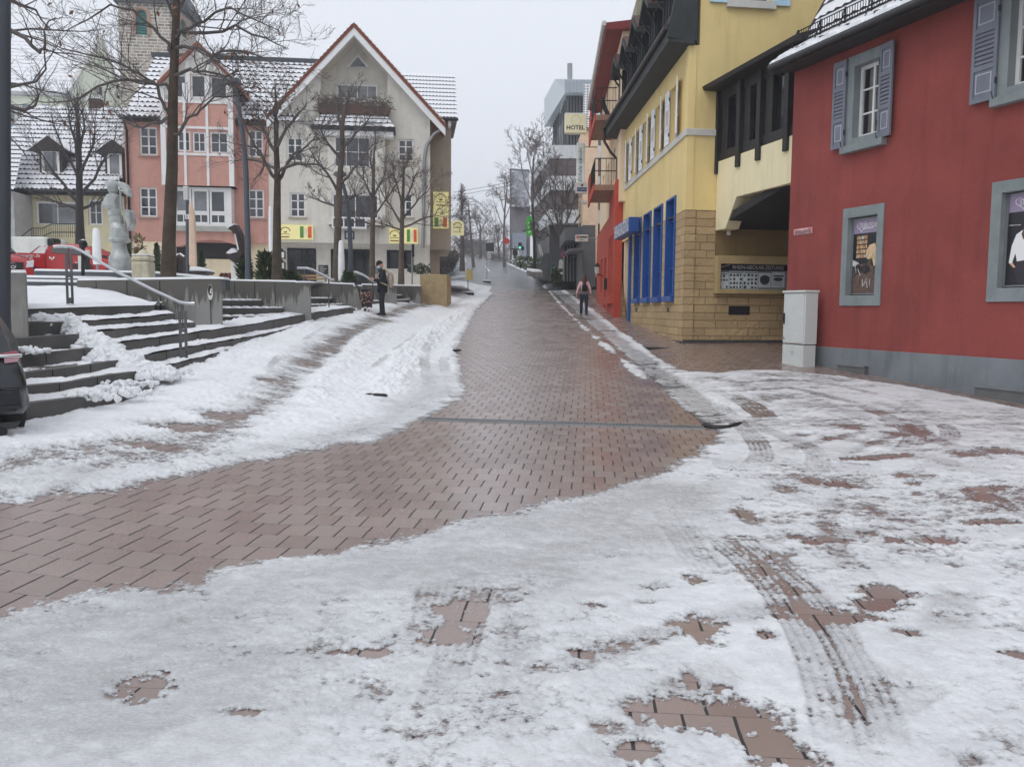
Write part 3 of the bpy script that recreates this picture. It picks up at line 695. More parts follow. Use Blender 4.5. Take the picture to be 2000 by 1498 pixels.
for(a,b)in(((eW,zE),(kW,kZ)),((kW,kZ),(tW,tZ))):
 m.hexa([F.P(uV-.14,a[1]-.12,a[0]),F.P(uV-.02,a[1]-.12,a[0]),F.P(uV-.02,b[1]-.12,b[0]),F.P(uV-.14,b[1]-.12,b[0])],[F.P(uV-.14,a[1]+.04,a[0]),F.P(uV-.02,a[1]+.04,a[0]),F.P(uV-.02,b[1]+.04,b[0]),F.P(uV-.14,b[1]+.04,b[0])],1)
m.poly([F.P(uN,tZ-.05,tW),F.P(uV-0.4,tZ-.05,tW),F.P(uV-.4,zE-.1,-9),F.P(uN,zE-.1,-9)],1)
rf=m.build('roof',[RT_SNOW,EDGE_D],red,smooth=35)
m=MB();n=160
for i in range(n):
 ua,ub=uN+(uV-uN)*i/n,uN+(uV-uN)*(i+1)/n
 ta,tb=0.05+0.03*math.sin(i*.7)+0.02*math.sin(i*2.3),0.05+0.03*math.sin((i+1)*.7)+0.02*math.sin((i+1)*2.3)
 m.hexa([F.P(ua,zE+.04,eW+.1),F.P(ub,zE+.04,eW+.1),F.P(ub,zE+.32,eW-.42),F.P(ua,zE+.40,eW-.42)],[F.P(ua,zE+.06+ta,eW+.08),F.P(ub,zE+.06+tb,eW+.08),F.P(ub,zE+.33+ta,eW-.42),F.P(ua,zE+.33+ta,eW-.42)])
m.build('eave_snow',SNOW,rf)
m=MB();gw=0.16;gzv=zE+0.44;u_a,u_b=uN,F.uz(1556,95,gw)[0]
for dz in(0.02,0.26):m.tube([F.P(u_a,gzv+dz,gw),F.P(u_b,gzv+dz,gw)],0.013,5)
nb=int((u_b-u_a)/0.075)
for i in range(nb+1):u=u_a+(u_b-u_a)*i/nb;m.bar(F.P(u,gzv+.02,gw),F.P(u,gzv+.26,gw),0.012,0.012)
for i in range(int((u_b-u_a)/0.75)+1):u=u_b-i*0.75;m.bar(F.P(u,gzv-.1,gw-.02),F.P(u,gzv+.3,gw-0.02),0.03,0.03);m.bar(F.P(u,gzv-.12,gw+.12),F.P(u,gzv+.26,gw),0.03,0.02)
m.build('snow_guard',DARKM,rf)
du0,du1=F.uz(1698,20,-0.9)[0],F.uz(1662,20,-0.9)[0];dz0=kZ+.35
m=MB();m.fbox(F,du0-.9,du1,dz0,dz0+1.6,-3.0,-0.62);dm=m.build('dormer',M('dormer_boards',(0.035,0.025,0.026),0.7),red)
window(F,dm,(du0-.75,du1-.14,dz0+.16,dz0+1.45),-0.55,OFFW,GLASS,2,2,0.08)
m=MB();m.fbox(F,du0-1,du1+.1,dz0-.1,dz0+.06,-1,-0.48);m.build('sill',GREYP,dm)
LILAC=M('lilac_print',alb(128,118,138,1.5),0.35,var=0.03);PRINTW=M('print_white',alb(225,222,226,1.4),0.4,var=0.02)
PRINTB=M('print_black',(0.018,0.017,0.02),0.3);GOLD=M('print_gold',alb(176,128,84,1.5),0.4,var=0.5,vscale=25);TAN=M('print_tan',alb(186,160,128,1.5),0.4,var=0.15,vscale=10)
BRN=M('print_brown',alb(84,66,58,1.5),0.4,var=0.5,vscale=22);SKINP=M('print_skin',alb(196,152,132,1.5),0.4);GRN=M('print_green',alb(106,116,60,1.5),0.4);SILV=M('print_silver',alb(170,168,168,1.5),0.4,var=0.4,vscale=30)
def poster(I,label,art):
 u0,u1,z0,z1=I[0]+.02,I[1]-.02,I[2]+.02,I[3]-.02
 t=thing('poster',label,'poster',F.P((u0+u1)/2,z0,-.1),'posters in the blind windows of the red house')
 m=MB();m.fbox(F,u0,u1,z0,z1,-.16,-.10);m.build('panel',PRINTB,t)
 m=MB();f=.025
 for r in((u0-.015,u0+f,z0,z1),(u1-f,u1+.015,z0,z1),(u0+f,u1-f,z0,z0+f),(u0+f,u1-f,z1-f,z1)):m.fbox(F,*r,-.16,-.085)
 m.build('frame',GALV,t)
 H=z1-z0;Wd=u1-u0
 P=lambda a,b,w=-.098:F.P(u1-Wd*a,z0+H*b,w)
 m=MB();m.poly([P(.03,.80),P(.97,.80),P(.97,.985),P(.03,.985)]);m.build('header',LILAC,t)
 hm=MB();hp=[]
 for k in range(41):
  a=2*math.pi*k/40;hx=16*math.sin(a)**3;hy=13*math.cos(a)-5*math.cos(2*a)-2*math.cos(3*a)-math.cos(4*a)
  hp.append(P(.32+hx*.0105,.892+hy*.0044,-.094))
 hm.tube(hp,0.006,5);hm.build('heart_logo',M('logo_pink',alb(200,180,196,1.5),0.4),t)
 uc=u1-Wd*.55
 text_part('lettering','STILBOUTIQUE',F,uc,z0+H*.892,-.092,.105,Wd*.62,PRINTW,t,mirror=-1)
 text_part('lettering','mode für sie',F,uc,z0+H*.852,-.092,.045,Wd*.42,PRINTW,t,mirror=-1)if False else None
 sm=MB();sm.poly([P(.36,.853,-.092),P(.72,.856,-.092),P(.72,.864,-.092),P(.36,.861,-.092)]);sm.build('fine_print',PRINTW,t)
 art(t,P);return t
def art_bag(t,P):
 rng=random.Random(4)
 def q(name,L,mt,w=-.096):
  m=MB();m.poly([P(a,b,w)for a,b in L]);return m.build(name,mt,t)
 q('photo_ground',[(.03,.02),(.97,.02),(.97,.795),(.03,.795)],PRINTB,-.0975)
 m=MB()
 for k in range(5):
  b=.72-k*.06
  for i in range(7):a=.16+i*.055;m.poly([P(a,b,-.0945),P(a+.04,b+.004,-.0945),P(a+.045,b+.05,-.0945),P(a+.008,b+.045,-.0945)],rng.choice((0,0,1,2)))
 m.build('bracelet_stand',[GOLD,TAN,SILV],t)
 q('cushion',[(.50,.56),(.62,.64),(.82,.66),(.93,.40),(.80,.36),(.74,.46),(.55,.46)],TAN);q('cushion',[(.84,.62),(.96,.66),(.96,.54),(.90,.50)],GOLD,-.0955)
 q('white_cloth',[(.03,.46),(.25,.42),(.25,.36),(.03,.38)],SILV);q('bag',[(.05,.02),(.05,.34),(.2,.40),(.65,.40),(.95,.30),(.95,.02)],BRN,-.0958)
 for cx,cz in((.24,.33),(.52,.33)):
  m=MB();m.poly([P(cx+.15*math.cos(k*.5236),cz+.065*math.sin(k*.5236),-.0948)for k in range(12)]);m.build('sunglass_lens',PRINTB,t)
 m=MB()
 for k in range(16):
  a,b=rng.uniform(.06,.9),rng.uniform(.03,.3);c=rng.uniform(-.1,.1);m.poly([P(a,b,-.0942),P(a+.03,b,-.0942),P(a+c+.02,b+.09,-.0942),P(a+c,b+.09,-.0942)],rng.choice((0,1,2)))
 for k in range(12):
  a,b=rng.uniform(.5,.8),rng.uniform(.36,.5);m.poly([P(a,b,-.094),P(a+.02,b,-.094),P(a+.05,b+.08,-.094)],2 if k%3 else 3)
 m.build('trinkets',[SILV,PRINTB,BRN,GRN],t)
def art_woman(t,P):
 def q(name,L,mt,w=-.096):
  m=MB();m.poly([P(a,b,w)for a,b in L]);return m.build(name,mt,t)
 q('blouse',[(.20,.56),(.34,.61),(.50,.62),(.66,.60),(.80,.54),(.86,.38),(.80,.33),(.70,.36),(.66,.30),(.24,.27),(.20,.36),(.14,.24),(.08,.26),(.12,.44)],PRINTW)
 q('trousers',[(.24,.285),(.66,.31),(.72,.02),(.30,.02),(.20,.16)],M('print_plum',(0.035,0.03,0.04),0.4),-.0965)
 q('hair',[(.36,.66),(.40,.74),(.50,.775),(.60,.76),(.66,.68),(.68,.56),(.62,.50),(.56,.56),(.44,.56),(.34,.50),(.30,.56)],M('print_hair',alb(92,62,48,1.5),0.5),-.0955)
 q('face',[(.45,.66),(.47,.72),(.54,.745),(.60,.72),(.61,.66),(.56,.615),(.53,.59),(.48,.60)],SKINP,-.095)
 q('hand',[(.42,.40),(.50,.43),(.64,.42),(.66,.39),(.50,.37),(.42,.375)],SKINP,-.0945);q('hand',[(.10,.25),(.16,.26),(.22,.21),(.18,.205)],SKINP,-.0945)
 q('sleeve_edge',[(.62,.36),(.66,.45),(.69,.45),(.66,.36)],SILV,-.0943)
 q('rail',[(.05,.66),(.28,.655),(.28,.662),(.05,.667)],SILV,-.0943)
poster(I1,'poster with bracelets, sunglasses and a handbag under a lilac heart header',art_bag)
poster(I2,'poster of a long-haired woman in a white blouse under a lilac heart header',art_woman)
r=F.rect(1551,446,1587,458);t=thing('wall_plaque','small worn pink-grey plaque on the dark red wall','plaque',F.P((r[0]+r[1])/2,r[2]))
m=MB();m.fbox(F,r[0],r[1],r[2],r[3],.001,.012);m.build('plate',M('plaque_grey',alb(170,120,118,1.5),0.5,var=0.3,vscale=20),t)
m=MB();z=(r[2]+r[3])/2;uc=(r[0]+r[1])/2
m.poly([F.P(uc-.2,r[3]-.01,.014),F.P(uc+.2,r[3]-.01,.014),F.P(uc,r[2]+.05,.014)]);m.build('emblem',M('plaque_pale',alb(206,160,156,1.5),0.5),t)
m=MB();rng=random.Random(2)
for k in range(14):u=r[0]+.04+(r[1]-r[0]-.08)*k/14;h=rng.uniform(.03,.1);m.fbox(F,u,u+.025,z-h,z+h*.4,.012,.016)
m.build('worn_script',M('plaque_ink',alb(110,90,96,1.5),0.5),t)
#  yellow corner building
YEL=M('yellow_render',alb(190,170,118,1.62),0.88,var=0.08,vscale=0.7,bump=0.3,bscale=40,stain=0.22)
CRM=M('cream_render',alb(204,194,160,1.45),0.88,var=0.06,vscale=0.8,bump=0.3,bscale=40,stain=0.2)
STONE=ashlar_mat('yellow_sandstone',alb(146,124,92,1.6),alb(176,152,114,1.5),0.62,0.21,alb(128,106,74,1.3),0.08)
BLUE=M('blue_paint',alb(22,66,128,1.5),0.4,var=0.1);BLUED=M('blue_paint_deep',alb(8,36,96,1.3),0.12)
YC=23.0;c0=at(1332,664,YC)
FY=Fr(c0,(-0.024,1),(-1,-0.024));FG=Fr(c0,(1,0.13),(0.13,-1))
yz0=gz(c0.x,c0.y)
uF=FY.uz(1206,500)[0]
zSt=FY.uz(1338,410)[1];zSof=FY.uz(1350,84)[1];zB0=FY.uz(1341,266)[1];zB1=FY.uz(1341,253)[1]
yel=thing('yellow_building','tall yellow corner building with sandstone base, blue windows and steep dark roof','building',(c0.x,c0.y,yz0))
F=FY
BW=[F.rect(*r)for r in((1302,391,1318.5,577),(1278,406,1293,581),(1258,419,1271,583),(1240.5,431,1251.5,584))]
zt=sum(b[3]for b in BW)/4;zb=sum(b[2]for b in BW)/4
BW=[(b[0],b[1],zb,zt)for b in BW]
DOOR=F.rect(1203,470,1232,624);DOOR=(DOOR[0],DOOR[1],zgF(F,DOOR[0])-0.05,DOOR[3])
ua,ub=F.uz(1334,200)[0],F.uz(1213,320)[0];zw0=zB1+0.02;zw1=F.uz(1331,152)[1]
UW=[];pitch=(ub-ua)/5
for i in range(5):uc=ua+pitch*(i+.5);UW.append((uc-pitch*.22,uc+pitch*.22,zw0,zw1))
m=MB();zlow=yz0-0.5
m.wall([F.P(0,zSt),F.P(uF,zSt),F.P(uF,zSof),F.P(0,zSof)],[F.hole(w)for w in UW]+[F.hole((b[0],b[1],zSt+.0005,b[3]))for b in BW if b[3]>zSt],F.n,0.2)
m.build('wall',YEL,yel)
m=MB()
m.wall([F.P(0,zlow),F.P(uF,zlow),F.P(uF,zSt),F.P(0,zSt)],[F.hole((b[0],b[1],b[2],min(b[3],zSt-.0005)))for b in BW]+[F.hole((DOOR[0],DOOR[1],zlow+.05,min(DOOR[3],zSt-.001)))],F.n,0.28)
G=FG;uG=7.5
m.fbox(G,0.001,uG,zlow,zSt if False else FG.uz(1450,590)[1]+0.2,-0.3,0.0)
m.fbox(G,0.001,FG.uz(1397,420)[0]+.02,FG.uz(1450,590)[1]+0.2,zSt,-0.3,0.0)
m.build('stone_base',STONE,yel)
m=MB();m.fbox(F,0.01,uF,zlow,yz0+0.06,-.1,0.03);m.fbox(G,0.01,uG,zlow,yz0+0.10,-.1,0.03);m.build('plinth',M('dark_plinth',(0.06,0.058,0.055),0.8),yel)
m=MB();m.fbox(F,-.03,uF,zB0,zB1,-.05,0.05);m.fbox(G,-.03,FG.uz(1399,262)[0],zB0,zB1,-.05,0.05);m.build('string_course',OFFW,yel,bevel=0.01)
zBt=FG.uz(1450,590)[1]+0.2
rs=1.55
GW=(FG.uz(1427,0)[0],FG.uz(1505,0)[0],FG.uz(1465,4)[1],FG.uz(1465,4)[1]+1.7)
m=MB();zA=zSof+4.2*rs
m.wall([G.P(0,zSt),G.P(uG,zSt),G.P(uG,zSof+1.5),G.P(4.2,zA),G.P(.28,zSof+2.2),G.P(.28,zSof+.01),G.P(0,zSof)],[G.hole(GW)],G.n,0.2)
m.build('gable_wall',YEL,yel);m=MB();m.fbox(G,FG.uz(1397,420)[0]-.05,uG,zBt,zSt,-0.3,-0.02);m.build('passage_wall',M('shaded_yellow_render',alb(140,118,76,1.0),.9,var=.12,stain=.3),yel)  # passage shade put into the colour, a darker copy of the yellow render
o=window(G,yel,GW,-.1,WHITE,GLASS,2,3);m=MB();m.fbox(G,GW[0]-.12,GW[1]+.12,GW[2]-.19,GW[2],-.05,.12);m.build('sill',OFFW,o)
BLS=M('pale_blue_shutter',alb(150,176,192,1.6),0.6);BLS2=M('white_shutter',alb(205,212,218,1.6),0.6)
wd=(GW[1]-GW[0])/2
shutter(G,yel,GW[0]-wd-.02,GW[0]-.02,GW[2]-.08,GW[3],.03,BLS,BLS2);shutter(G,yel,GW[1]+.02,GW[1]+wd*.95,GW[2]-.08,GW[3],.03,BLS,BLS2)
for wv in UW:
 window(F,yel,wv,-.12,WHITE,GLASS,2,2,0.06);sw=pitch*.25
 shutter(F,yel,wv[0]-sw,wv[0]-.01,wv[2],wv[3],.02,BLS2,BLS,nsl=9,swing=0.22,hinge=1);shutter(F,yel,wv[1]+.01,wv[1]+sw,wv[2],wv[3],.02,BLS2,BLS,nsl=9,swing=0.0)
for b in BW:
 m=MB();f=.04
 m.fbox(F,b[0]-f,b[0]+.03,b[2],b[3]+f,-.24,.05);m.fbox(F,b[1]-.03,b[1]+f,b[2],b[3]+f,-.24,.05);m.fbox(F,b[0]+.03,b[1]-.03,b[3]-.02,b[3]+f,-.24,.049)
 m.fbox(F,b[0]+.03,b[1]-.03,b[2],b[2]+.08,-.24,-.1);m.fbox(F,b[0]-f,b[1]+f,b[2]-.16,b[2]-.001,-.2,.12)
 for k in(.28,.78):m.fbox(F,b[0]+.03,b[1]-.03,b[2]+(b[3]-b[2])*k,b[2]+(b[3]-b[2])*k+.06,-.22,-.1)
 o=m.build('window',BLUE,yel,bevel=0.008);p=MB();p.poly(F.hole((b[0],b[1],b[2],b[3]),-.2));p.build('pane',BLUED,o)
m=MB();d=DOOR
m.fbox(F,d[0]-.12,d[0]+.12,d[2],d[3]+.1,-.3,.1);m.fbox(F,d[1]-.14,d[1]+.1,d[2],d[3]+.1,-.3,.1);m.build('door_frame',BLUE,yel)
m=MB();m.fbox(F,d[0]+.12,d[1]-.14,d[2],d[3],-.6,-.55);dr_=m.build('door',M('steel_door',(0.16,0.17,0.18),0.3,0.4,var=0.4,vscale=2),yel)
m=MB();m.fbox(F,d[0]+.25,d[0]+.9,d[2]+.3,d[3]-.3,-.56,-.53);m.build('pane',GLASSD,dr_)
m=MB();m.tube([F.P(d[0]+1.05,d[2]+.9,-.5),F.P(d[0]+1.05,d[2]+1.5,-.5)],.02,6);m.build('handle',STEEL,dr_)
ov=-(FY.uz(1306,60)[0])if False else 0.58
zEv=zSof+0.42
DSO=M('dark_eave_boards',(0.028,0.034,0.034),0.7,var=0.25,vscale=4)
m=MB();m.hexa([F.P(-.12,zSof-.02,-.1),F.P(uF+.2,zSof-.02,-.1),F.P(uF+.2,zSof+.06,ov),F.P(-.12,zSof+.06,ov)],[F.P(-.12,zEv-.05,-.1),F.P(uF+.2,zEv-.05,-.1),F.P(uF+.2,zEv-.02,ov),F.P(-.12,zEv-.02,ov)])
m.build('eave_box',DSO,yel)
m=MB();m.prism(G.pts([(1304.5,73),(1362,81),(1364,-60),(1340,-60),(1318,2),(1307,48)],.10),-G.n*.1);m.build('verge_board',DSO,yel)
m=MB();m.tube([F.P(-.1,zEv+.0,ov+.07),F.P(uF+.25,zEv+.0,ov+.07)],.07,10);m.build('gutter',M('copper_brown',(0.05,0.042,0.04),0.5,0.4),yel,smooth=60)
m=MB();roof_rows(m,[F.P(-.1,zEv+.03,ov),F.P(uF+.2,zEv+.03,ov),F.P(uF+.2,zEv+3.6*rs*1.2,-3.0),F.P(-.1,zEv+3.6*rs*1.2,-3.0)],26,44,.05,.02,0,0)
m.build('roof',TILE_BR,yel,smooth=35)
nd=5
for i in range(nd):
 u=0.9+(uF-1.4)*(i+.35)/nd;s=1.1;wdr=.15;zb=zEv+.55;zt_=zb+1.35
 m=MB();m.fbox(F,u,u+1.1,zb,zt_,-3,wdr);dmm=m.build('dormer',DARKM,yel)
 m=MB();m.prism([F.P(u-.25,zt_-.02,wdr+.35),F.P(u+.55,zt_+.55,wdr+.35),F.P(u+1.35,zt_-.02,wdr+.35),F.P(u+1.35,zt_-.16,wdr+.35),F.P(u+.55,zt_+.38,wdr+.35),F.P(u-.25,zt_-.16,wdr+.35)],-F.n*3.2)
 m.build('roof',DSO,dmm);m=MB()
 for sgn in(0,1):
  a,b=(u-.27,u+.55)if not sgn else(u+1.37,u+.55)
  m.hexa([F.P(a,zt_-.02,wdr+.3),F.P(b,zt_+.56,wdr+.3),F.P(b,zt_+.56,-2.8),F.P(a,zt_-.02,-2.8)],[F.P(a,zt_+.05,wdr+.3),F.P(b,zt_+.63,wdr+.3),F.P(b,zt_+.63,-2.8),F.P(a,zt_+.05,-2.8)])
 m.build('roof_tiles',TILE_BR,dmm)
 window(F,dmm,(u+.12,u+.98,zb+.1,zt_-.1),wdr+.06,DARKM,GLASS,2,1)
 for a in(u+.05,u+1.05):m=MB();m.bar(F.P(a,zt_-.5,wdr+.02),F.P(a,zt_-.12,wdr+.3),.06,.06);m.build('bracket',DARKM,dmm)
m=MB();up=uF-.05
m.tube([F.P(up,zEv-.02,ov+.06),F.P(up,zEv-.55,ov+.05),F.P(up,zEv-1.0,.35),F.P(up,zEv-1.25,.09),F.P(up,zEv-2,.09),F.P(up,zgF(F,up),.09)],.055,8);m.build('downpipe',M('copper_dark',(0.06,0.035,0.03),0.5,0.4),yel,smooth=60)
m=MB();r=G.rect(1423,598,1464,615);m.fbox(G,r[0],r[1],r[2],r[3],-.01,.012);m.build('vent_grille',BLACK,yel)
for(x,y)in((1243,605),(1305,605)):m=MB();r=F.rect(x-1.5,y-4,x+1.5,y+4);m.fbox(F,r[0],r[1],r[2],r[3],-.01,.012);m.build('weep_hole',BLACK,yel)
F=FY;r=F.rect(1199,432,1231,462);sb=thing('shop_sign','blue box sign with white lettering above the newspaper office entrance','sign',F.P((d[0]+d[1])/2,d[3]+.1,.3))
sz0,sz1=F.uz(1236,448,.55)[1],F.uz(1236,419,.55)[1];su0,su1=F.uz(1228.5,440,.55)[0],F.uz(1199.5,450,.55)[0]
m=MB();m.fbox(F,su0,su1,sz0,sz1,.2,.55);m.build('box',BLUE,sb,bevel=.01)
text_part('lettering','RHEIN-NECKAR-ZEITUNG',F,(su0+su1)/2,(sz0+sz1)/2,.556,.44,(su1-su0)*.92,WHITE,sb,mirror=-1,bold=.02)
r=G.rect(1394,500,1560,574);r=(FG.uz(1394,540)[0],FG.uz(1536,540)[0]+.25,FG.uz(1397,574)[1],FG.uz(1397,500)[1])
cs=thing('display_case','cream framed newspaper display case on the sandstone passage wall','display case',G.P((r[0]+r[1])/2,r[2],.1))
CASE=M('cream_metal',alb(176,156,112,1.05),.5);m=MB()
m.fbox(G,r[0],r[0]+.12,r[2],r[3],0,.22);m.fbox(G,r[1]-.12,r[1],r[2],r[3],0,.22);m.fbox(G,r[0]+.12,r[1]-.12,r[2],r[2]+.12,0,.219);m.fbox(G,r[0]+.12,r[1]-.12,r[3]-.22,r[3],0,.219)
m.build('frame',CASE,cs,bevel=.012)
i0,i1,j0,j1=r[0]+.12,r[1]-.12,r[2]+.12,r[3]-.22;zh=j1-(j1-j0)*.24
m=MB();m.fbox(G,i0,i1,zh,j1,.02,.10);m.build('header',M('navy',(0.012,0.015,0.03),.4),cs)
text_part('lettering','RHEIN-NECKAR-ZEITUNG',G,i0+(FG.uz(1478,520)[0]-i0),(zh+j1)/2,.106,(j1-zh)*.62,FG.uz(1527,520)[0]-FG.uz(1428,520)[0],M('silver_letters',(0.6,0.6,0.58),.4),cs)
m=MB();u=FG.uz(1405,520)[0];m.poly([G.P(u,zh+.1,.104),G.P(u+.27,zh+.17,.104),G.P(u+.25,zh+.12,.104),G.P(u+.05,zh+.06,.104)]);m.build('emblem',GALV,cs)
PAP=M('newsprint',alb(170,178,182,1.9),.7,var=.1);INK=M('ink_picture',(0.05,0.052,0.06),.6,var=.5,vscale=20)
m=MB();m.fbox(G,i0,i1,j0,zh,.01,.03);m.build('back_panel',M('case_back',alb(120,128,132,1.7),.7),cs)
rng=random.Random(7);xs_=[FG.uz(x,545)[0]for x in(1404,1423,1450,1480,1505,1532)]
for k in range(5):
 a,b=xs_[k]+.01,xs_[k+1]-.01;z0_,z1_=j0+.02+(.05 if k>2 else 0),zh-.02-(0.04 if k in(0,3)else 0)
 m=MB();m.fbox(G,a,b,z0_,z1_,.03,.036);pg=m.build('newspaper_page',PAP,cs);m=MB()
 if k<3:
  nc=(3,4,4)[k]
  for i in range(nc):
   for j in range(4):
    if rng.random()<.2:continue
    cw=(b-a)/nc;u=a+cw*(i+.15);z=z0_+(z1_-z0_)*(j+.1)/4.4;m.fbox(G,u,u+cw*rng.uniform(.4,.75),z,z+(z1_-z0_)/4.4*rng.uniform(.45,.75),.036,.038)
  m.fbox(G,a+.02,b-.02,z1_-.05,z1_-.035,.036,.038)
 else:
  m.fbox(G,a+.05,b-.03,z1_-.14,z1_-.10,.036,.038)
  cu,cz_=(a+b)/2,z0_+(z1_-z0_)*.52;m.poly([G.P(cu+.14*math.cos(q*.45),cz_+(.13 if k==3 else .05)*math.sin(q*.45),.038)for q in range(14)])
  for q in range(3):m.fbox(G,a+.06,b-.06,z0_+.06+q*.05,z0_+.07+q*.05,.036,.038)
 m.build('print',INK,pg)
m=MB();m.poly(G.hole((i0,i1,j0,zh),.13));m.build('pane',alpha_mat('case_glass',(0.03,.035,.04),.12),cs)
#  cream bridging wing over the passage
pA=FR_.P(uC,0,-0.15);pB=FG.P(FG.uz(1397,430)[0],0,0.02)
dv=(pB-pA);FC=Fr(pA,dv,(dv.y*-1,dv.x));L=dv.length
brg=thing('passage_wing','cream wing with black glazed band bridging the dark passage','building',(pA+pB)/2+Vector((0,0,yz0)))
F=FC
zs=[F.uz(x,y)[1]for x,y in((1404,316),(1542,266))];zs0=sum(zs)/2;zt0=sum(F.uz(x,y)[1]for x,y in((1400,190),(1537,102)))/2
a0=[F.uz(x,y)for x,y in((1397,449),(1416,449),(1438,385),(1537,358))]
m=MB();zc=(a0[0][1]+a0[1][1])/2
m.prism([F.P(-.4,zs0),F.P(L,zs0),F.P(L,zc),F.P(a0[1][0],zc),F.P(a0[2][0],a0[2][1]),F.P(-.4,a0[3][1]-.02)],-F.n*.4)
m.build('wall',CRM,brg,bevel=.008)
BT=M('black_timber',(0.02,0.018,0.018),.6,var=.3,vscale=6)
m=MB();m.fbox(F,-.2,L,zs0,zs0+.25,-.3,-.02);m.fbox(F,-.2,L,zt0-.25,zt0+.05,-.3,-.02)
pu=[F.uz(x,250)[0]for x in(1402,1445,1484,1538)]
for k,u in enumerate(pu):m.fbox(F,u-.09,u+.09,zs0-.32,zt0,-.2,.07)
for k in range(3):um=pu[k]+(pu[k+1]-pu[k])*.22;m.fbox(F,um-.2,um+.12,zs0,zt0,-.25,-.04)
m.build('timber_frame',BT,brg,bevel=.006)
for k in range(3):
 a,b=pu[k+1],pu[k];a,b=min(a,b)+.12,max(a,b)-.12
 window(F,brg,(a,b,zs0+.22,zt0-.22),-.12,BT,GLASSD,1,1,.05)
m=MB();m.hexa([F.P(-.5,zt0,-.1),F.P(L+.25,zt0,-.1),F.P(L+.25,zt0+.02,.42),F.P(-.5,zt0+.02,.42)],[F.P(-.5,zt0+.35,-.2),F.P(L+.25,zt0+.35,-.2),F.P(L+.25,zt0+.12,.46),F.P(-.5,zt0+.12,.46)])
m.hexa([F.P(-.5,zt0+.3,-.2),F.P(L+.1,zt0+.3,-.2),F.P(L+.1,zt0+2.0,-3),F.P(-.5,zt0+2.0,-3)],[F.P(-.5,zt0+.36,-.2),F.P(L+.1,zt0+.36,-.2),F.P(L+.1,zt0+2.06,-3),F.P(-.5,zt0+2.06,-3)])
m.build('roof',BT,brg)
m=MB();zc2=zc+.05;zc3=a0[3][1]+.1
cA=FR_.P(uC+.0,0,-.3);cB=FR_.P(uC,0,-7);cC=FG.P(7,0,0);cD=FG.P(FG.uz(1397,430)[0],0,0.01)
cE=cA+(cD-cA)*.02;zz4=((cD,zc2),(cA,zc3),(cB,zc3),(cC,zc2));m.hexa([Vector((p.x,p.y,z))for p,z in zz4],[Vector((p.x,p.y,z+.2))for p,z in zz4])
m.hexa([Vector((p.x,p.y,yz0-.5))for p in(cB,cC,cC+Vector((.3,0,0)),cB+Vector((.3,0,0)))],[Vector((p.x,p.y,zc2))for p in(cB,cC,cC+Vector((.3,0,0)),cB+Vector((.3,0,0)))])
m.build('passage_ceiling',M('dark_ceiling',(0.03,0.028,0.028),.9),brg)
m=MB();p=FG.P(FG.uz(1421,456)[0],FG.uz(1421,456)[1],.1);m.blob(p,.07,random.Random(1),amp=.05);m.build('passage_lamp',WHITE,brg,smooth=60)
#  grey distribution cabinet
gp=ground(1567,717.5);FK=Fr(gp,FR_.d,FR_.n);zk=gz(gp.x,gp.y)-.01
zt=FK.uz(1569,567)[1];zj=FK.uz(1568,673)[1];CAB=M('cabinet_grey',alb(176,180,178,1.45),.5,var=.05,vscale=5,bump=.2,bscale=160)
kl=FK.uz(1528,640)[0];dpt=.34
cb=thing('utility_cabinet','light grey utility cabinet standing at the red house corner','cabinet',gp)
m=MB();m.fbox(FK,.01,kl-.01,zk,zj-.02,-dpt+.01,-.01);bs=m.build('base',CAB,cb,bevel=.008)
m=MB();m.fbox(FK,0,kl,zj,zt-.05,-dpt,-.02);m.build('body',CAB,cb,bevel=.01)
m=MB();m.fbox(FK,.025,kl-.025,zj+.02,zt-.075,-.02,0.0);dd=m.build('door',CAB,cb,bevel=.006)
m=MB();m.fbox(FK,-.02,kl+.02,zt-.05,zt,-dpt-.02,.02);m.build('lid',CAB,cb,bevel=.012)
m=MB();m.fbox(FK,kl-.085,kl-.045,zj+.42,zj+.66,0,.02);m.fbox(FK,kl-.08,kl-.05,zj+.50,zj+.60,.02,.045);m.build('handle',BLACK,dd,bevel=.005)
m=MB();uu,zz=kl*.5,zk+(zj-zk)*.6
m.tube([FK.P(uu+.035*math.cos(q*.35),zz+.055*math.sin(q*.35),-.008)for q in range(19)],.004,4);m.build('emblem',GALV,bs)
m=MB();m.fbox(FK,kl-.1,kl-.04,zj+.1,zj+.115,0,.003);m.fbox(FK,kl-.06,kl-.05,zj+.1,zj+.15,0,.003);m.build('label',DARKM,dd)
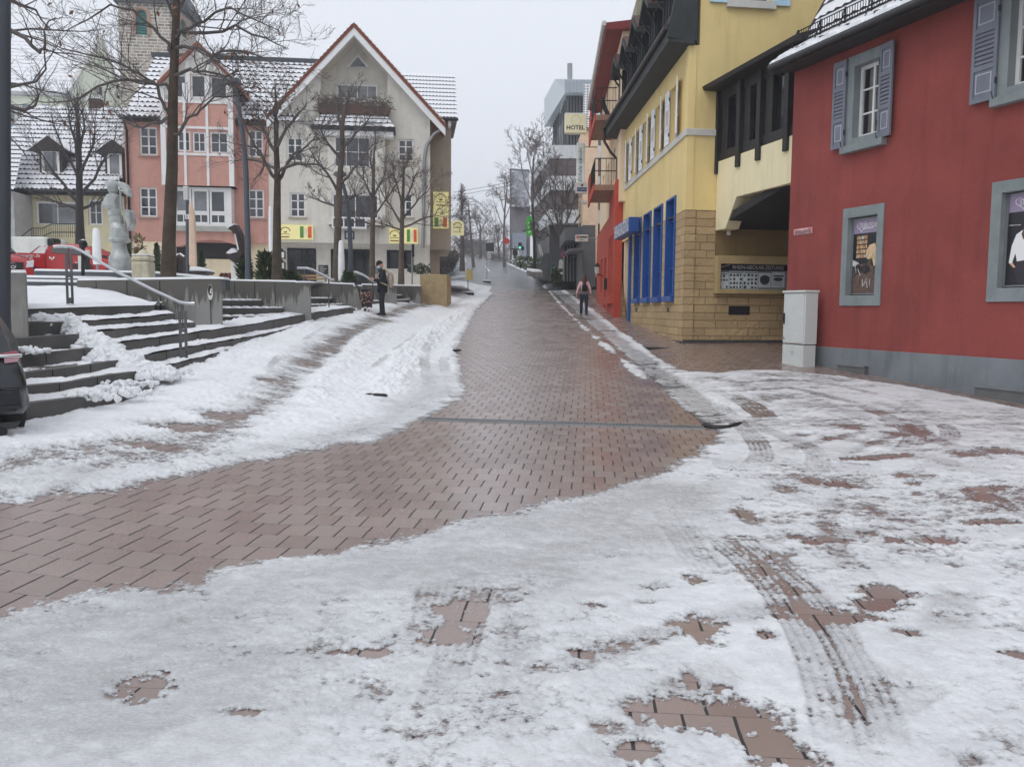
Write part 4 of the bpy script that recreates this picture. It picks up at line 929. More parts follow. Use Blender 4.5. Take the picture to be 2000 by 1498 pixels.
#  raised square: steps, cheek walls, plaza
def zp(x,y):return 1.56+0.0285*y
def ptz(px,py,Y):return at(px,py,Y)
PL_M=M('plaza_paving',(0.20,0.19,0.18),.7,var=.3)
m=MB()
for xa,ya,yb in((-11.0,20.5,24.6),(-7.9,24.6,30.2),(-6.4,30.2,34.9),(-5.2,34.9,39.5),(-3.9,39.5,47)):
 m.poly([(-60,ya,zp(0,ya)),(xa,ya,zp(0,ya)),(xa,yb,zp(0,yb)),(-60,yb,zp(0,yb))])
m.poly([(-60,47,zp(0,47)),(-2.8,47,zp(0,47)),(-2.8,70,zp(0,47)),(-60,70,zp(0,47))])
struct(m.build('square',SNOW),'snow covered paving of the raised town square','paving')
ST=[[(-60,607,13.4),(53,604,13.6),(187,600,14.8),(302,597,16.6)],[(-60,631,12.7),(53,628,13.0),(125,629,13.5),(184,627,14.1),(267,622,15.2),(342,614,16.6)],[(-60,664,11.9),(53,660,12.2),(157,652,13.1),(222,645,14.0),(294,638,15.3),(382,631,16.5)],[(-60,700,11.1),(35,694,11.5),(203,677,12.9),(246,668,13.6),(374,652,15.6),(436,643,16.6),(500,634,19.0),(600,614,23.2),(690,601,27.5)],[(-60,737,10.4),(35,730,10.7),(148,716,11.6),(259,699,12.7),(361,680,14.4),(454,665,16.4),(520,653,18.6),(610,631,23.0),(705,611,28.2)],[(-60,764,9.7),(35,756,10.0),(128,747,10.7),(214,732,11.6),(304,720,12.7),(414,694,14.8),(500,668,17.6),(590,646,21.2),(640,636,23.2)],[(-60,796,9.0),(56,788,9.4),(130,779,10.0),(240,766,11.0),(300,748,12.0)],]
def edge_pt(k,px):
 L=ST[k];xs=[p[0]for p in L];px=min(max(px,xs[0]),xs[-1])
 return at(px,float(np.interp(px,xs,[p[1]for p in L])),float(np.interp(px,xs,[p[2]for p in L])))
RIS=0.155
stp=thing('stone_steps','wide dark stone steps with snowy treads curving along the square','steps',edge_pt(4,200))
TREADS=[]
for k in range(len(ST)):
 m=MB();x0,x1=ST[k][0][0],ST[k][-1][0];n=max(8,int((x1-x0)/8));pxs=np.linspace(x0,x1,n+1)
 prev=None
 for i,px in enumerate(pxs):
  p=edge_pt(k,px)
  if k<len(ST)-1 and ST[k+1][-1][0]>=px-1:
   q=edge_pt(k+1,px);zb=min(p.z-.06,max(q.z,gz(p.x,p.y)-.1))
  else:zb=gz(p.x,p.y)-.15
  if k==0:up=p+Vector((-.6,2.6,.0))
  else:
   up=edge_pt(k-1,min(px,ST[k-1][-1][0]if px<=ST[k-1][-1][0]else 1e9))if px<=ST[k-1][-1][0]else p+Vector((-.9,.5,0))
   up=Vector((up.x,up.y,p.z))+(Vector((up.x,up.y,0))-Vector((p.x,p.y,0))).normalized()*.12
  cur=(p,Vector((p.x,p.y,zb-.25)),up)
  if prev:
   m.poly([prev[1],cur[1],cur[0],prev[0]]);m.poly([prev[0],cur[0],cur[2],prev[2]])
  prev=cur;TREADS.append((k,px,p,up))
 m.build('step',STEPM,stp)
 jm=MB()
 for px in np.arange(x0+37+13*k,x1,74):
  p=edge_pt(k,px);jm.hexa([p+Vector((-.006,-.008,-.15)),p+Vector((.006,-.008,-.15)),p+Vector((.006,.004,-.15)),p+Vector((-.006,.004,-.15))],[p+Vector((-.006,-.008,-.004)),p+Vector((.006,-.008,-.004)),p+Vector((.006,.004,-.004)),p+Vector((-.006,.004,-.004))])
 if jm.f and k in(3,4,5):jm.build('joint_lines',BLACK,stp)
def flight(rows,name_px,label):
 t=thing('stone_steps',label,'steps',at(*rows[-1][0]),'flights of steps between the concrete cheek walls')
 for k,(a,b)in enumerate(rows):
  A,B=at(*a),at(*b);bk=Vector((-.25,2.2,0));m=MB()
  m.hexa([A-Vector((0,0,.5)),B-Vector((0,0,.5)),B+bk-Vector((0,0,.5)),A+bk-Vector((0,0,.5))],[A,B,B+bk,A+bk]);m.build('step',STEPM,t)
  s=MB();nn=30;rng=random.Random(k+int(a[0]))
  for i in range(nn):
   c0_,c1_=A.lerp(B,i/nn),A.lerp(B,(i+1)/nn);h0,h1=.035+.02*math.sin(i*1.3+k),.035+.02*math.sin((i+1)*1.3+k)
   d0=bk*.02
   s.hexa([c0_+d0,c1_+d0,c1_+bk*.3,c0_+bk*.3],[c0_+d0*1.6+Vector((0,0,h0)),c1_+d0*1.6+Vector((0,0,h1)),c1_+bk*.3+Vector((0,0,h1)),c0_+bk*.3+Vector((0,0,h0))])
  s.build('tread_snow',SNOW,t,smooth=50)
flight([((434,587,22.6),(522,587,24.0)),((434,602,21.6),(550,602,23.2)),((434,619,20.4),(578,616,22.4))],0,'short dark flight of snowy steps behind the first concrete pier')
flight([((606,583,28.6),(646,583,29.4)),((606,596,27.6),(668,595,28.8)),((606,607,26.6),(690,603,28.2))],0,'short dark flight of snowy steps behind the shopping trolley')
flight([((704,589,33.0),(741,588,33.4)),((704,600,31.8),(745,598,32.4))],0,'two snowy steps behind the man in black')
flight([((772,577,36.5),(785,577,36.8)),((772,587,35.2),(800,585,36))],0,'last two snowy steps before the brown concrete planter')
def tread_snow():
 m=MB();rng=np.random.RandomState(3);o=None
 for k in range(len(ST)):
  T=[t for t in TREADS if t[0]==k];ns=7
  for i0 in range(len(T)-1):
   for(s0,s1)in[(0,1)]:
    pass
  fine_px=np.linspace(T[0][1],T[-1][1],6*len(T));rows=[]
  for px in fine_px:
   p=edge_pt(k,px);j=min(range(len(T)),key=lambda a:abs(T[a][1]-px));up=T[j][3]-T[j][2]
   q=[]
   ridge_px=90+(k-1)*42
   lefts=px<ridge_px+20
   for r in range(ns):
    f=r/(ns-1);pos=p+up*(0.03+f*(0.45 if k==0 else .92));N=float(fbm(np.array([pos.x*2.2]),np.array([pos.y*2.2+k*3]),31,4)[0]);n2=float(fbm(np.array([pos.x*7]),np.array([pos.y*7]),8,3)[0])
    base=0.05
    if lefts and k>=1:base=(0.0,.03,-.03,-.02,.0,.02,.03)[k]
    base=base if lefts else base+.012
    h=base+.05*N+.025*n2
    edge=min(1,f/.12)if not lefts else min(1,max(0,f-.1)/.2)
    h=h*(0.35+.65*edge)-(0.03 if(lefts and f<.25 and k>=1)else 0)
    q.append(pos+Vector((0,0,max(h,-.012))))
   rows.append([m.pv(v)for v in q])
  for a,b in zip(rows,rows[1:]):
   for r in range(ns-1):m.face((a[r],b[r],b[r+1],a[r+1]))
 return m
ts=tread_snow();o=ts.build('snow',SNOW,None,smooth=60);struct(o,'snow lying on the treads of the wide stone steps','snow','stuff')
rng=random.Random(12);m=MB()
PATH=[(70,622,13.3),(131,622,13.7),(160,645,13.3),(190,664,13.1),(215,684,12.8),(240,702,12.6),(262,716,12.4),(290,722,12.4),(330,724,12.6)]
WID=(.10,.15,.22,.25,.26,.24,.20,.16,.12)
def chunk_blob(p,r,sm=0):
 n,k=rng.choice((5,6,7)),4;a0=rng.uniform(0,6.28);M3=Matrix.Rotation(rng.uniform(0,3),3,Vector((rng.gauss(0,1),rng.gauss(0,1),rng.gauss(0,1))).normalized());sc=(rng.uniform(.8,1.4),rng.uniform(.7,1.1),rng.uniform(.55,.9));R=[]
 for j in range(1,k):
  th=math.pi*j/k;R.append([m.pv(Vector(p)+M3@Vector((r*sc[0]*math.sin(th)*math.cos(a0+6.283*i/n)*rng.uniform(.75,1.2),r*sc[1]*math.sin(th)*math.sin(a0+6.283*i/n)*rng.uniform(.75,1.2),r*sc[2]*math.cos(th))))for i in range(n)])
 t,b=m.pv(Vector(p)+M3@Vector((0,0,r*sc[2]*.9))),m.pv(Vector(p)-M3@Vector((0,0,r*sc[2]*.9)))
 for i in range(n):m.face((t,R[0][i],R[0][(i+1)%n]));m.face((b,R[-1][(i+1)%n],R[-1][i]))
 for x,y in zip(R,R[1:]):
  for i in range(n):m.face((x[i],y[i],y[(i+1)%n],x[(i+1)%n]))
for i in range(2600):
 s=rng.random()*(len(PATH)-1);a=int(s);f=s-a;P0=at(*PATH[a]);P1=at(*PATH[min(a+1,len(PATH)-1)]);p=P0.lerp(P1,f)
 sp=WID[a]*.55
 dx,dy=rng.gauss(0,sp),rng.gauss(0,sp);p=p+Vector((dx,dy*.7,0));ht=.16*math.exp(-(dx*dx+dy*dy)/(2*sp*sp))
 p.z+=-.11+ht*rng.uniform(.7,1.05);chunk_blob(p,rng.uniform(.02,.05)if rng.random()<.75 else rng.uniform(.05,.105))
for(px,py,Y,n_,sp)in((240,757,10.9,60,.13),(190,765,10.3,40,.16),(55,676,11.6,40,.10),(320,720,12.8,50,.12),(250,742,11.6,60,.15),(700,600,27,10,.2)):
 for i in range(n_):
  p=at(px,py,Y)+Vector((rng.gauss(0,sp*1.5),rng.gauss(0,sp*.7),rng.uniform(-.09,-.02)));chunk_blob(p,rng.uniform(.02,.055))
o=m.build('snow',SNOW,None,smooth=28);struct(o,'lumpy ridge of shovelled snow running down the steps','snow','stuff')
def snowcap(m,loop,h=.05):
 c=sum((Vector(p)for p in loop),Vector())/len(loop)
 m.hexa([Vector(p)for p in loop],[Vector(p)+(c-Vector(p))*.03+Vector((0,0,h))for p in loop])
def cheek(label,face,pier,zext,depth=1.7,mat=None,plate=False,snow=True,bot=.6):
 """face: two ends (px, pytop, Y) of the wall seen from the street; pier: (px0, px1, pytop, pybot, Y) end pier"""
 a,b=at(*face[0]),at(*face[1]);dv=(b-a);dv.z=0;n=Vector((dv.y,-dv.x,0)).normalized();n=n if n.y<0 else-n
 t=thing('cheek_wall',label,'wall',Vector(((a.x+b.x)/2,(a.y+b.y)/2,a.z-1)),'concrete cheek walls between the flights')
 m=MB();lo=lambda p:Vector((p.x,p.y,p.z-zext));bk=Vector((b.x/b.y,1,0)).normalized()*depth
 m.hexa([lo(a),lo(b),lo(b)+bk,lo(a)+bk],[a,b,b+bk,a+bk]);m.build('wall',mat or CONCW,t,bevel=.012)
 jm=MB()
 for f in np.arange(.18,.95,.27):c0_=a.lerp(b,float(f));jm.bar(lo(c0_)+n*.002,c0_+n*.002-Vector((0,0,.03)),.02,.012)
 jm.build('panel_joints',BLACK,t)
 sm=MB();snowcap(sm,[a+n*.0,b+n*.0,b+bk,a+bk],.045)
 if pier:
  x0,x1,yt,yb,Y=pier;p,q=at(x0,yt,Y),at(x1,yt,Y);bt=at((x0+x1)/2,yb,Y).z-.12
  pb=Vector((q.x/q.y*.98,1,0))*.62;m=MB();dn=lambda v:Vector((v.x,v.y,bt))
  m.hexa([dn(p),dn(q),dn(q)+pb,dn(p)+pb],[p,q,q+pb,p+pb]);m.build('pier',mat or CONCP,t,bevel=.015);snowcap(sm,[p,q,q+pb,p+pb],.04)
  pass
 sm.build('snow_cap',SNOW,t,smooth=40);return t
w1=cheek('longest concrete wall with a round badge on its end pier beside the handrail',((150,548,19.6),(384,545,17.15)),(380,433,545,644,17.0),1.5)
cheek('concrete wall and pier behind the badge wall, trees standing above it',((433,548,24.6),(580,551,23.2)),(577,607,552,625,23.0),1.3)
cheek('concrete wall whose pier stands beside the shopping trolley',((605,552,30.6),(693,556,29.2)),(690,708,559,612,29.0),1.1)
cheek('narrow concrete wall just behind the man in black',((706,556,35.0),(761,558,34.2)),(757,775,558,597,34.0),1.1)
cheek('low concrete wall beside the brown planter',((772,558,37.4),(822,559,37.2)),(806,822,559,592,36.6),1.3)
cheek('pale concrete wall end beside the parked black car',((-30,533,13.2),(50,533,13.0)),(18,51,533,682,12.6),2.4,1.0,CONC)
PLB=M('brown_concrete',alb(150,132,100,1.5),.85,var=.2,bump=.3,stain=.8)
p,q=at(820,536,38),at(873,536,38.2);t=thing('concrete_planter','brown streaked concrete planter box at the end of the steps','planter',Vector(((p.x+q.x)/2,38,1.9)))
m=MB();bb=Vector((0,2.6,0));m.hexa([Vector((v.x,v.y,1.6))for v in(p,q,q+bb,p+bb)],[p,q,q+bb,p+bb]);m.build('box',PLB,t,bevel=.02)
m=MB();rg=random.Random(5)
for i in range(120):
 c=at(rg.uniform(800,835),rg.uniform(522,538),rg.uniform(38.3,40));a=rg.uniform(0,6.3);r=rg.uniform(.1,.28)
 m.poly([c,c+Vector((math.cos(a)*r,math.sin(a)*r,r*.5)),c+Vector((math.cos(a+.6)*r*.7,math.sin(a+.6)*r*.7,r*.9))])
m.build('plants',M('dark_leaf',(0.05,0.07,0.04),.6,var=.4),t)
c=at(410.5,571,16.985);t=thing('round_badge','small oval badge with a dark figure fixed to the concrete pier','badge',c)
m=MB();m.prism([c+Vector((.055*math.cos(k*.2618),0,.155*math.sin(k*.2618)))for k in range(24)],(0,.012,0));m.build('plate',OFFW,t)
m=MB();m.prism([c+Vector((.045*math.cos(k*.2618),-.004,.04+.105*math.sin(k*.2618)))for k in range(24)],(0,.004,0));m.build('figure',BLACK,t)
m=MB();m.poly([c+Vector(v)for v in((-.01,-.006,-.02),(.03,-.006,-.03),(.035,-.006,.06),(.02,-.006,.09),(.005,-.006,.05))]);m.build('figure_highlight',OFFW,t)
m=MB();m.hexa([c+Vector(v)for v in((-.005,.0,-1.0),(.007,.0,-1.0),(.007,.02,-1.0),(-.005,.02,-1.0))],[c+Vector(v)for v in((-.004,.0,-.15),(.006,.0,-.15),(.006,.02,-.15),(-.004,.02,-.15))]);m.build('cable',DARKM,t)
def terrace(pa,pb,yb,label,mat,th=.5):
 a,b=at(*pa),at(*pb);t=thing('terrace_wall',label,'wall',(a+b)/2,'low dark terrace walls behind the landing')
 m=MB();za,zb_=at(pa[0],yb[0],pa[2]).z,at(pb[0],yb[1],pb[2]).z;k=Vector((0,th,0))
 m.hexa([Vector((a.x,a.y,za-.1)),Vector((b.x,b.y,zb_-.1)),Vector((b.x,b.y+th,zb_-.1)),Vector((a.x,a.y+th,za-.1))],[a,b,b+k,a+k]);m.build('wall',mat,t)
 s=MB();snowcap(s,[a,b,b+k,a+k],.06);s.build('snow_cap',SNOW,t)
BLUST=M('blue_grey_stone',(0.085,0.09,0.10),.7,var=.4,vscale=1.2,bump=.2)
terrace((66,529,25),(268,533,25),(540,541),'upper dark terrace wall with snow along its top, below the red pickup',BLUST)
terrace((-10,541,22),(214,545,21.5),(553,552),'middle dark terrace wall with snow along its top',BLUST)
terrace((-10,549,20.5),(157,552,20.2),(566,566),'lowest dark terrace wall just above the snowy landing',BLUST)
terrace((268,531,24),(440,546,23),(549,560),'snow topped low wall running behind the sandstone stele',BLUST,.4)
m=MB();A_=[(-80,606,13.3),(53,603.5,13.55),(187,599,14.75),(302,596,16.55)];B_=[(-80,563,20.35),(40,562,20.2),(157,562,20.0),(200,566,19.6)]
A_,B_=[at(*p)for p in A_],[at(*p)for p in B_];g_=[]
for i in range(31):
 s_=i/10;k_=min(int(s_),2);f_=s_-k_;g_.append([m.pv(A_[k_].lerp(A_[k_+1],f_).lerp(B_[k_].lerp(B_[k_+1],f_),j/16)+Vector((0,0,(.045+.02*float(fbm(np.array([i*.31]),np.array([j*.27]),5)[0]))*(j>0))))for j in range(17)])
for x,y in zip(g_,g_[1:]):
 for j in range(16):m.face((x[j],y[j],y[j+1],x[j+1]))
struct(m.build('snow',SNOW),'smooth snow covering the landing above the steps','snow','stuff')
def handrail(label,path,posts,r=.026,twin=True):
 t=thing('handrail',label,'handrail',at(*path[0]),'steel handrails on the steps');m=MB();m.tube([at(*p)for p in path],r,8);m.build('rail',STEEL,t,smooth=60)
 for(px,yt,yb,Y)in posts:
  a,b=at(px,yt,Y),at(px,yb,Y);m=MB();w=.042
  if twin:
   for s in(-w,w):m.bar(Vector((a.x+s,a.y,b.z)),Vector((a.x+s,a.y,a.z-.12)),.014,.04)
   m.bar(Vector((a.x-w,a.y,b.z+.06)),Vector((a.x+w,a.y,b.z+.06)),.05,.10);m.bar(Vector((a.x-w,a.y,(a.z+b.z)/2)),Vector((a.x+w,a.y,(a.z+b.z)/2)),.03,.05);m.tube([Vector((a.x,a.y,a.z-.3)),a],.012,6)
  else:m.tube([Vector((a.x,a.y,b.z)),a],.02,6)
  m.build('post',M('post_grey',(.13,.135,.14),.45,.6),t)
handrail('steel handrail sloping down to the round badge pier',[(105,482,14.6),(122,481,14.6),(143,483,14.5),(160,491,14.4),(230,532,13.7),(300,567,13.1),(350,590,12.7),(363,593,12.6),(381,593,12.6)],[(133,484,594,14.5),(356,592,699,12.65)])
handrail('steel handrail above the second concrete wall',[(581,524,25),(600,524,24.9),(612,528,24.6),(635,540,23.8),(648,547,23.2),(654,547,23.1)],[(594,524,552,25),(642,546,600,23.3)],.04,False)
handrail('steel handrail running down behind the man in black',[(679,532,32),(697,532,31.8),(709,537,31.5),(730,550,30.5),(739,552,30.3)],[(691,532,556,31.9),(728,549,590,30.6)],.05,False)
#  houses round the square
BEI=M('beige_render',alb(178,175,167,1.55),.9,var=.07,bump=.25,stain=.3);BEID=M('taupe_render',alb(142,132,118,1.4),.9,var=.07,bump=.25)
PNK=M('salmon_render',alb(164,124,113,1.5),.9,var=.07,bump=.25,stain=.25);SAND_B=M('base_render',alb(190,178,152,1.5),.9,var=.1)
SOFW=M('white_boards',alb(190,192,192,1.6),.6,var=.05)
FL=Fr(at(850,500,45),(1,.115),(.115,-1));F=FL
zb_=zp(0,44);ub0=F.uz(525,500)[0];ub1=F.uz(840,400)[0]
bei=thing('beige_house','beige rendered gabled house with restaurant signs and flower balcony','house',F.P((ub0+ub1)/2,zb_))
def rects(L,F=None,w=0.0):F=F or FL;return[F.rect(*r,w)for r in L]
WN=rects([(777,272,808,316),(566,376,597,425),(778,378,806,425),(560,268,592,316)])
zov=F.uz(600,474)[1]
lg=F.pts([(626,205),(626,140),(692,74),(757,140),(757,205)])
apx=F.uz(692,64)
m=MB();m.wall([F.P(ub0,zov),F.P(ub1,zov),F.P(*F.uz(840,224)),F.P(*apx),F.P(*F.uz(525,236))],[F.hole(r)for r in WN]+[lg],F.n,1.1,0,0)
back=F.pts([(626,208),(626,135),(692,62),(757,135),(757,208)],0);bw=F.uz(692,208)[1]
m.poly([p-F.n*1.09 for p in back])
m.fbox(F,ub0+.3,ub1,zb_-.6,zov-.001,-2.6,-.9,0)
m.build('wall',BEI,bei)
for r in WN:window(F,bei,r,-.08,WHITE,GLASS,2,3,.09,BEID,mw=.05)
LW=[F.rect(658,166,738,196,-1.09)]
o=window(F,bei,LW[0],-1.0,WHITE,GLASSC,4,1,.09)
tri=F.pts([(699,106),(722,133),(676,133)],-1.02);m=MB();m.prism(tri,F.n*.05);o=m.build('window',WHITE,bei);c=sum(tri,Vector())/3
m=MB();m.poly([c+(p-c)*.72+F.n*.06-Vector((0,0,.03))for p in tri]);m.build('pane',GLASS,o)
zap=F.uz(691,47,.6)[1];uap=F.uz(691,47,.6)[0]
for nm,(ex,ey)in(('r',(870,244)),('l',(520,228))):
 ue,ze=F.uz(ex,ey,.6);m=MB();th=.16
 m.hexa([F.P(uap,zap-th,.6),F.P(ue,ze-th,.6),F.P(ue,ze-th,-9),F.P(uap,zap-th,-9)],[F.P(uap,zap,.6),F.P(ue,ze,.6),F.P(ue,ze,-9),F.P(uap,zap,-9)]);o=m.build('roof',EDGE_R,bei)
 d=Vector((ue-uap,0,ze-zap));L=d.length;m=MB()
 for i in range(26):
  f0,f1=i/26,(i+1.1)/26;hh=.05
  P=lambda f,w,dz:F.P(uap+(ue-uap)*f,zap+(ze-zap)*f+dz,w)
  m.hexa([P(f0,.66,0.0),P(f1,.66,0),P(f1,.4,0),P(f0,.4,0)],[P(f0,.66,.03),P(f1,.66,.11),P(f1,.4,.11),P(f0,.4,.03)])
 m.build('verge_tiles',EDGE_R,o)
 m=MB();k=.05
 q=lambda f,dz,w:F.P(uap+(ue-uap)*f,zap+(ze-zap)*f+dz,w)
 m.hexa([q(0.0,-.55,.5),q(1,-.55,.5),q(1,-.55,.56),q(0,-.55,.56)],[q(0,-th,.5),q(1,-th,.5),q(1,-th,.56),q(0,-th,.56)]);m.build('bargeboard',SOFW,o)
 m=MB();m.hexa([q(0,-.30,-.0),q(1,-.30,0),q(1,-.3,.5),q(0,-.3,.5)],[q(0,-th,0),q(1,-th,0),q(1,-th,.5),q(0,-th,.5)]);m.build('soffit',SOFW,o)
 m=MB();m.hexa([q(.0,th-.05,-9),q(1,th-.05,-9),q(1,th-.05,.35),q(0,th-.05,.35)],[q(0,th+.03,-9),q(1,th+.03,-9),q(1,th+.03,.35),q(0,th+.03,.35)]);m.build('roof_snow',SNOW,o)
bu0,bu1,bz0,bz1=F.rect(640,244,752,440,.7);bay=MB()
bwin=[F.rect(652,266,724,328,.7),F.rect(648,378,740,428,.7)]
bay.wall([F.P(bu0,bz0,.7),F.P(bu1,bz0,.7),F.P(bu1,bz1,.7),F.P(bu0,bz1,.7)],[F.hole(r,.7)for r in bwin],F.n,.69);bay.poly([F.P(bu0,bz0,.7),F.P(bu0,bz0,0),F.P(bu1,bz0,0),F.P(bu1,bz0,.7)])
b_o=bay.build('bay',BEI,bei)
for r,nx,nz in zip(bwin,(3,2),(2,1)):
 o=window(F,b_o,r,.66,WHITE,GLASS,nx,nz,.1)
r=F.rect(648,425,716,446,.85);m=MB();m.fbox(F,r[0],r[1],r[2],r[3],.3,.84);m.build('balcony_box',WHITE,b_o,bevel=.02)
m=MB()
for i in range(3):a=r[0]+.08+(r[1]-r[0]-.1)*i/3;m.fbox(F,a,a+(r[1]-r[0])/3-.1,r[2]+.08,r[3]-.06,.84,.846)
m.build('balcony_pane',GLASS,b_o)
e0,e1=F.uz(607,245,1.05),F.uz(772,245,1.05);t0,t1=F.uz(638,222,.1),F.uz(748,218,.1)
m=MB();roof_rows(m,[F.P(e0[0],e0[1],1.05),F.P(e1[0],e0[1],1.05),F.P(t1[0],t1[1],.05),F.P(t0[0],t1[1],.05)],4,12,.06,.02)
m.poly([F.P(e0[0],e0[1],1.05),F.P(t0[0],t1[1],.05),F.P(t0[0],e0[1],.05)],1);m.poly([F.P(e1[0],e0[1],1.05),F.P(t1[0],t1[1],.05),F.P(t1[0],e0[1],.05)],1)
m.fbox(F,e0[0],e1[0],e0[1]-.18,e0[1],0,1.08,1)
o=m.build('bay_roof',[tile_mat('bay_tiles',TILE_R,.38),DARKM],bei);m=MB();m.fbox(F,e0[0]+.1,e1[0]-.1,e0[1]-.42,e0[1]-.18,0,.95);m.build('bay_cornice',SOFW,o)
m=MB();r=F.rect(622,206,758,222,.5);m.fbox(F,r[0],r[1],r[2],r[3],0.05,.5);fb=m.build('flower_box',M('box_brown',(0.12,.06,.045),.8),bei);m=MB();rg=random.Random(3)
for i in range(900):
 u=rg.uniform(r[0]-.1,r[1]+.1);z=rg.gauss(r[3]+.05,.22);w=rg.uniform(.1,.75);c=F.P(u,z,w);a=rg.uniform(0,6.3);l=rg.uniform(.12,.4);v=Vector((math.cos(a)*l,rg.uniform(-.1,.1),math.sin(a)*l-.05));k=Vector((.02,0,.03))
 m.poly([c,c+v,c+v+k,c+k],0 if rg.random()<.8 else 1)
m.build('dry_plants',[M('dry_twigs',(0.11,0.085,0.075),.8,var=.4),M('dry_green',(0.10,.10,.06),.8)],fb)
ue0,ue1=F.uz(838,400,-2)[0],F.uz(881,400,-2)[0];zr0=F.uz(860,488,-2)[1];zr1=F.uz(860,222,-2)[1]
m=MB();m.fbox(F,ue0,ue1,zr0,zr1,-8,-2);m.fbox(F,ue0-1,ue1-.6,zb_-1,zr0,-7,-2.61);m.build('corner_wall',BEID,bei)
le0,le1=F.uz(700,231,-1.2),F.uz(893,231,-1.2);te=F.uz(800,143,-5.6)
m=MB();roof_rows(m,[F.P(le0[0],le1[1],-1.2),F.P(le1[0],le1[1],-1.2),F.P(le1[0]+.1,te[1],-5.6),F.P(le0[0],te[1],-5.6)],11,28,.06,.025);m.fbox(F,le0[0],le1[0],le1[1]-.14,le1[1]-.02,-6,-1.15,1)
o=m.build('wing_roof',[tile_mat('white_roof',TILE_D,.12),M('edge_pale',(.20,.19,.19),.8)],bei,smooth=35)
m=MB();m.tube([F.P(le0[0],le1[1]-.1,-1.1),F.P(le1[0]+.05,le1[1]-.1,-1.1)],.08,8);m.build('gutter',DARKM,o)
m=MB()
for x in(855,866,878):u=F.uz(x,240,-1.4)[0];m.fbox(F,u-.08,u+.08,le1[1]-.4,le1[1]-.14,-2,-1.3)
m.build('rafter_end',SOFW,o)
m=MB();m.tube([F.P(*F.uz(868,250,.3),.3),F.P(*F.uz(848,262,.1),.1),F.P(*F.uz(833,285,.1),.1),F.P(*F.uz(829,310,.08),.08),F.P(*F.uz(826,485,.08),.08)],.085,8);m.build('downpipe',GALV,bei,smooth=60)
m=MB();gf=[]
for x0,y0,x1,y1 in((563,486,616,560),(648,488,726,560),(757,490,806,525),(440,484,516,510)):
 r=F.rect(x0,y0,x1,y1,-.9);m=MB();m.fbox(F,r[0],r[1],max(r[2],zb_-.3),r[3],-.92,-.88);gf.append(r);o=m.build('shop_window',GLASSD,bei);m=MB()
 for k in range(3):u=r[0]+(r[1]-r[0])*k/2;m.fbox(F,u-.04,u+.04,max(r[2],zb_),r[3],-.9,-.84)
 m.fbox(F,r[0],r[1],r[3]-.08,r[3]+.02,-.9,-.835);m.build('shop_window_frame',DARKM,o)
pin=thing('pink_house','salmon pink house with white framed bay and snowy red roof','house',F.P(F.uz(390,500)[0],zb_))
pu0,pu1=F.uz(247,400)[0],F.uz(526,400)[0]-.002;zpe=F.uz(300,226)[1];zpo=F.uz(300,472)[1]
PW=rects([(272,248,307,304),(272,366,307,424),(484,254,514,308),(484,370,516,426)])
m=MB();m.wall([F.P(pu0,zpo),F.P(pu1,zpo),F.P(pu1,zpe),F.P(pu0,zpe)],[F.hole(r)for r in PW],F.n,.3)
m.fbox(F,pu0,pu0+.3,zb_-1,zpe,-8,-.3);m.build('wall',PNK,pin)
m=MB();m.fbox(F,pu0,F.uz(330,480)[0],zb_-1,zpo-.001,-.6,-.02);m.build('base_wall',SAND_B,pin);m=MB();m.fbox(F,F.uz(480,480)[0],pu1,zb_-1,zpo-.001,-.9,-.3);m.build('base_wall',SAND_B,pin)
for r in PW:window(F,pin,r,-.08,WHITE,GLASS,2,3,.09,M('sill_taupe',alb(140,124,112,1.4),.8),mw=.05)
le0,te=F.uz(240,227,.5),F.uz(258,108,-4.6);m=MB()
roof_rows(m,[F.P(le0[0],le0[1],.5),F.P(pu1+1.5,le0[1],.5),F.P(pu1+4.0,te[1],-4.6),F.P(le0[0]+.2,te[1],-4.6)],14,34,.065,.045,jit=.02);m.fbox(F,le0[0],pu1,le0[1]-.16,le0[1]-.03,-4,.5,1)
pr=m.build('roof',[RT_SNOW2,EDGE_D],pin,smooth=35);m=MB();m.fbox(F,le0[0],pu1+4,te[1]-.1,te[1]+.14,-4.8,-4.4);m.build('ridge',M('ridge_slate',(.05,.055,.065),.7),pr)
m=MB();m.tube([F.P(pu0+.02,le0[1]-.1,.6),F.P(pu1-5,le0[1]-.1,.6)],.09,8);m.tube([F.P(pu0+.15,le0[1]-.15,.55),F.P(pu0+.15,le0[1]-.6,.1),F.P(pu0+.15,zb_,.08)],.06,8);m.build('gutter',DARKM,pin,smooth=60)
bw_=1.0
X0,X1=F.uz(318,300,bw_)[0],F.uz(456,300,bw_)[0];zy0,zy1=F.uz(385,363,bw_)[1],F.uz(385,152,bw_)[1];ap=F.uz(385,92,bw_)
BWN=[F.rect(*r,bw_)for r in((346,256,372,296),(376,258,402,298),(410,258,446,300))];GLZ=[F.rect(*r,bw_)for r in((340,146,364,192),(372,146,402,192),(410,150,444,192))]
m=MB();m.wall([F.P(X0,zy0,bw_),F.P(X1,zy0,bw_),F.P(X1,zy1,bw_),F.P(ap[0],ap[1],bw_),F.P(X0,zy1,bw_)],[F.hole(r,bw_)for r in BWN+GLZ],F.n,.98);m.poly([F.P(X0,zy0,bw_),F.P(X0,zy0,0),F.P(X1,zy0,0),F.P(X1,zy0,bw_)])
by=m.build('bay',PNK,pin)
for r in BWN:window(F,by,r,bw_-.05,WHITE,GLASS,2,2,.08)
for r in GLZ:window(F,by,r,bw_-.05,WHITE,GLASS,1,1,.08)
m=MB();zA_,zB_=F.uz(385,198,bw_)[1],F.uz(385,204,bw_)[1]
for x in(320,362,406,452):u=F.uz(x,300,bw_)[0];h_=.12 if x in(320,452)else .06;m.fbox(F,u-h_,u+h_,zy0,zy1-.3,bw_,bw_+.06)
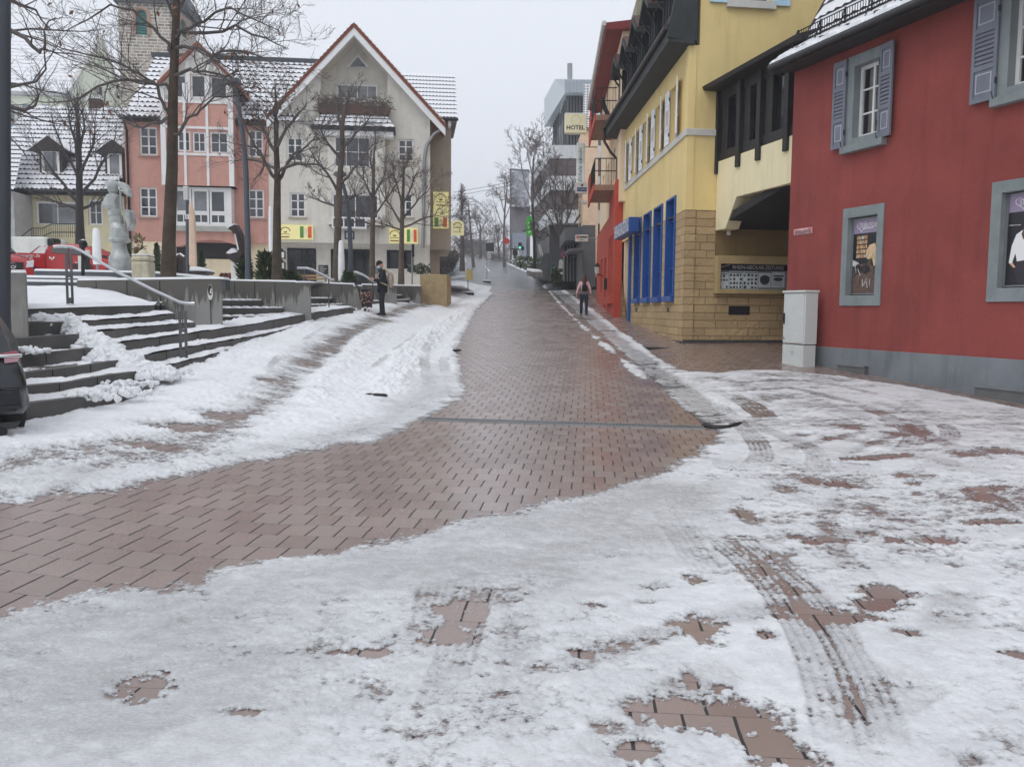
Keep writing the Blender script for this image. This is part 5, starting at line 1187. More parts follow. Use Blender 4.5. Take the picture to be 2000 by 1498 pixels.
for y in(250,302,200):z=F.uz(385,y,bw_)[1];m.fbox(F,X0,X1,z-.06,z+.06,bw_,bw_+.05)
m.build('white_framing',WHITE,by)
m=MB();m.prism([F.P(X0+.05,zA_+.1,bw_+.03),F.P(X1-.05,zA_+.1,bw_+.03),F.P(X1-.05,zy1+.1,bw_+.03),F.P(ap[0],ap[1]-.1,bw_+.03),F.P(X0+.05,zy1+.1,bw_+.03)],F.n*.001)
m=MB();m.wall([F.P(X0+.05,zA_,bw_+.025),F.P(X1-.05,zA_,bw_+.025),F.P(X1-.05,zy1,bw_+.025),F.P(ap[0],ap[1]-.1,bw_+.025),F.P(X0+.05,zy1,bw_+.025)],[F.hole(r,bw_+.025)for r in GLZ if r[2]>zA_],F.n,.03);m.build('gable_panel',OFFW,by)
m=MB()
for a,b in(((X0,zy1),(ap[0],ap[1])),((X1,zy1),(ap[0],ap[1]))):m.bar(F.P(a[0],a[1],bw_+.04),F.P(b[0],b[1]-.15,bw_+.04),.08,.3)
for x in(338,368,406,446):u,z=F.uz(x,195,bw_);f=1-abs(u-ap[0])/(X1-ap[0]);m.fbox(F,u-.1,u+.1,zA_,zy1+(ap[1]-zy1)*max(0,f)-.25,bw_,bw_+.055)
m.build('gable_framing',WHITE,by)
m=MB()
for(ex,ey)in((306,160),(470,168)):
 ue,ze=F.uz(ex,ey,1.3);ua_,za_=F.uz(385,80,1.3);th=.2
 m.hexa([F.P(ua_,za_-th,1.3),F.P(ue,ze-th,1.3),F.P(ue,ze-th,-4),F.P(ua_,za_-th,-4)],[F.P(ua_,za_,1.3),F.P(ue,ze,1.3),F.P(ue,ze,-4),F.P(ua_,za_,-4)])
o=m.build('gable_roof',EDGE_R,pin);m=MB()
for(ex,ey)in((306,160),(470,168)):
 ue,ze=F.uz(ex,ey,1.3);m.hexa([F.P(ua_,za_+.01,1.05),F.P(ue,ze+.01,1.05),F.P(ue,ze+.01,-4),F.P(ua_,za_+.01,-4)],[F.P(ua_,za_+.09,1.05),F.P(ue,ze+.09,1.05),F.P(ue,ze+.09,-4),F.P(ua_,za_+.09,-4)])
m.build('roof_snow',SNOW,o)
Y0,Y1,V0,V1=F.rect(330,366,452,442,.75);gb=[(Y0+.25,Y1-.25,V0+.12,V1-.1)]
m=MB();m.wall([F.P(Y0,V0,.75),F.P(Y1,V0,.75),F.P(Y1,V1,.75),F.P(Y0,V1,.75)],[F.hole(gb[0],.75)],F.n,.74);lb=m.build('lower_bay',WHITE,pin)
n_=3;w_=(gb[0][1]-gb[0][0])/n_
for i in range(n_):
 a=gb[0][0]+w_*i;zz=V0+.12+(V1-V0)*.28
 window(F,lb,(a+.02,a+w_-.02,zz,gb[0][3]),.68,WHITE,GLASSC if i<2 else GLASS,1,1,.1);window(F,lb,(a+.02,a+w_-.02,gb[0][2],zz-.01),.68,WHITE,GLASS,2,1,.09)
m=MB();z_=V0;m.hexa([F.P(Y0-.3,z_-.25,0),F.P(Y1+.3,z_-.25,0),F.P(Y1+.3,z_-.25,.8),F.P(Y0-.3,z_-.25,.8)],[F.P(Y0-.3,z_-.001,0),F.P(Y1+.3,z_-.001,0),F.P(Y1+.3,z_-.001,.85),F.P(Y0-.3,z_-.001,.85)]);m.build('sill',M('sill_grey',alb(150,150,144,1.4),.8),lb)
ax0,ax1=F.uz(338,500,.6)[0],F.uz(486,500,.6)[0];zt_,zs_=F.uz(400,452,.6)[1],F.uz(400,482,.6)[1]
arch=[(ax0,zt_),(ax1,zt_),(ax1,zs_)]+[(ax1-.3-(ax1-ax0-.6)*k/12,zs_+.35*math.sin(math.pi*k/12))for k in range(13)]+[(ax0,zs_)]
m=MB();m.prism([F.P(u,z,.6)for u,z in arch],-F.n*.6);m.build('arch',PNK,pin)
r=F.rect(395,475,432,560,-.3);m=MB();m.fbox(F,F.uz(340,500)[0],F.uz(482,500)[0],zb_-.5,zs_+.3,-.6,-.5);m.build('arcade_back',BLACK,pin)
m=MB();m.fbox(F,F.uz(395,500)[0],F.uz(470,500)[0],zb_-.5,F.uz(430,506)[1],-.3,-.2);m.build('arcade_panel',SAND_B,pin)
FS=Fr(at(130,400,43),(1,.08),(.08,-1));F=FS;zs2=zp(0,43)
su0,su1=F.uz(-60,420)[0],F.uz(243,420)[0];zse=F.uz(130,372)[1]
sma=thing('yellow_cottage','low cream cottage under a long snowy tiled roof with two dormers','house',F.P((su0+su1)/2,zs2))
SW=[F.rect(70,394,152,440),F.rect(172,390,200,440)]
m=MB();m.wall([F.P(su0,zs2-.5),F.P(su1,zs2-.5),F.P(su1,zse),F.P(su0,zse)],[F.hole(r)for r in SW],F.n,.25);m.build('wall',M('pale_yellow',alb(176,168,140,1.4),.9,var=.1,stain=.4),sma)
window(F,sma,SW[0],-.1,WHITE,GLASSC,2,1,.09);window(F,sma,SW[1],-.1,WHITE,GLASS,2,2,.09)
e=F.uz(130,371,.6)[1];te=F.uz(130,208,-5)[1]
m=MB();roof_rows(m,[F.P(su0,e,.6),F.P(su1,e,.6),F.P(F.uz(246,210,-5)[0],te,-5),F.P(F.uz(60,210,-5)[0],te,-5)],19,34,.07,.035,jit=.025,seed=5);m.fbox(F,su0,su1,e-.2,e-.05,-3,.62,1)
rf=m.build('roof',[RT_SNOW,EDGE_D],sma,smooth=35);m=MB();m.tube([F.P(su0,e-.1,.7),F.P(su1,e-.1,.7)],.1,8);m.build('gutter',DARKM,rf)
for(x0,x1,yt,yb,ya)in((78,122,292,344,268),(206,244,294,350,272)):
 a=F.uz(x0,yb,-.3)[0];b=F.uz(x1,yb,-.3)[0];z0=F.uz(100,yb,-.3)[1];z1=F.uz(100,yt,-.3)[1];zr=F.uz(100,ya,-.3)[1]
 m=MB();m.fbox(F,a,b,z0,z1,-3.5,-.32);dd=m.build('dormer',M('dormer_brown',(.05,.035,.03),.8),sma)
 window(F,dd,(a+.12,b-.12,z0+.1,z1-.02),-.27,WHITE,GLASSC,1,1,.12)
 mid=(a+b)/2;m=MB()
 m.prism([F.P(a-.4,z1-.1,0),F.P(b+.4,z1-.1,0),F.P(mid,zr,0)],-F.n*3.6);m.build('roof',M('dormer_roof',(.04,.03,.028),.8),dd);m=MB()
 for s in(a-.4,b+.4):m.hexa([F.P(s,z1-.08,-.1),F.P(mid,zr+.01,-.1),F.P(mid,zr+.01,-3.2),F.P(s,z1-.08,-3.2)],[F.P(s,z1+.0,-.1),F.P(mid,zr+.1,-.1),F.P(mid,zr+.1,-3.2),F.P(s,z1,-3.2)])
 m.build('roof_snow',SNOW,dd)
m=MB();c=F.P(F.uz(188,215,-5)[0],te-.4,-5);m.wbox(c,(.6,.5,.8));ch=m.build('chimney',M('chimney_brick',(.12,.075,.06),.9,var=.4,vscale=6),sma)
m=MB();m.wbox(c+Vector((0,0,.8)),(.68,.56,.07));m.build('chimney_snow',SNOW,ch)
m=MB();rl=[(42,462,41.5),(62,446,41.5),(84,446,41.5),(100,438,41.5),(160,438,41.5)]
for y in(0,16):m.tube([at(x,yy+y,d)for x,yy,d in rl],.025,5)
for k in range(24):x=62+k*4.2;yt=np.interp(x,[p[0]for p in rl],[p[1]for p in rl]);m.tube([at(x,yt,41.5),at(x,yt+26,41.5)],.012,4)
m.build('stair_railing',DARKM,sma)
FN=Fr(at(120,200,62),(1,.1),(.1,-1));F=FN
gre=thing('green_house','pale green house with big snow roof and grey shutters','house',F.P(F.uz(100,300)[0],3))
GRC=M('pale_green',alb(196,212,184,1.55),.9,var=.05);n0=F.uz(-120,200)[0];n1=F.uz(126,200)[0];ze=F.uz(60,180)[1];zr=F.uz(60,76,-6)[1]
NW=[F.rect(30,205,44,252),F.rect(64,205,82,252)]
m=MB();m.wall([F.P(n0,2),F.P(n1,2),F.P(n1,ze),F.P(n0,ze)],[F.hole(r)for r in NW],F.n,.2)
gq=[F.P(n1,2,0),F.P(n1+.01,ze,0),F.P(*F.uz(196,76,-6),-6),F.P(*F.uz(238,190,-12),-12),F.P(F.uz(238,190,-12)[0],2,-12)]
m.poly(gq);m.build('wall',GRC,gre)
for r in NW:window(F,gre,r,-.1,WHITE,GLASSC,2,2,.1);[shutter(F,gre,s,s+.6,r[2],r[3],.02,M('slate_shutter',alb(112,124,130,1.5),.7))for s in(r[0]-.65,r[1]+.05)]
ga=Fr(gq[0],gq[4]-gq[0],Vector((gq[4].y-gq[0].y,-(gq[4].x-gq[0].x),0)));r=ga.rect(180,158,198,186);window(ga,gre,(r[0],r[1],r[2],r[3]),.12,WHITE,GLASS,2,1,.1)
m=MB();roof_rows(m,[F.P(n0,ze-.1,.5),F.P(n1+.4,ze-.1,.5),F.P(F.uz(200,76,-6)[0],zr,-6),F.P(n0,zr,-6)],14,20,.025,.012);m.hexa([F.P(n0,ze-.3,.5),F.P(n1+.4,ze-.3,.5),F.P(n1+.4,ze-.3,-1),F.P(n0,ze-.3,-1)],[F.P(n0,ze-.12,.5),F.P(n1+.4,ze-.12,.5),F.P(n1+.4,ze-.12,-1),F.P(n0,ze-.12,-1)],1)
m.build('roof',[tile_mat('white_roof_far',TILE_D,.26),M('grey_edge',(.5,.5,.52),.8)],gre)
m=MB();m.bar(gq[2]+Vector((0,0,.1)),gq[1]+Vector((.3,0,.05)),.3,.3);m.bar(gq[2]+Vector((0,0,.1)),gq[3],.3,.3);m.build('bargeboard',OFFW,gre)
Y=78.0;FT=Fr(at(287,100,Y),(1,.12),(.12,-1));F=FT;tu0,tu1=F.uz(232,60)[0],F.uz(341,60)[0];zt=F.uz(287,8)[1];side=6.5
tow=thing('church_tower','rough stone church tower with green louvred arched belfry openings','tower',F.P((tu0+tu1)/2,5))
TST=ashlar_mat('tower_stone',alb(104,92,82,1.3),alb(178,166,150,1.3),.62,.27,alb(226,222,215,1.3),.06,3.2,.055)
def arched(F,x0,x1,yt,yb,w=0,n=10):
 a,b,c,d=F.rect(x0,yt,x1,yb,w);r=(b-a)/2;zc=d-r
 return[(a,c),(b,c)]+[(a+r+r*math.cos(math.pi*k/n),zc+r*math.sin(math.pi*k/n))for k in range(n+1)]
ar=arched(F,262,291,17,69)
FTs=Fr(F.P(tu1,0),(F.n*-1)+F.d*.10,F.d);sd1=2.0*(FTs.uz(372,60)[0])/2
ars=arched(FTs,346,358,36,70)
m=MB();m.wall([F.P(tu0,2),F.P(tu1,2),F.P(tu1,zt),F.P(tu0,zt)],[[F.P(u,z)for u,z in ar]],F.n,.4)
m.wall([FTs.P(0,2),FTs.P(sd1,2),FTs.P(sd1,zt),FTs.P(0,zt)],[[FTs.P(u,z)for u,z in ars]],FTs.n,.4)
m.build('wall',TST,tow)
LOU=M('green_louvre',alb(40,100,94,1.7),.6,var=.15)
for(FF,A)in((F,ar),(FTs,ars)):
 m=MB();a,b,c,d=A[0][0],A[1][0],A[0][1],max(z for u,z in A)
 m.poly([FF.P(u,z,-.3)for u,z in A]);k=9
 for i in range(k):z=c+(d-c-.3)*i/k;m.hexa([FF.P(a,z,-.08),FF.P(b,z,-.08),FF.P(b,z+.25,-.28),FF.P(a,z+.25,-.28)],[FF.P(a,z+.06,-.08),FF.P(b,z+.06,-.08),FF.P(b,z+.31,-.28),FF.P(a,z+.31,-.28)])
 lv=m.build('louvre',LOU,tow);m=MB();pts=[FF.P(u,z,.02)for u,z in A[1:]]+[FF.P(*A[0],.02)];m.tube(pts,.17,6);m.build('arch_surround',M('red_sandstone',alb(150,122,108,1.5),.9),lv)
m=MB();m.hexa([F.P(tu0-.3,zt,.35),F.P(tu1+.3,zt,.35),FTs.P(sd1,zt,.4),F.P(tu0-.3,zt,-side)],[F.P(tu0-.4,zt+.5,.5),F.P(tu1+.5,zt+.5,.5),FTs.P(sd1,zt+.5,.6),F.P(tu0-.4,zt+.5,-side)]);m.build('cornice',M('lead_grey',(.10,.11,.12),.7),tow)
m=MB();c=F.P((tu0+tu1)/2,zt+7,-3);q=[F.P(tu0-.4,zt+.5,.5),F.P(tu1+.5,zt+.5,.5),FTs.P(sd1,zt+.5,.6),F.P(tu0-.4,zt+.5,-side)]
for i in range(4):m.poly([q[i],q[(i+1)%4],c])
m.build('spire',M('spire_slate',(.08,.085,.095),.7),tow)
FX=Fr(at(20,330,41),(1,.08),(.08,-1));F=FX;t=thing('shed_roof_house','low house with a snow dusted red tiled roof at the photo edge','house',F.P(F.uz(0,400)[0],zs2));e0=F.uz(-80,372,.4);e1=F.uz(28,372,.4);t1=F.uz(52,262,-3)
m=MB();roof_rows(m,[F.P(e0[0],e1[1],.4),F.P(e1[0],e1[1],.4),F.P(t1[0],t1[1],-3),F.P(e0[0],t1[1],-3)],13,16,.07,.02);m.build('roof',[RT_SNOW2,EDGE_D],t)
m=MB();m.fbox(F,e0[0],F.uz(27,400)[0],zs2-.5,e1[1],-3,0);m.build('wall',M('grey_wall',(.4,.4,.39),.9),t)
#  hotel beyond the yellow building
HO=at(1204,600,34.0);FH=Fr(HO,(.045,1),(-1,.045));F=FH;hz=gz(HO.x,HO.y)
hot=thing('hotel','cream and brick red hotel with balconies and a deep red roof overhang','hotel',(HO.x,HO.y,hz))
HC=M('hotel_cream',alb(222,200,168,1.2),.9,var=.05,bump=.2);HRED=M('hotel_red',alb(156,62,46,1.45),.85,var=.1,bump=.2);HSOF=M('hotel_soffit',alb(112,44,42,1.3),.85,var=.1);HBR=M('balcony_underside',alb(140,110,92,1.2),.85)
uL=13.0;zb1=F.uz(1185,440)[1]+.2;zt1=F.uz(1212,90)[1]+.6
m=MB();HW=[(2.2,3.4,zb1+1.2,zb1+2.6),(6,7.2,zb1+1.2,zb1+2.6),(9.4,10.6,zb1+1.2,zb1+2.6),(2.2,3.2,zb1+4.2,zb1+6.0),(6,7.2,zb1+4.2,zb1+5.6),(9.4,10.6,zb1+4.2,zb1+5.6),(5.2,6.4,zb1+7.2,zb1+8.8),(9,10,zb1+7.2,zb1+8.8)]
HW=[h for h in HW if h[3]<zt1-.2]
m.wall([F.P(-.5,zb1),F.P(uL,zb1),F.P(uL,zt1),F.P(-.5,zt1)],[F.hole(h)for h in HW],F.n,.25);m.fbox(F,-.5,0,hz-.5,zt1,-9,-.26);m.fbox(F,uL-.1,uL,hz-.5,zt1,-9,-.26);m.build('wall',HC,hot)
for h in HW:window(F,hot,h,-.12,OFFW,GLASS,2,1,.07)
m=MB();HG=[(.7,1.25,hz+.9,hz+3.4),(1.45,2.0,hz+.9,hz+3.4),(2.2,2.75,hz+.9,hz+3.4),(2.95,3.5,hz+.9,hz+3.4),(5.0,6.2,hz+.3,hz+2.7),(8,9.4,hz+1.2,hz+2.8)]
m.wall([F.P(0,hz-.6,.12),F.P(uL,hz-.6,.12),F.P(uL,zb1-.2,.12),F.P(3.8,zb1-.4,.12),F.P(3.4,zb1+.5,.12),F.P(0,zb1+.9,.12)],[F.hole(h,.12)for h in HG],F.n,.3);m.build('ground_floor',HRED,hot)
m=MB();m.fbox(F,.4,3.8,hz+.55,hz+.85,.12,.26);m.build('sill',HRED,hot)
for h in HG:window(F,hot,h,-.05,HRED,GLASSD,1,1,.06)
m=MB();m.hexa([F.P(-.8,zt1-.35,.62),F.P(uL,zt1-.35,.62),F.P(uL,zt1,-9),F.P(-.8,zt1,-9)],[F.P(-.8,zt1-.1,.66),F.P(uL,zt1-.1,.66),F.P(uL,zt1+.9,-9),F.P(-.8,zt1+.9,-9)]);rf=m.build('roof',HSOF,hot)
m=MB();m.tube([F.P(-.8,zt1-.12,.72),F.P(uL,zt1-.12,.72)],.1,8);m.build('gutter',OFFW,rf);m=MB();m.fbox(F,.3,3.0,zt1+.1,zt1+1.2,-3,-.6);m.build('roof_box',M('mossy_roof',(.30,.30,.22),.9),rf)
def balcony(u0,u1,zf,zp_,w=1.0):
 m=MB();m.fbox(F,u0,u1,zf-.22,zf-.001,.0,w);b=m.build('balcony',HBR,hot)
 m=MB();m.prism([F.P(u1-.4,zf-.3,w),F.P(u1-.4,zf+1.0,w),F.P(u1+1.2,zf+1.0,w),F.P(u1+1.2,zf-.3,w)],F.n*.06);m.fbox(F,u0,u1-.41,zf-.26,zf+.06,w,w+.05);m.build('parapet',HRED,b)
 m=MB()
 for z in(zf+.55,zf+1.05):m.tube([F.P(u0,z,.05),F.P(u0,z,w),F.P(u1,z,w)],.022,5)
 for k in range(5):m.tube([F.P(u0,zf,w*k/4),F.P(u0,zf+1.05,w*k/4)],.012,4)
 for k in range(12):u=u0+(u1-u0)*k/11;m.tube([F.P(u,zf,w),F.P(u,zf+1.05,w)],.012,4)
 m.build('railing',DARKM,b);return b
z1=F.uz(1175,375,.5)[1];z2=F.uz(1180,236,.5)[1]
balcony(.9,5.0,z1,0,.9);b2=balcony(.9,5.0,z2,0,.9)
t=thing('folded_chairs','folded metal garden chairs leaning on the upper hotel balcony','chairs',F.P(2,z2,.5));m=MB();rg=random.Random(1)
for k in range(7):u=1.2+k*.15;m.bar(F.P(u,z2+.02,.3),F.P(u+.5,z2+.8,.6),.03,.03);m.bar(F.P(u+.5,z2+.02,.3),F.P(u,z2+.8,.6),.03,.03)
m.build('frame',DARKM,t)
t=thing('wall_lantern','black wall lantern with white glass on the red hotel front','lamp',F.P(6.9,hz+2.2,.3));c=F.P(6.9,hz+2.2,.42)
m=MB();m.lathe([(.02,-.2),(.10,-.16),(.14,.16),(.02,.3)],c,6);m.build('glass',OFFW,t);m=MB();m.lathe([(.17,.15),(.03,.34)],c,6);m.tube([c+Vector((0,0,-.2)),c+F.n*-.3+Vector((0,0,-.3))],.03,5);m.build('bracket',BLACK,t)
m=MB();m.fbox(F,4.1,4.45,hz+1.2,hz+1.7,.12,.25);tag(m.build('letter_box',BLACK,None),'black letter box on the red hotel front','letter box')
def sgn(name,label,x0,y0,x1,y1,Y,mat,th=.22,arm=None):
 a,b=at(x0,y1,Y),at(x1,y0,Y);FF=Fr((a.x,Y),(1,0),(0,-1));t=thing(name,label,'sign',((a.x+b.x)/2,Y,a.z));m=MB();m.fbox(FF,0,b.x-a.x,a.z,b.z,-th,0);m.build('box',mat,t,bevel=.015)
 if arm:
  m=MB()
  for k in arm:z=a.z+(b.z-a.z)*k;m.tube([FF.P(b.x-a.x-.01,z,-th/2),FF.P(b.x-a.x+.55,z,-th/2)],.025,5)
  m.build('arm',GALV,t)
 return t,FF,(b.x-a.x),a.z,b.z
HSG=M('sign_cream',alb(206,200,168,1.5),.5,var=.04);INKB=M('sign_ink',(.02,.022,.025),.5)
t,FF,w_,a_,b_=sgn('hotel_sign','cream box sign reading HOTEL projecting over the street',1103,223,1146,260,37.5,HSG,.3,(.2,.8));text_part('lettering','HOTEL',FF,w_*.5,a_+(b_-a_)*.28,.004,(b_-a_)*.22,w_*.84,INKB,t,bold=.025)
m=MB();m.tube([FF.P(w_*.5+.2*math.cos(k*.3),a_+(b_-a_)*.68+.2*math.sin(k*.3),.004)for k in range(22)],.012,4);m.build('emblem',M('emblem_tan',alb(190,182,150,1.4),.6),t)
m=MB();m.fbox(FF,0,w_,b_,b_+.04,-.3,0);m.build('snow_cap',SNOW,t)
t,FF,w_,a_,b_=sgn('bar_sign','tall pale vertical sign with black handwriting beside the hotel balcony',1126,279,1143,357,38.5,M('sign_pale',alb(196,204,200,1.5),.5,var=.05),.2,(.9,))
text_part('lettering','Echale Limón',FF,w_*.42,(a_+b_)/2-.1,.004,w_*.42,(b_-a_)*.85,INKB,t,shear=.35,vertical=True)
m=MB();c=FF.P(w_*.48,a_+(b_-a_)*.57,.005)
for k in range(6):m.poly([c,c+Vector((.09*math.cos(k*1.05),0,.09*math.sin(k*1.05))),c+Vector((.09*math.cos(k*1.05+.6),0,.09*math.sin(k*1.05+.6)))])
m.build('lime_emblem',GALV,t)
m=MB();m.fbox(FF,w_*.84,w_*.88,a_+(b_-a_)*.5,a_+(b_-a_)*.97,0,.004);m.build('fine_print',GALV,t)
t,FF,w_,a_,b_=sgn('beer_sign','small white box sign with a blue brewery label below the vertical sign',1124,357,1147,378,38.5,OFFW,.2)
m=MB();m.fbox(FF,w_*.14,w_*.98,a_+(b_-a_)*.18,a_+(b_-a_)*.55,0,.006);m.build('label',M('beer_blue',alb(30,50,96,1.6),.5),t);text_part('lettering','Fürstenberg',FF,w_*.57,a_+(b_-a_)*.37,.009,(b_-a_)*.18,w_*.72,OFFW,t)
m=MB();m.poly([FF.P(w_*.56+.06*math.cos(k),a_+(b_-a_)*.75+.06*math.sin(k),.005)for k in range(6)]);m.build('crest',INKB,t)
t,FF,w_,a_,b_=sgn('insurance_sign','white box sign with a red mark and black bar past the hotel',1124,459,1149,472,44,OFFW,.2,(.5,))
m=MB();m.fbox(FF,w_*.08,w_*.24,a_+(b_-a_)*.45,a_+(b_-a_)*.85,0,.005);m.build('red_mark',M('mark_red',alb(170,40,40,1.6),.5),t);m=MB();m.fbox(FF,w_*.28,w_*.92,a_+(b_-a_)*.55,a_+(b_-a_)*.78,0,.005);m.fbox(FF,w_*.3,w_*.7,a_+(b_-a_)*.25,a_+(b_-a_)*.33,0,.004);m.build('black_bar',INKB,t)
t,FF,w_,a_,b_=sgn('small_sign','small white lamp box below the hotel balcony',1136,392,1147,399,41,OFFW,.2)
#  modern stepped block and neighbours
MET=M('pale_metal',alb(176,184,188,1.5),.5,.2,var=.06);CON2=M('pale_concrete',alb(184,188,190,1.45),.8,var=.1,stain=.5);DCLAD=ashlar_mat('grey_brown_cladding',alb(92,84,84,1.3),alb(112,104,104,1.3),.6,30,(.05,.05,.05,1),.02,3,.03);GLB=glass('blue_glass',(.05,.07,.09));
mod=thing('office_block','modern stepped office block in pale metal with bands of grey cladding','building',(at(1100,520,75)))
def poly3(name,L,back,mat,parent,mi=None):
 m=MB();m.prism([at(*p)for p in L],Vector(back));return m.build(name,mat,parent)
poly3('top_volume',[(1104,181,70),(1063,248,86),(1063,194,86),(1084,155,78),(1100,155,70)],(3.5,0.5,0),MET,mod)
poly3('top_front',[(1104,181,69.8),(1104,155,69.8),(1165,157,69.8),(1165,181,69.8)],(0,12,0),MET,mod)
m=MB()
for k in range(22):a,b=at(1104+k*2.7,181,69.75),at(1104+k*2.7,155.5,69.75);m.bar(a,b,.05,.04)
m.build('corrugation',M('metal_seam',alb(140,148,154,1.4),.5),mod)
poly3('upper_glazing',[(1108,186,71),(1082,232,84),(1082,300,84),(1108,290,71)],(3,0,0),GLB,mod);poly3('upper_glazing',[(1108,181,71),(1108,292,71),(1160,292,71),(1160,181,71)],(0,8,0),GLB,mod)
m=MB()
for k in range(9):f=k/8;x=1108-26*f;Y=71+13*f;m.bar(at(x-.2,186+46*f,Y),at(x-.2,290+10*f,Y),.18,.18)
for k in range(8):m.bar(at(1109+6*k,182,70.9),at(1109+6*k,290,70.9),.16,.16)
m.build('mullion',M('mullion_grey',(.10,.105,.11),.6),mod)
m=MB();m.prism([at(*p)for p in((1110,236,70.5),(1082,278,84),(1080,300,84),(1090,284,80),(1110,258,70.5))],(2,0,0));m.prism([at(*p)for p in((1108,236,70.5),(1108,262,70.5),(1160,262,70.5),(1160,236,70.5))],(0,3,0));m.build('parapet',CON2,mod)
bands=[(284,310,CON2),(312,344,DCLAD),(344,372,CON2),(374,410,DCLAD),(410,436,CON2)]
for i,(ya,yb,mt)in enumerate(bands):
 k=i*5;xr=1073-0;xl=1036 if i<2 else 1040
 dy=56-i*7
 poly3('storey_band',[(xr,ya,64),(xr,yb,64),(xl,yb+dy,88),(xl,ya+dy,88)],(8,0,0),mt,mod);poly3('storey_band',[(xr-.3,ya-.05,63.7),(xr-.3,yb+.05,63.7),(1150,yb+.05,63.7),(1150,ya-.05,63.7)],(0,6,0),mt,mod)
poly3('ground_storey',[(1073,434,65),(1073,545,65),(1044,540,88),(1044,450,88)],(8,0,0),M('shopfront_dark',(.05,.05,.055),.4),mod)
m=MB();m.tube([at(1113,160,74),at(1113,125,74)],.22,8);m.build('flue',GALV,mod)
t=thing('snowy_roof_house','narrow house with a snowy tiled roof between office block and hotel','house',at(1145,300,58));m=MB();m.prism([at(1139,250,56),at(1139,540,56),at(1168,540,56),at(1168,250,56)],(0,4,0));m.build('wall',M('peach_render',alb(214,186,160,1.3),.9),t)
m=MB();roof_rows(m,[at(1138,250,55.7),at(1172,250,55.7),at(1172,165,60),at(1140,165,60)],26,5,.05,.03);m.build('roof',[tile_mat('white_roof_mid',TILE_D,.25),EDGE_D],t)
t=thing('grey_shop','dark grey shop building with a projecting canopy beside the hedge','shop',at(1125,560,50));DGR=M('dark_grey_panel',alb(84,88,92,1.3),.7,var=.1)
m=MB();m.prism([at(1104,445,50),at(1104,470,50),at(1160,470,50),at(1160,440,50)],(0,6,0));m.build('fascia',DGR,t);m=MB();m.prism([at(1138,440,49),at(1138,560,49),at(1163,560,49),at(1163,440,49)],(0,5,0));m.build('pier',DGR,t)
m=MB();m.prism([at(1100,475,54),at(1100,552,54),at(1140,552,54),at(1140,475,54)],(0,.3,0));m.build('glazing',GLASSD,t);m=MB()
for k in range(7):m.bar(at(1102+k*6,476,53.8),at(1102+k*6,550,53.8),.1,.1)
m.build('mullion',DGR,t);m=MB();m.prism([at(1110,486,47),at(1110,491,47),at(1140,489,47),at(1140,483,47)],(0,3,0));m.build('canopy',DGR,t)
def simple_house(name,label,x0,x1,yt,yb,Y,wall,roofm=None,ridge=None,nwin=0,depth=8):
 a,b=at(x0,yb,Y),at(x1,yt,Y);t=thing(name,label,'house',((a.x+b.x)/2,Y,a.z));m=MB();FF=Fr((a.x,Y),(1,0),(0,-1));L=b.x-a.x
 wins=[];hgt=b.z-a.z
 for i in range(nwin):u=L*(i+.5)/nwin;wins.append((u-L/nwin*.2,u+L/nwin*.2,a.z+hgt*.35,a.z+hgt*.75))
 m.wall([FF.P(0,a.z-1),FF.P(L,a.z-1),FF.P(L,b.z),FF.P(0,b.z)],[FF.hole(w)for w in wins],FF.n,.2);m.fbox(FF,0,L,a.z-1,b.z,-depth,-.25);m.build('wall',wall,t)
 for w in wins:window(FF,t,w,-.1,OFFW,GLASS,2,1,.08)
 if ridge:
  zr=at(x0,ridge,Y).z;m=MB();m.prism([FF.P(-.3,b.z,.3),FF.P(L+.3,b.z,.3),FF.P(L+.3,zr,-depth/2),FF.P(-.3,zr,-depth/2)],(0,.1,.15));m.build('roof',roofm or SNOW,t)
 return t
simple_house('far_house','low dark house behind the far street trees',898,948,474,516,128,M('far_grey',alb(110,110,112,1.4),.9),M('dark_far_roof',(.10,.10,.105),.9),466,3)
simple_house('far_house','white house with slit windows closing the far end of the street',905,975,496,520,150,M('far_white',alb(196,196,194,1.4),.9),SNOW,488,6)
simple_house('flat_block','grey block with dark roof line and snow capped balconies behind the green banner',996,1036,402,545,108,M('far_block',alb(120,116,118,1.4),.9,var=.2,stain=.5),None,None,0)
t=thing('glass_facade','pale glass corner with white balcony edges above the crossroads','building',at(998,500,106));m=MB();m.prism([at(998,331,107),at(998,404,107),at(1034,404,107),at(1034,331,107)],(0,5,0));m.build('wall',glass('pale_facade_glass',(.50,.53,.58),.1),t);m=MB();m.prism([at(1001,455,105),at(1001,522,105),at(1028,522,105),at(1028,455,105)],(0,2.8,0));m.build('lower_panel',M('far_pale',alb(150,158,172,1.2),.6,var=.15),t)
m=MB()
for k in range(7):y=340+k*10;m.prism([at(997,y,105.9),at(1003,y-3,105.9),at(1003,y-1,105.9),at(997,y+3,105.9)],(0,-.4,0))
m.bar(at(997,330,105.8),at(997,545,105.8),.18,.18);m.bar(at(997,331,105.8),at(1034,334,105.8),.18,.18);m.build('balcony_edge',M('edge_grey',(.16,.16,.17),.7),t)
m=MB();
t=thing('ticket_booth','white kiosk cabinet with dark cap at the crossroads','booth',at(1006,514,100));m=MB();a,b=at(1000,514,100),at(1014,488,100);m.wbox(((a.x+b.x)/2,100.5,a.z),(b.x-a.x,.9,b.z-a.z));m.build('body',WHITE,t);m=MB();m.wbox(((a.x+b.x)/2,100.5,b.z),(b.x-a.x+.25,1.1,.15));m.build('cap',DARKM,t);m=MB();m.wbox(((a.x+b.x)/2+.25,100.04,a.z+.2),(.35,.02,.9));m.build('door',OFFW,t)
t=thing('traffic_light','small black traffic light showing green beside the white kiosk','traffic light',at(1016,514,98));m=MB();m.tube([at(1021,518,98),at(1021,476,98)],.07,6);m.build('pole',GALV,t)
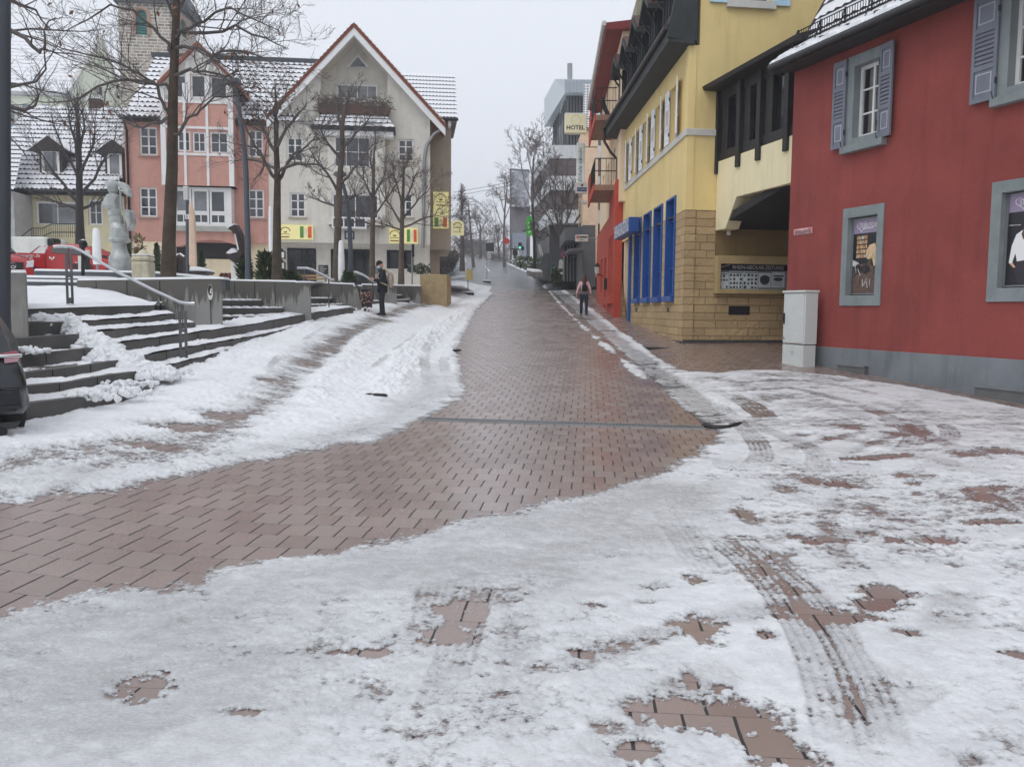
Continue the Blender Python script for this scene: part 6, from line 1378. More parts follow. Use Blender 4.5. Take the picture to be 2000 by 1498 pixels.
m=MB();c=at(1015.5,487,97.8);m.wbox(c,(.4,.3,.75));c2=at(1021,489,97.8);m.wbox(c2,(.32,.3,.4));m.build('housing',BLACK,t);GRL=M('green_lamp',(.1,.9,.45),.4,emit=1.2);m=MB();m.prism([c+Vector((.13*math.cos(k*.6),-.16,.16+.13*math.sin(k*.6)))for k in range(10)],(0,-.02,0));m.build('green_lens',GRL,t)
def disc_sign(name,label,px,py,Y,r,foot,mats,ringmat=None):
 c=at(px,py,Y);t=thing(name,label,'road sign',(c.x,Y,at(px,foot,Y).z));m=MB();m.tube([Vector((c.x,Y+.06,at(px,foot,Y).z)),c+Vector((0,.06,r))],.035,6);m.build('pole',GALV,t);m=MB();m.prism([c+Vector((r*math.cos(k*.314),0,r*math.sin(k*.314)))for k in range(20)],(0,.03,0));m.build('disc',mats,t)
 if ringmat:m=MB();m.prism([c+Vector((r*.68*math.cos(k*.314),-.004,r*.68*math.sin(k*.314)))for k in range(20)],(0,.004,0));m.build('disc_centre',ringmat,t)
 return t
SRED=M('sign_red',alb(170,50,44,1.5),.5);SBLU=M('sign_blue',alb(40,60,120,1.5),.5)
disc_sign('road_sign','faded red disc sign at the crossroads near the traffic light',989,471,92,.34,540,SRED)
t=disc_sign('road_sign','no stopping disc sign in front of the grey shop',1101,497,52,.16,548,SRED,SBLU)
t=thing('banner_pole','slim dark pole carrying a bright green vertical banner','banner',at(1043,530,62));m=MB();m.tube([at(1045,528,62),at(1043,470,62),at(1041,420,62),at(1041,400,62)],[.09,.08,.07,.06],8);m.build('pole',DARKM,t)
m=MB();pts=[(1028,428),(1031,424),(1037,423),(1040,426),(1040,458),(1037,461),(1031,461),(1028,458)];m.prism([at(x,y,61.9)for x,y in pts],(0,.06,0));bn=m.build('banner',M('banner_green',alb(52,168,58,1.5),.6),t)
m=MB();c=at(1034,432,61.86);
for k in range(3):yy=434+k*9;m.prism([at(1031,yy,61.88),at(1037,yy-2,61.88),at(1038,yy+2,61.88),at(1032,yy+4,61.88)],(0,-.01,0))
m.build('banner_figure',M('banner_pale',alb(150,210,140,1.4),.6),bn)
t=thing('stair_wall','dark grey ramp wall with handrail below the office block','wall',at(1065,540,66));m=MB();m.prism([at(1050,545,66),at(1050,528,66),at(1062,496,66),at(1072,494,66),at(1082,500,66),at(1090,530,66),at(1092,550,66)],(0,3,0));m.build('wall',M('ramp_grey',(.10,.105,.11),.8),t);m=MB();m.tube([at(1056,500,65.8),at(1052,478,65.8),at(1054,478,65.8),at(1060,500,65.8)],.05,5);m.build('handrail',OFFW,t)
t=thing('green_bin','dark green street cabinet behind the round sign','bin',at(1080,545,60));m=MB();a,b=at(1076,546,60),at(1085,511,60);m.wbox(((a.x+b.x)/2,60.3,a.z-.1),(b.x-a.x,.5,b.z-a.z));m.build('body',M('bin_green',(.02,.07,.05),.5),t,bevel=.03);m=MB();m.wbox(((a.x+b.x)/2+.02,60.04,b.z-.55),(.1,.02,.14));m.build('label',OFFW,t)
t=thing('wheelie_bin','white covered terrace table folded up behind the hedge','furniture',at(1096,520,56));m=MB();m.prism([at(1091,530,56),at(1093,508,56),at(1097,506,56),at(1101,514,56),at(1101,530,56)],(0,.5,0));m.build('cover',OFFW,t)
m=MB()
for dy in(0,7):m.tube([at(885+k*13,376+dy-k*2.4+.25*k*(9-k)*.2,90)for k in range(10)],.02,4)
tag(m.build('overhead_wires',DARKM),'thin overhead wires crossing the street from the beige house corner','wires')
#  bare winter trees
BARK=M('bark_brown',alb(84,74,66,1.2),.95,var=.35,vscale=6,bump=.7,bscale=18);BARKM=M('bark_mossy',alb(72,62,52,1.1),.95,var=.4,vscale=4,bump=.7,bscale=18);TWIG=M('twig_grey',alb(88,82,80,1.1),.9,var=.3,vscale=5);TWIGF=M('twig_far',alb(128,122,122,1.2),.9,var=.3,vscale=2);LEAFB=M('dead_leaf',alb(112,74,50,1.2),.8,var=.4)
RMIN=.0036
def limb_path(p,d,L,n,rng,up,wig):
 pts=[p];d=d.normalized()
 for i in range(n):
  d=(d+Vector((rng.gauss(0,wig),rng.gauss(0,wig),rng.gauss(0,wig)+up))).normalized();pts.append(pts[-1]+d*(L/n))
 return pts
def twigs(mb,pts,r0,r1,level,maxl,rng,dens,ratio,up,wig,ang):
 nseg=len(pts)-1
 mb.tube(pts,[r0+(r1-r0)*i/nseg for i in range(nseg+1)],(7,5,4,3,3)[min(level,4)],cap=level<2)
 if level>=maxl:return
 L=sum((b-a).length for a,b in zip(pts,pts[1:]));k=max(2,int(dens[min(level,len(dens)-1)]*(0.75+.5*rng.random())))
 for i in range(k):
  f=(0.22+.78*(i+rng.random())/k);s=f*nseg;a=min(int(s),nseg-1);p=pts[a].lerp(pts[a+1],s-a);d=(pts[a+1]-pts[a]).normalized()
  q=d.orthogonal().normalized();th=rng.uniform(0,6.283);side=q*math.cos(th)+d.cross(q)*math.sin(th)
  nd=d*math.cos(ang)+side*math.sin(ang)+Vector((0,0,.10));l=L*ratio*(1.15-.55*f)*rng.uniform(.7,1.25);r=max(RMIN,(r0+(r1-r0)*f)*.5)
  twigs(mb,limb_path(p,nd,l,5 if level<2 else 4,rng,up,wig),r,max(RMIN*.7,r*.3),level+1,maxl,rng,dens,ratio,up,wig,ang)
def tree(name,label,base,trunk_px,limbs_px,r0,seed,dens=(7,5,4),ratio=.55,up=.06,wig=.14,maxl=3,mats=None,group='bare trees on the square',leaves=0,ang=.75,rl=.40,Yvar=1.0,auto=0,autolen=2.0,rt=None):
 """trunk and limbs follow photographed outlines at the tree's own depth; twigs grow from them"""
 rng=random.Random(seed);Y=base[2];b=at(*base);t=thing(name,label,'tree',b,group);m=MB();c=MB()
 tp=[at(x,y,Y)for x,y in trunk_px];n=len(tp);top=rt if rt is not None else r0*.45
 tp[0]=tp[0]-Vector((0,0,.4))
 m.tube(tp,[r0*(1.25 if i==0 else 1)*(1-i/(n-1))+top*(i/(n-1))for i in range(n)],12)
 for L in limbs_px:
  s0=rng.uniform(-1,1)*Yvar;k=len(L)-1;pts=[at(x,y,Y+s0*(i/k)*1.6)for i,(x,y)in enumerate(L)]
  fine=[]
  for a,q in zip(pts,pts[1:]):fine+=[a,a.lerp(q,.5)+Vector((rng.gauss(0,.03),rng.gauss(0,.06),rng.gauss(0,.03)))]
  fine.append(pts[-1]);twigs(c,fine,r0*rl,max(.009,RMIN),0,maxl,rng,dens,ratio,up,wig,ang)
 for i in range(auto):
  s=(0.35+.65*rng.random())*(n-1);a=min(int(s),n-2);p=tp[a].lerp(tp[a+1],s-a);th=rng.uniform(0,6.283)
  twigs(c,limb_path(p,Vector((math.cos(th),math.sin(th),rng.uniform(.3,1.1))),autolen*rng.uniform(.6,1.1),6,rng,up,wig),r0*.35,.008,1,maxl,rng,dens,ratio,up,wig,ang)
 twigs(c,[tp[-2],tp[-1]]+limb_path(tp[-1],tp[-1]-tp[-2],1.2,3,rng,up,wig)[1:],top,.01,0,maxl,rng,dens,ratio,up,wig,ang)
 m.build('trunk',(mats or(BARK,TWIG))[0],t,smooth=60);cr=c.build('crown',(mats or(BARK,TWIG))[1],t)
 if leaves:
  l=MB();vs_=c.v
  for i in range(leaves):
   p=Vector(vs_[rng.randrange(len(vs_))]);s=rng.uniform(.03,.065);a=Vector((rng.gauss(0,1),rng.gauss(0,1),-1.2)).normalized()*s*2;q=a.orthogonal().normalized()*s*.6
   l.poly([p,p+a*.5+q,p+a,p+a*.5-q])
  l.build('dead_leaves',LEAFB,cr)
 return t
MOSS=(BARKM,TWIG)
tree('bare_tree','tallest bare tree on the square, its trunk rising beside the sandstone stele',(328,544,18.6),[(327,548),(330,470),(333,400),(336,330),(337,260),(338,180),(341,110),(344,40),(346,-40)],[[(338,262),(350,262),(366,232),(385,224),(400,208),(440,190),(480,178),(520,200)],[(334,232),(322,212),(312,190),(300,160),(280,150),(245,130),(190,112),(120,95),(60,70)],[(341,75),(352,60),(385,45),(420,25),(450,15),(500,40),(545,60)],[(340,110),(330,85),(300,55),(260,20),(215,10),(170,40),(130,60)],[(338,180),(325,165),(280,160),(220,160),(160,190),(110,200),(60,195)],[(341,95),(375,95),(415,110),(460,100),(505,110),(540,135)],[(343,50),(330,10),(300,-30),(250,-50)],[(345,20),(365,-20),(410,-50)],[(338,150),(372,135),(400,140),(440,150),(470,140)],[(336,230),(315,240),(280,250),(250,240),(215,215)],[(340,60),(400,65),(460,50),(520,75),(560,95)]],.15,11,(11,8,5),.46,.035,.15,3,MOSS,leaves=120,Yvar=1.6,rt=.07,rl=.29)
tree('bare_tree','bare tree with forked mossy trunk standing where pink and beige houses meet',(541,546,24.5),[(540,549),(541,480),(541,410),(542,352),(540,300),(539,240)],[[(541,352),(525,330),(510,300),(490,270),(470,230),(455,200)],[(542,355),(556,330),(575,300),(600,285),(628,270),(655,258)],[(540,300),(520,260),(500,235),(475,215)],[(540,290),(560,250),(585,220),(600,200)],[(541,330),(515,318),(480,312),(450,320)],[(542,335),(580,320),(620,322),(650,335)],[(540,260),(535,220),(540,190)]],.14,21,(10,7,5),.5,.05,.15,3,MOSS,leaves=60)
tree('bare_tree','slim bare tree in front of the beige bay window beside the folded parasol',(657,548,31),[(657,550),(659,480),(661,410),(663,350),(668,300),(668,250),(672,220)],[[(662,380),(640,340),(615,310),(600,280)],[(663,360),(690,330),(715,300),(735,275)],[(666,310),(640,280),(625,250),(640,215)],[(668,290),(695,260),(715,240),(730,215)],[(668,260),(660,220),(655,195)],[(662,400),(690,385),(720,375)],[(661,405),(630,395),(600,380)]],.15,31,(10,7,5),.5,.05,.16,3,leaves=40)
tree('bare_tree','slender bare tree just right of the folded white parasol',(727,556,35.2),[(727,560),(727,500),(728,440),(729,400),(729,350),(730,310)],[[(728,430),(705,400),(690,370),(680,345)],[(729,425),(750,395),(770,365),(785,340)],[(729,390),(710,350),(705,320)],[(729,385),(750,345),(755,310)],[(728,440),(700,430),(680,415)],[(729,350),(722,310),(728,285)]],.125,41,(10,7,5),.5,.05,.17,3,leaves=40)
tree('bare_tree','bare tree with a few dead leaves behind the man in black',(783,558,38.2),[(783,562),(784,500),(785,440),(786,400),(788,360)],[[(785,440),(765,405),(745,375),(740,345)],[(785,430),(810,400),(835,375),(850,350)],[(786,405),(775,360),(770,325)],[(786,400),(805,360),(820,330)],[(785,445),(820,430),(850,420),(862,400)],[(785,450),(755,440),(730,430)],[(787,370),(790,330),(800,305)]],.135,51,(10,8,5),.5,.04,.17,3,leaves=170)
tree('bare_tree','dark many branched tree in front of the yellow cottage',(157,478,37),[(157,490),(156,440),(155,390),(155,340),(154,290),(152,240)],[[(156,400),(125,360),(100,330),(75,290),(60,260)],[(155,390),(185,350),(205,310),(225,270),(230,230)],[(155,360),(140,320),(115,270),(100,220)],[(155,350),(175,300),(185,260),(190,215)],[(155,330),(148,280),(135,230),(130,190)],[(154,300),(165,250),(160,200)],[(156,410),(110,395),(70,380)],[(156,410),(195,395),(225,370)]],.19,61,(10,7,4),.5,.08,.12,3,(M('bark_dark',(.035,.032,.032),.95,bump=.5),M('twig_dark',(.05,.046,.047),.9)),leaves=30,ang=.55)
tree('bare_tree','tree outside the frame whose angular bare branches reach in by the lamp post',(-190,560,16),[(-190,560),(-190,300),(-185,60),(-180,-100)],[[(-185,60),(-80,40),(10,55),(50,75),(78,103),(88,95),(86,60),(110,35)],[(-185,100),(-60,150),(20,170),(70,160),(85,90)],[(-182,0),(-60,-20),(30,5),(70,20),(100,60)],[(-185,140),(-60,200),(20,210),(50,215),(75,190),(70,165)]],.15,71,(8,5,4),.4,.03,.16,2,group='bare trees on the square')
RMIN=.017
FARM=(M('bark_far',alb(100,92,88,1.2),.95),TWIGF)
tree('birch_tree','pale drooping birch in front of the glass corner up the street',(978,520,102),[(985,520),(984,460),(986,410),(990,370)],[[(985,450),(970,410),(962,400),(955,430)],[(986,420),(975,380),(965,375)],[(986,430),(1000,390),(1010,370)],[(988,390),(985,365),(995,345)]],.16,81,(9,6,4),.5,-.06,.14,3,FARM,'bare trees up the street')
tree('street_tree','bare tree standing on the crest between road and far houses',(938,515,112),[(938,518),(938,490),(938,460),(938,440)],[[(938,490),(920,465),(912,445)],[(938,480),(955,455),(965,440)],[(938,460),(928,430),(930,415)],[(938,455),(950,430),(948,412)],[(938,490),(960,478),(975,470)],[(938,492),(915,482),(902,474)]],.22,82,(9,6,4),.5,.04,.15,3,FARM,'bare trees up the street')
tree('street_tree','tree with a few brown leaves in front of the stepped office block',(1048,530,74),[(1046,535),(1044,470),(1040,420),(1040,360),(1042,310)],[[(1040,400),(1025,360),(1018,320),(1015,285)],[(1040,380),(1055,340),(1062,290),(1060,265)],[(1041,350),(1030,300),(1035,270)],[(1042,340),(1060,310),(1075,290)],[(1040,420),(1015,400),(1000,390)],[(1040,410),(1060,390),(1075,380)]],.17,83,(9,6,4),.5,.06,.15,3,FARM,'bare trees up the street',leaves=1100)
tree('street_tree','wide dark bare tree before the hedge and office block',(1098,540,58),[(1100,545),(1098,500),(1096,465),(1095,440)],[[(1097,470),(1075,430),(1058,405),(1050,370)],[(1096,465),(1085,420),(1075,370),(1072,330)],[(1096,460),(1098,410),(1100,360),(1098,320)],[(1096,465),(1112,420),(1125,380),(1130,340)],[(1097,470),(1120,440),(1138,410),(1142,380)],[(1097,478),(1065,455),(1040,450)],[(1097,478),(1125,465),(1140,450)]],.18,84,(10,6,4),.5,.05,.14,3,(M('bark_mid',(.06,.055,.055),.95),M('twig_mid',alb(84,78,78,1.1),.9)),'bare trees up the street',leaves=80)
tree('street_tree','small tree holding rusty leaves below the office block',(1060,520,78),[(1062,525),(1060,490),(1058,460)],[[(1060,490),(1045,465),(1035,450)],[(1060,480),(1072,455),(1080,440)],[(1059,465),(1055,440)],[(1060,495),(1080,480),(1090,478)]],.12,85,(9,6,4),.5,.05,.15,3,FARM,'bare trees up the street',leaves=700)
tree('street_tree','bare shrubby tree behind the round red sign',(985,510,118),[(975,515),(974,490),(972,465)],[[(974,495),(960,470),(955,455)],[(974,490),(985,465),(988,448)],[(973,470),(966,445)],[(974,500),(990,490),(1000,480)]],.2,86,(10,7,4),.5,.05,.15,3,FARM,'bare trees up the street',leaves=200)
rng=random.Random(9);base=at(903,520,84);t=thing('poplar_tree','tall dense conical bare tree beside the beige house corner','tree',base);top=at(901,358,84);m=MB();m.tube([base-Vector((0,0,.5)),top],[.28,.03],8);m.build('trunk',FARM[0],t);c=MB();H=top.z-base.z
for i in range(250):
 f=rng.random()**.8;z=base.z+H*(.12+.86*f);th=rng.uniform(0,6.283);L=(1.15-f)*1.5*rng.uniform(.6,1.2)
 twigs(c,limb_path(Vector((base.x,base.y,z)),Vector((math.cos(th),math.sin(th),rng.uniform(.2,.9))),L,4,rng,-.02,.12),.03,.008,2,3,rng,(4,4,5),.5,-.04,.15,.7)
c.build('crown',M('twig_brown',alb(120,110,108,1.2),.9,var=.3),t)
rng=random.Random(10);base=at(925,514,95);t=thing('weeping_tree','grey weeping bare tree leaning out past the conical tree','tree',base);m=MB();m.tube([base-Vector((0,0,.5)),at(915,400,95)],[.2,.05],8);m.build('trunk',FARM[0],t);c=MB()
for i in range(46):
 f=rng.uniform(.3,1);p=base.lerp(at(915,385,95),f);th=rng.uniform(0,6.283);twigs(c,limb_path(p,Vector((math.cos(th)*1+.35,math.sin(th),.6)),rng.uniform(1.5,3.2)*(1.3-f*.7),7,rng,-.16,.1),.035,.008,1,3,rng,(5,5,4),.4,-.10,.13,.6)
c.build('crown',TWIGF,t)
def leafmass(name,label,cat,box,n,mats,seed,s=(.08,.2),kind=None,parts=True):
 rng=random.Random(seed);m=MB();(x0,x1),(y0,y1),(z0,z1)=box
 for i in range(n):
  p=Vector((rng.uniform(x0,x1),rng.uniform(y0,y1),z0+(z1-z0)*rng.random()**.8));a=Vector((rng.gauss(0,1),rng.gauss(0,1),rng.gauss(0,1))).normalized()*rng.uniform(*s);q=a.orthogonal().normalized()*a.length*.6
  m.poly([p,p+a*.5+q,p+a,p+a*.5-q],rng.randrange(len(mats)))
 return m
HED=[M('hedge_dark',(.035,.05,.022),.7,var=.4),M('hedge_mid',(.06,.085,.035),.7,var=.4),M('hedge_light',(.11,.14,.06),.7)]
a,b=at(1078,548,55),at(1140,528,55)
t=thing('hedge','clipped green hedge with snow tufts before the grey shop','hedge',((a.x+b.x)/2,55,a.z));m=leafmass('','','',((a.x,b.x),(54.5,56.5),(a.z-.1,b.z)),3800,HED,4);m.build('leaves',HED,t);m=MB();m.wbox(((a.x+b.x)/2,55.5,a.z-.3),(b.x-a.x-.2,1.6,b.z-a.z));m.build('twig_core',M('hedge_core',(.02,.022,.015),.9),t);m=MB();rng=random.Random(1)
for i in range(26):m.blob((rng.uniform(a.x,b.x),rng.uniform(54.5,55.4),b.z-rng.uniform(0,.25)),rng.uniform(.05,.13),rng,0,6,4,.3,(1.3,1,.6))
m.build('snow_tufts',SNOW,t)
a,b=at(1015,522,78),at(1058,502,72);t=thing('shrub_bed','low snowy shrub bed running up beside the ramp','shrubs',((a.x+b.x)/2,74,a.z));m=MB();rng=random.Random(6)
for i in range(3000):
 f=rng.random();c=at(1014+44*f,516+10*f,84-16*f)+Vector((rng.gauss(0,.3),rng.gauss(0,.6),rng.uniform(-.2,.75)));q=Vector((rng.gauss(0,1),rng.gauss(0,1),rng.gauss(0,1))).normalized()*rng.uniform(.08,.2);r=q.orthogonal().normalized()*.08;m.poly([c,c+q*.5+r,c+q,c+q*.5-r],rng.randrange(3))
m.build('leaves',HED,t);m=MB()
for i in range(40):f=rng.random();c=at(1014+44*f,514+10*f,84-16*f);m.blob(c+Vector((rng.gauss(0,.3),rng.gauss(0,.5),rng.uniform(0,.5))),rng.uniform(.08,.22),rng,0,6,4,.3,(1.3,1,.5))
m.build('snow_tufts',SNOW,t)
a=at(1043,530,61);t=thing('snowy_island','snow covered kerbed island at the foot of the banner pole','kerb',a);m=MB();m.prism([at(1028,527,61),at(1055,530,61),at(1061,533,59.5),at(1040,533,59.5),at(1028,530,59.8)],(0,0,-.3));m.build('kerb',CONC,t);m=MB();m.prism([at(1029,526.5,61),at(1054,529.5,61),at(1059,532,59.6),at(1041,532,59.6),at(1029,529,59.9)],(0,0,.1));m.build('snow_cap',SNOW,t)
a,b=at(858,545,60),at(886,470,92)
t=thing('ivy_wall','dark overgrown garden wall left of the far pavement','wall',at(880,520,75));m=MB();m.prism([at(852,550,58),at(852,500,58),at(880,494,85),at(893,500,98),at(893,518,98),at(880,526,85)],(-.4,.1,0));m.build('wall',M('dark_wall',(.035,.034,.034),.9),t)
m=MB();rng=random.Random(8)
for i in range(3500):
 f=rng.random();x=853+42*f;Y=57.5+40*f;y0,y1=548-30*f,490+4*f;c=at(x,y0+(y1-y0)*rng.random(),Y-.2);q=Vector((rng.gauss(0,1),rng.gauss(0,.3),rng.gauss(0,1))).normalized()*rng.uniform(.12,.4);r=q.orthogonal().normalized()*.05;m.poly([c,c+q*.5+r,c+q,c+q*.5-r],rng.randrange(2))
m.build('bare_creeper',[M('creeper_brown',alb(96,84,78,1.1),.9),M('creeper_dark',(.03,.03,.03),.9)],t)
t=thing('thicket','grey brown leafless thicket at the far end of the street','shrubs',at(925,515,116));c=MB();rng=random.Random(14)
for i in range(150):
 p=at(rng.uniform(893,990),517,rng.uniform(112,126));twigs(c,limb_path(p-Vector((0,0,.9)),Vector((rng.gauss(0,.4),rng.gauss(0,.4),1)),rng.uniform(1.5,3.6),4,rng,.02,.15),.05,.02,1,3,rng,(4,5,4),.5,.0,.15,.7)
c.build('stems',TWIGF,t)
#  things on the square
def zsq(px,Y):return at(px,552,Y).z
LPM=M('lamp_post_paint',(.055,.062,.075),.5,.3,var=.08)
c=at(8,700,11.6);t=thing('lamp_post','thick dark steel lamp post rising behind the parked black car','lamp post',Vector((c.x,c.y,gz(c.x,c.y))));m=MB();m.tube([at(6,860,11.6),at(7,660,11.6),at(8,-300,11.6)],[.088,.088,.08],14);m.build('post',LPM,t,smooth=60);m=MB();p=at(8,-300,11.6);m.tube([p,p+Vector((-.4,-.2,.35)),p+Vector((-1.2,-.4,.45))],[.06,.05,.08],8);m.build('arm',LPM,t,smooth=60)
m=MB();p0=at(7,660,11.6);m.tube([p0,p0+Vector((0,0,.06))],.098,14);m.build('collar',LPM,t,smooth=60)
LPG=M('lamp_post_grey',alb(74,80,88,1.3),.5,.2)
for lab,base,pts in(('curved blue grey lamp post standing in front of the pink house edge',(485,545,25.3),[(485,552),(484,480),(482,400),(480,330),(475,270),(466,210),(455,160)]),('curved grey lamp post between beige bay and folded parasol',(685,548,31.5),[(685,552),(685,500),(683,450),(680,410),(674,375),(664,340)])):
 b=at(base[0],base[1]+6,base[2]);t=thing('lamp_post',lab,'lamp post',b,'curved lamp posts on the square');m=MB();k=len(pts);m.tube([at(x,y,base[2])for x,y in pts],[.092-.035*i/k for i in range(k)],10);m.build('post',LPG,t,smooth=60);m=MB();x,y=pts[-1];p=at(x,y,base[2]);m.lathe([(.05,.1),(.22,.05),(.25,-.05),(.1,-.14)],p,12);m.build('lamp_head',LPG,t,smooth=50)
Y=26.0;b=at(236,552,Y);k=Y/FPX;t=thing('statue','tall silver grey abstract statue of twisted drapery on a round base','statue',b);SIL=M('statue_silver',alb(168,172,170,1.05),.4,.35,var=.3,vscale=4,bump=.3,bscale=9)
zz=lambda y:(552-y)*k
m=MB();m.lathe([(20*k,0),(20*k,zz(535)),(20.5*k,zz(527)),(21*k,zz(518)),(20.5*k,zz(508)),(17*k,zz(498)),(13.5*k,zz(490)),(12.5*k,zz(480)),(13*k,zz(476)),(20*k,zz(474)),(20.5*k,zz(470)),(17*k,zz(466))],b,28);m.build('base',SIL,t,smooth=40)
def seg(name,rows,dy=0.0,amp=.05,dp=.75):
 m=MB();n=14;R=[];rg=random.Random(len(name));off=[rg.uniform(-amp,amp)for _ in range(n)]
 for y,xl,xr in rows:
  z=zz(y);r=(xr-xl)/2*k;ox=((xl+xr)/2-236)*k;R.append([m.pv((b.x+ox+r*math.cos(6.283*i/n)*(1+off[i]+rg.uniform(-.02,.02)),b.y+dy+dp*min(r,.26)*math.sin(6.283*i/n)*(1+off[i]),b.z+z))for i in range(n)])
 for p_,q_ in zip(R,R[1:]):
  for i in range(n):m.face((p_[i],p_[(i+1)%n],q_[(i+1)%n],q_[i]))
 m.face(R[0][::-1]);m.face(R[-1]);return m.build(name,SIL,t,smooth=32)
seg('skirt',[(472,220,254),(466,220.5,254.5),(458,221,254),(450,222,252),(443,222,248),(438,223,241)],-.06)
seg('torso',[(440,219,246),(432,219,245),(424,219,244)]);seg('waist',[(424,217,241),(417,216.5,242),(410,218,240)],-.03);seg('chest',[(412,214,240),(405,208,240),(399,208.5,238),(391,212,240),(384,217,238)],-.03,.09)
seg('neck',[(384,219,233),(377,219,234)]);seg('head',[(379,219,236),(373,217,238),(368,215,238),(363,214,237),(359,216,234),(356,220,231)],-.03,.10)
m=MB();m.prism([at(x,y,Y-.2)for x,y in((228,356),(236,355),(244,360),(250,370),(254,384),(248,383),(242,380),(238,372),(232,366))],(0,.3,0));m.build('wing',SIL,t,bevel=.03)
m=MB();m.prism([at(x,y,Y-.22)for x,y in((240,409),(252,410),(254.5,424),(255.5,436),(250,452),(246,440),(242,425))],(.03,.34,0));m.build('folded_cloth',SIL,t,bevel=.03)
m=MB();m.tube([at(235,374,Y-.3),at(238,412,Y-.3)],.03,6);m.build('rod',SIL,t,smooth=60)
m=MB()
for y in(446,451,456,461,466):m.tube([at(222+16*(1-math.cos(a)),y+1.2*math.sin(a),Y-.07-.22*math.sin(a)-.03)for a in np.linspace(.15,2.9,12)],.007,4)
m.build('carved_line',GALV,t)
STN=M('pale_pedestal_stone',alb(178,172,150,1.4),.9,var=.2,bump=.4,stain=.5)
Y=23;b=at(281,552,Y);k=Y/FPX;t=thing('stone_pedestal','squat pale stone pedestal with a snowy rounded top','pedestal',b);m=MB();m.wbox((b.x,b.y,b.z),(34*k,34*k,40*k));m.build('block',STN,t,bevel=.06,seg=3);m=MB();m.wbox((b.x,b.y,b.z+40*k),(35*k,35*k,11*k));o=m.build('upper_block',STN,t,bevel=.08,seg=3);m=MB();m.lathe([(13*k,51*k),(12*k,55*k),(8*k,57*k),(7*k,60*k),(2*k,63*k)],b,16);m.build('top_stone',STN,t,smooth=50);m=MB();m.wbox((b.x,b.y,b.z+51*k),(33*k,33*k,2.5*k));m.build('snow_cap',SNOW,t,bevel=.04)
Y=27;k=Y/FPX;b=at(377,552,Y);t=thing('stone_stele','slender pinkish sandstone stele with a rounded tip','stele',b);m=MB();rng=random.Random(2);rings=[]
for(y,w)in((552,8),(530,7.8),(505,7.4),(470,7),(440,6.4),(420,5.6),(406,4.4),(401,2.5),(399,.8)):
 rings.append([m.pv((b.x+w*k*sx+rng.gauss(0,.01),b.y+w*.8*k*sy,b.z+(552-y)*k))for sx,sy in((-1,-.7),(-.4,-1),(.5,-1),(1,-.6),(1,.6),(.4,1),(-.5,1),(-1,.7))])
for a_,q_ in zip(rings,rings[1:]):
 for i in range(8):m.face((a_[i],a_[(i+1)%8],q_[(i+1)%8],q_[i]))
m.face(rings[-1]);m.build('shaft',M('stele_sandstone',alb(196,172,152,1.35),.9,var=.15,bump=.5,bscale=14),t,smooth=40)
RUS=M('dark_bronze',alb(62,52,52,1.3),.5,.5,var=.2);Y=26;k=Y/FPX;b=at(463,552,Y)
t=thing('bronze_sculpture','dark bronze sickle shaped sculpture on a white plinth','sculpture',b);m=MB();m.wbox((b.x,b.y,b.z),(17*k,17*k,40*k));m.build('plinth',M('plinth_white',alb(198,198,192,1.4),.8,var=.12),t,bevel=.01)
m=MB();outer=[(443,445),(457,438),(466,454),(472,474),(474,494),(468,510),(459,515),(446,506),(440,496),(452,492),(462,490),(463,478),(458,462),(452,452)]
m.prism([at(x,y,Y-.2)for x,y in outer],(.05,.35,0));m.build('blade',RUS,t,bevel=.02);m=MB();m.prism([at(x,y,Y-.23)for x,y in((441,494),(452,485),(464,492),(456,494),(447,496))],(0,.3,.02));m.prism([at(x,y,Y-.23)for x,y in((442,444),(456,437),(457,439),(444,446))],(0,.3,.02));m.build('snow_cap',SNOW,t)
m=MB();m.prism([at(x,y,Y-.24)for x,y in((457,456),(460,458),(467,488),(464,490))],(0,.03,0));m.build('polished_face',M('polished',(.7,.7,.7),.25,.6),t)
Y=25.5;b=at(352,552,Y);t=thing('ring_sculpture','dark curled ring sculpture half hidden behind the tallest tree','sculpture',b);m=MB();m.tube([at(341,545,Y),at(342,520,Y),at(344,504,Y),at(352,500,Y),at(360,506,Y),at(364,520,Y),at(362,548,Y)],.10,8);m.build('ring',RUS,t,smooth=60);m=MB();m.tube([at(343,501,Y-.03),at(352,497.5,Y-.03),at(359,503,Y-.03)],.055,6);m.build('snow_cap',SNOW,t)
Y=26.5;b=at(385,550,Y);t=thing('stone_bench','low stone slab heaped with snow beside the stele','bench',b);m=MB();m.prism([at(368,530,Y),at(400,528,Y),at(405,532,Y),at(400,536,Y),at(370,536,Y)],(0,.7,0));m.wbox(b+Vector((0,.3,0)),(.4,.4,.25));m.build('slab',RUS,t);m=MB();m.prism([at(367,529,Y-.03),at(370,521,Y-.03),at(385,521,Y-.03),at(398,525,Y-.03),at(404,530,Y-.03)],(0,.7,0));m.build('snow_cap',SNOW,t,bevel=.08,seg=2)
WOOD=M('bench_wood',alb(108,66,50,1.3),.7,var=.25)
for i,x in enumerate((428,436,444)):
 Y=28;b=at(x,552,Y);t=thing('wooden_seat','small brown wooden seat beside the white plinth','seat',b,'brown seats in a row');m=MB();m.prism([at(x-2,543,Y),at(x+2.5,533,Y),at(x+4,533,Y),at(x,544,Y)],(0,.4,0));m.build('backrest',WOOD,t);m=MB();m.wbox(b+Vector((0,.2,.1)),(.1,.4,.08));m.build('seat',WOOD,t)
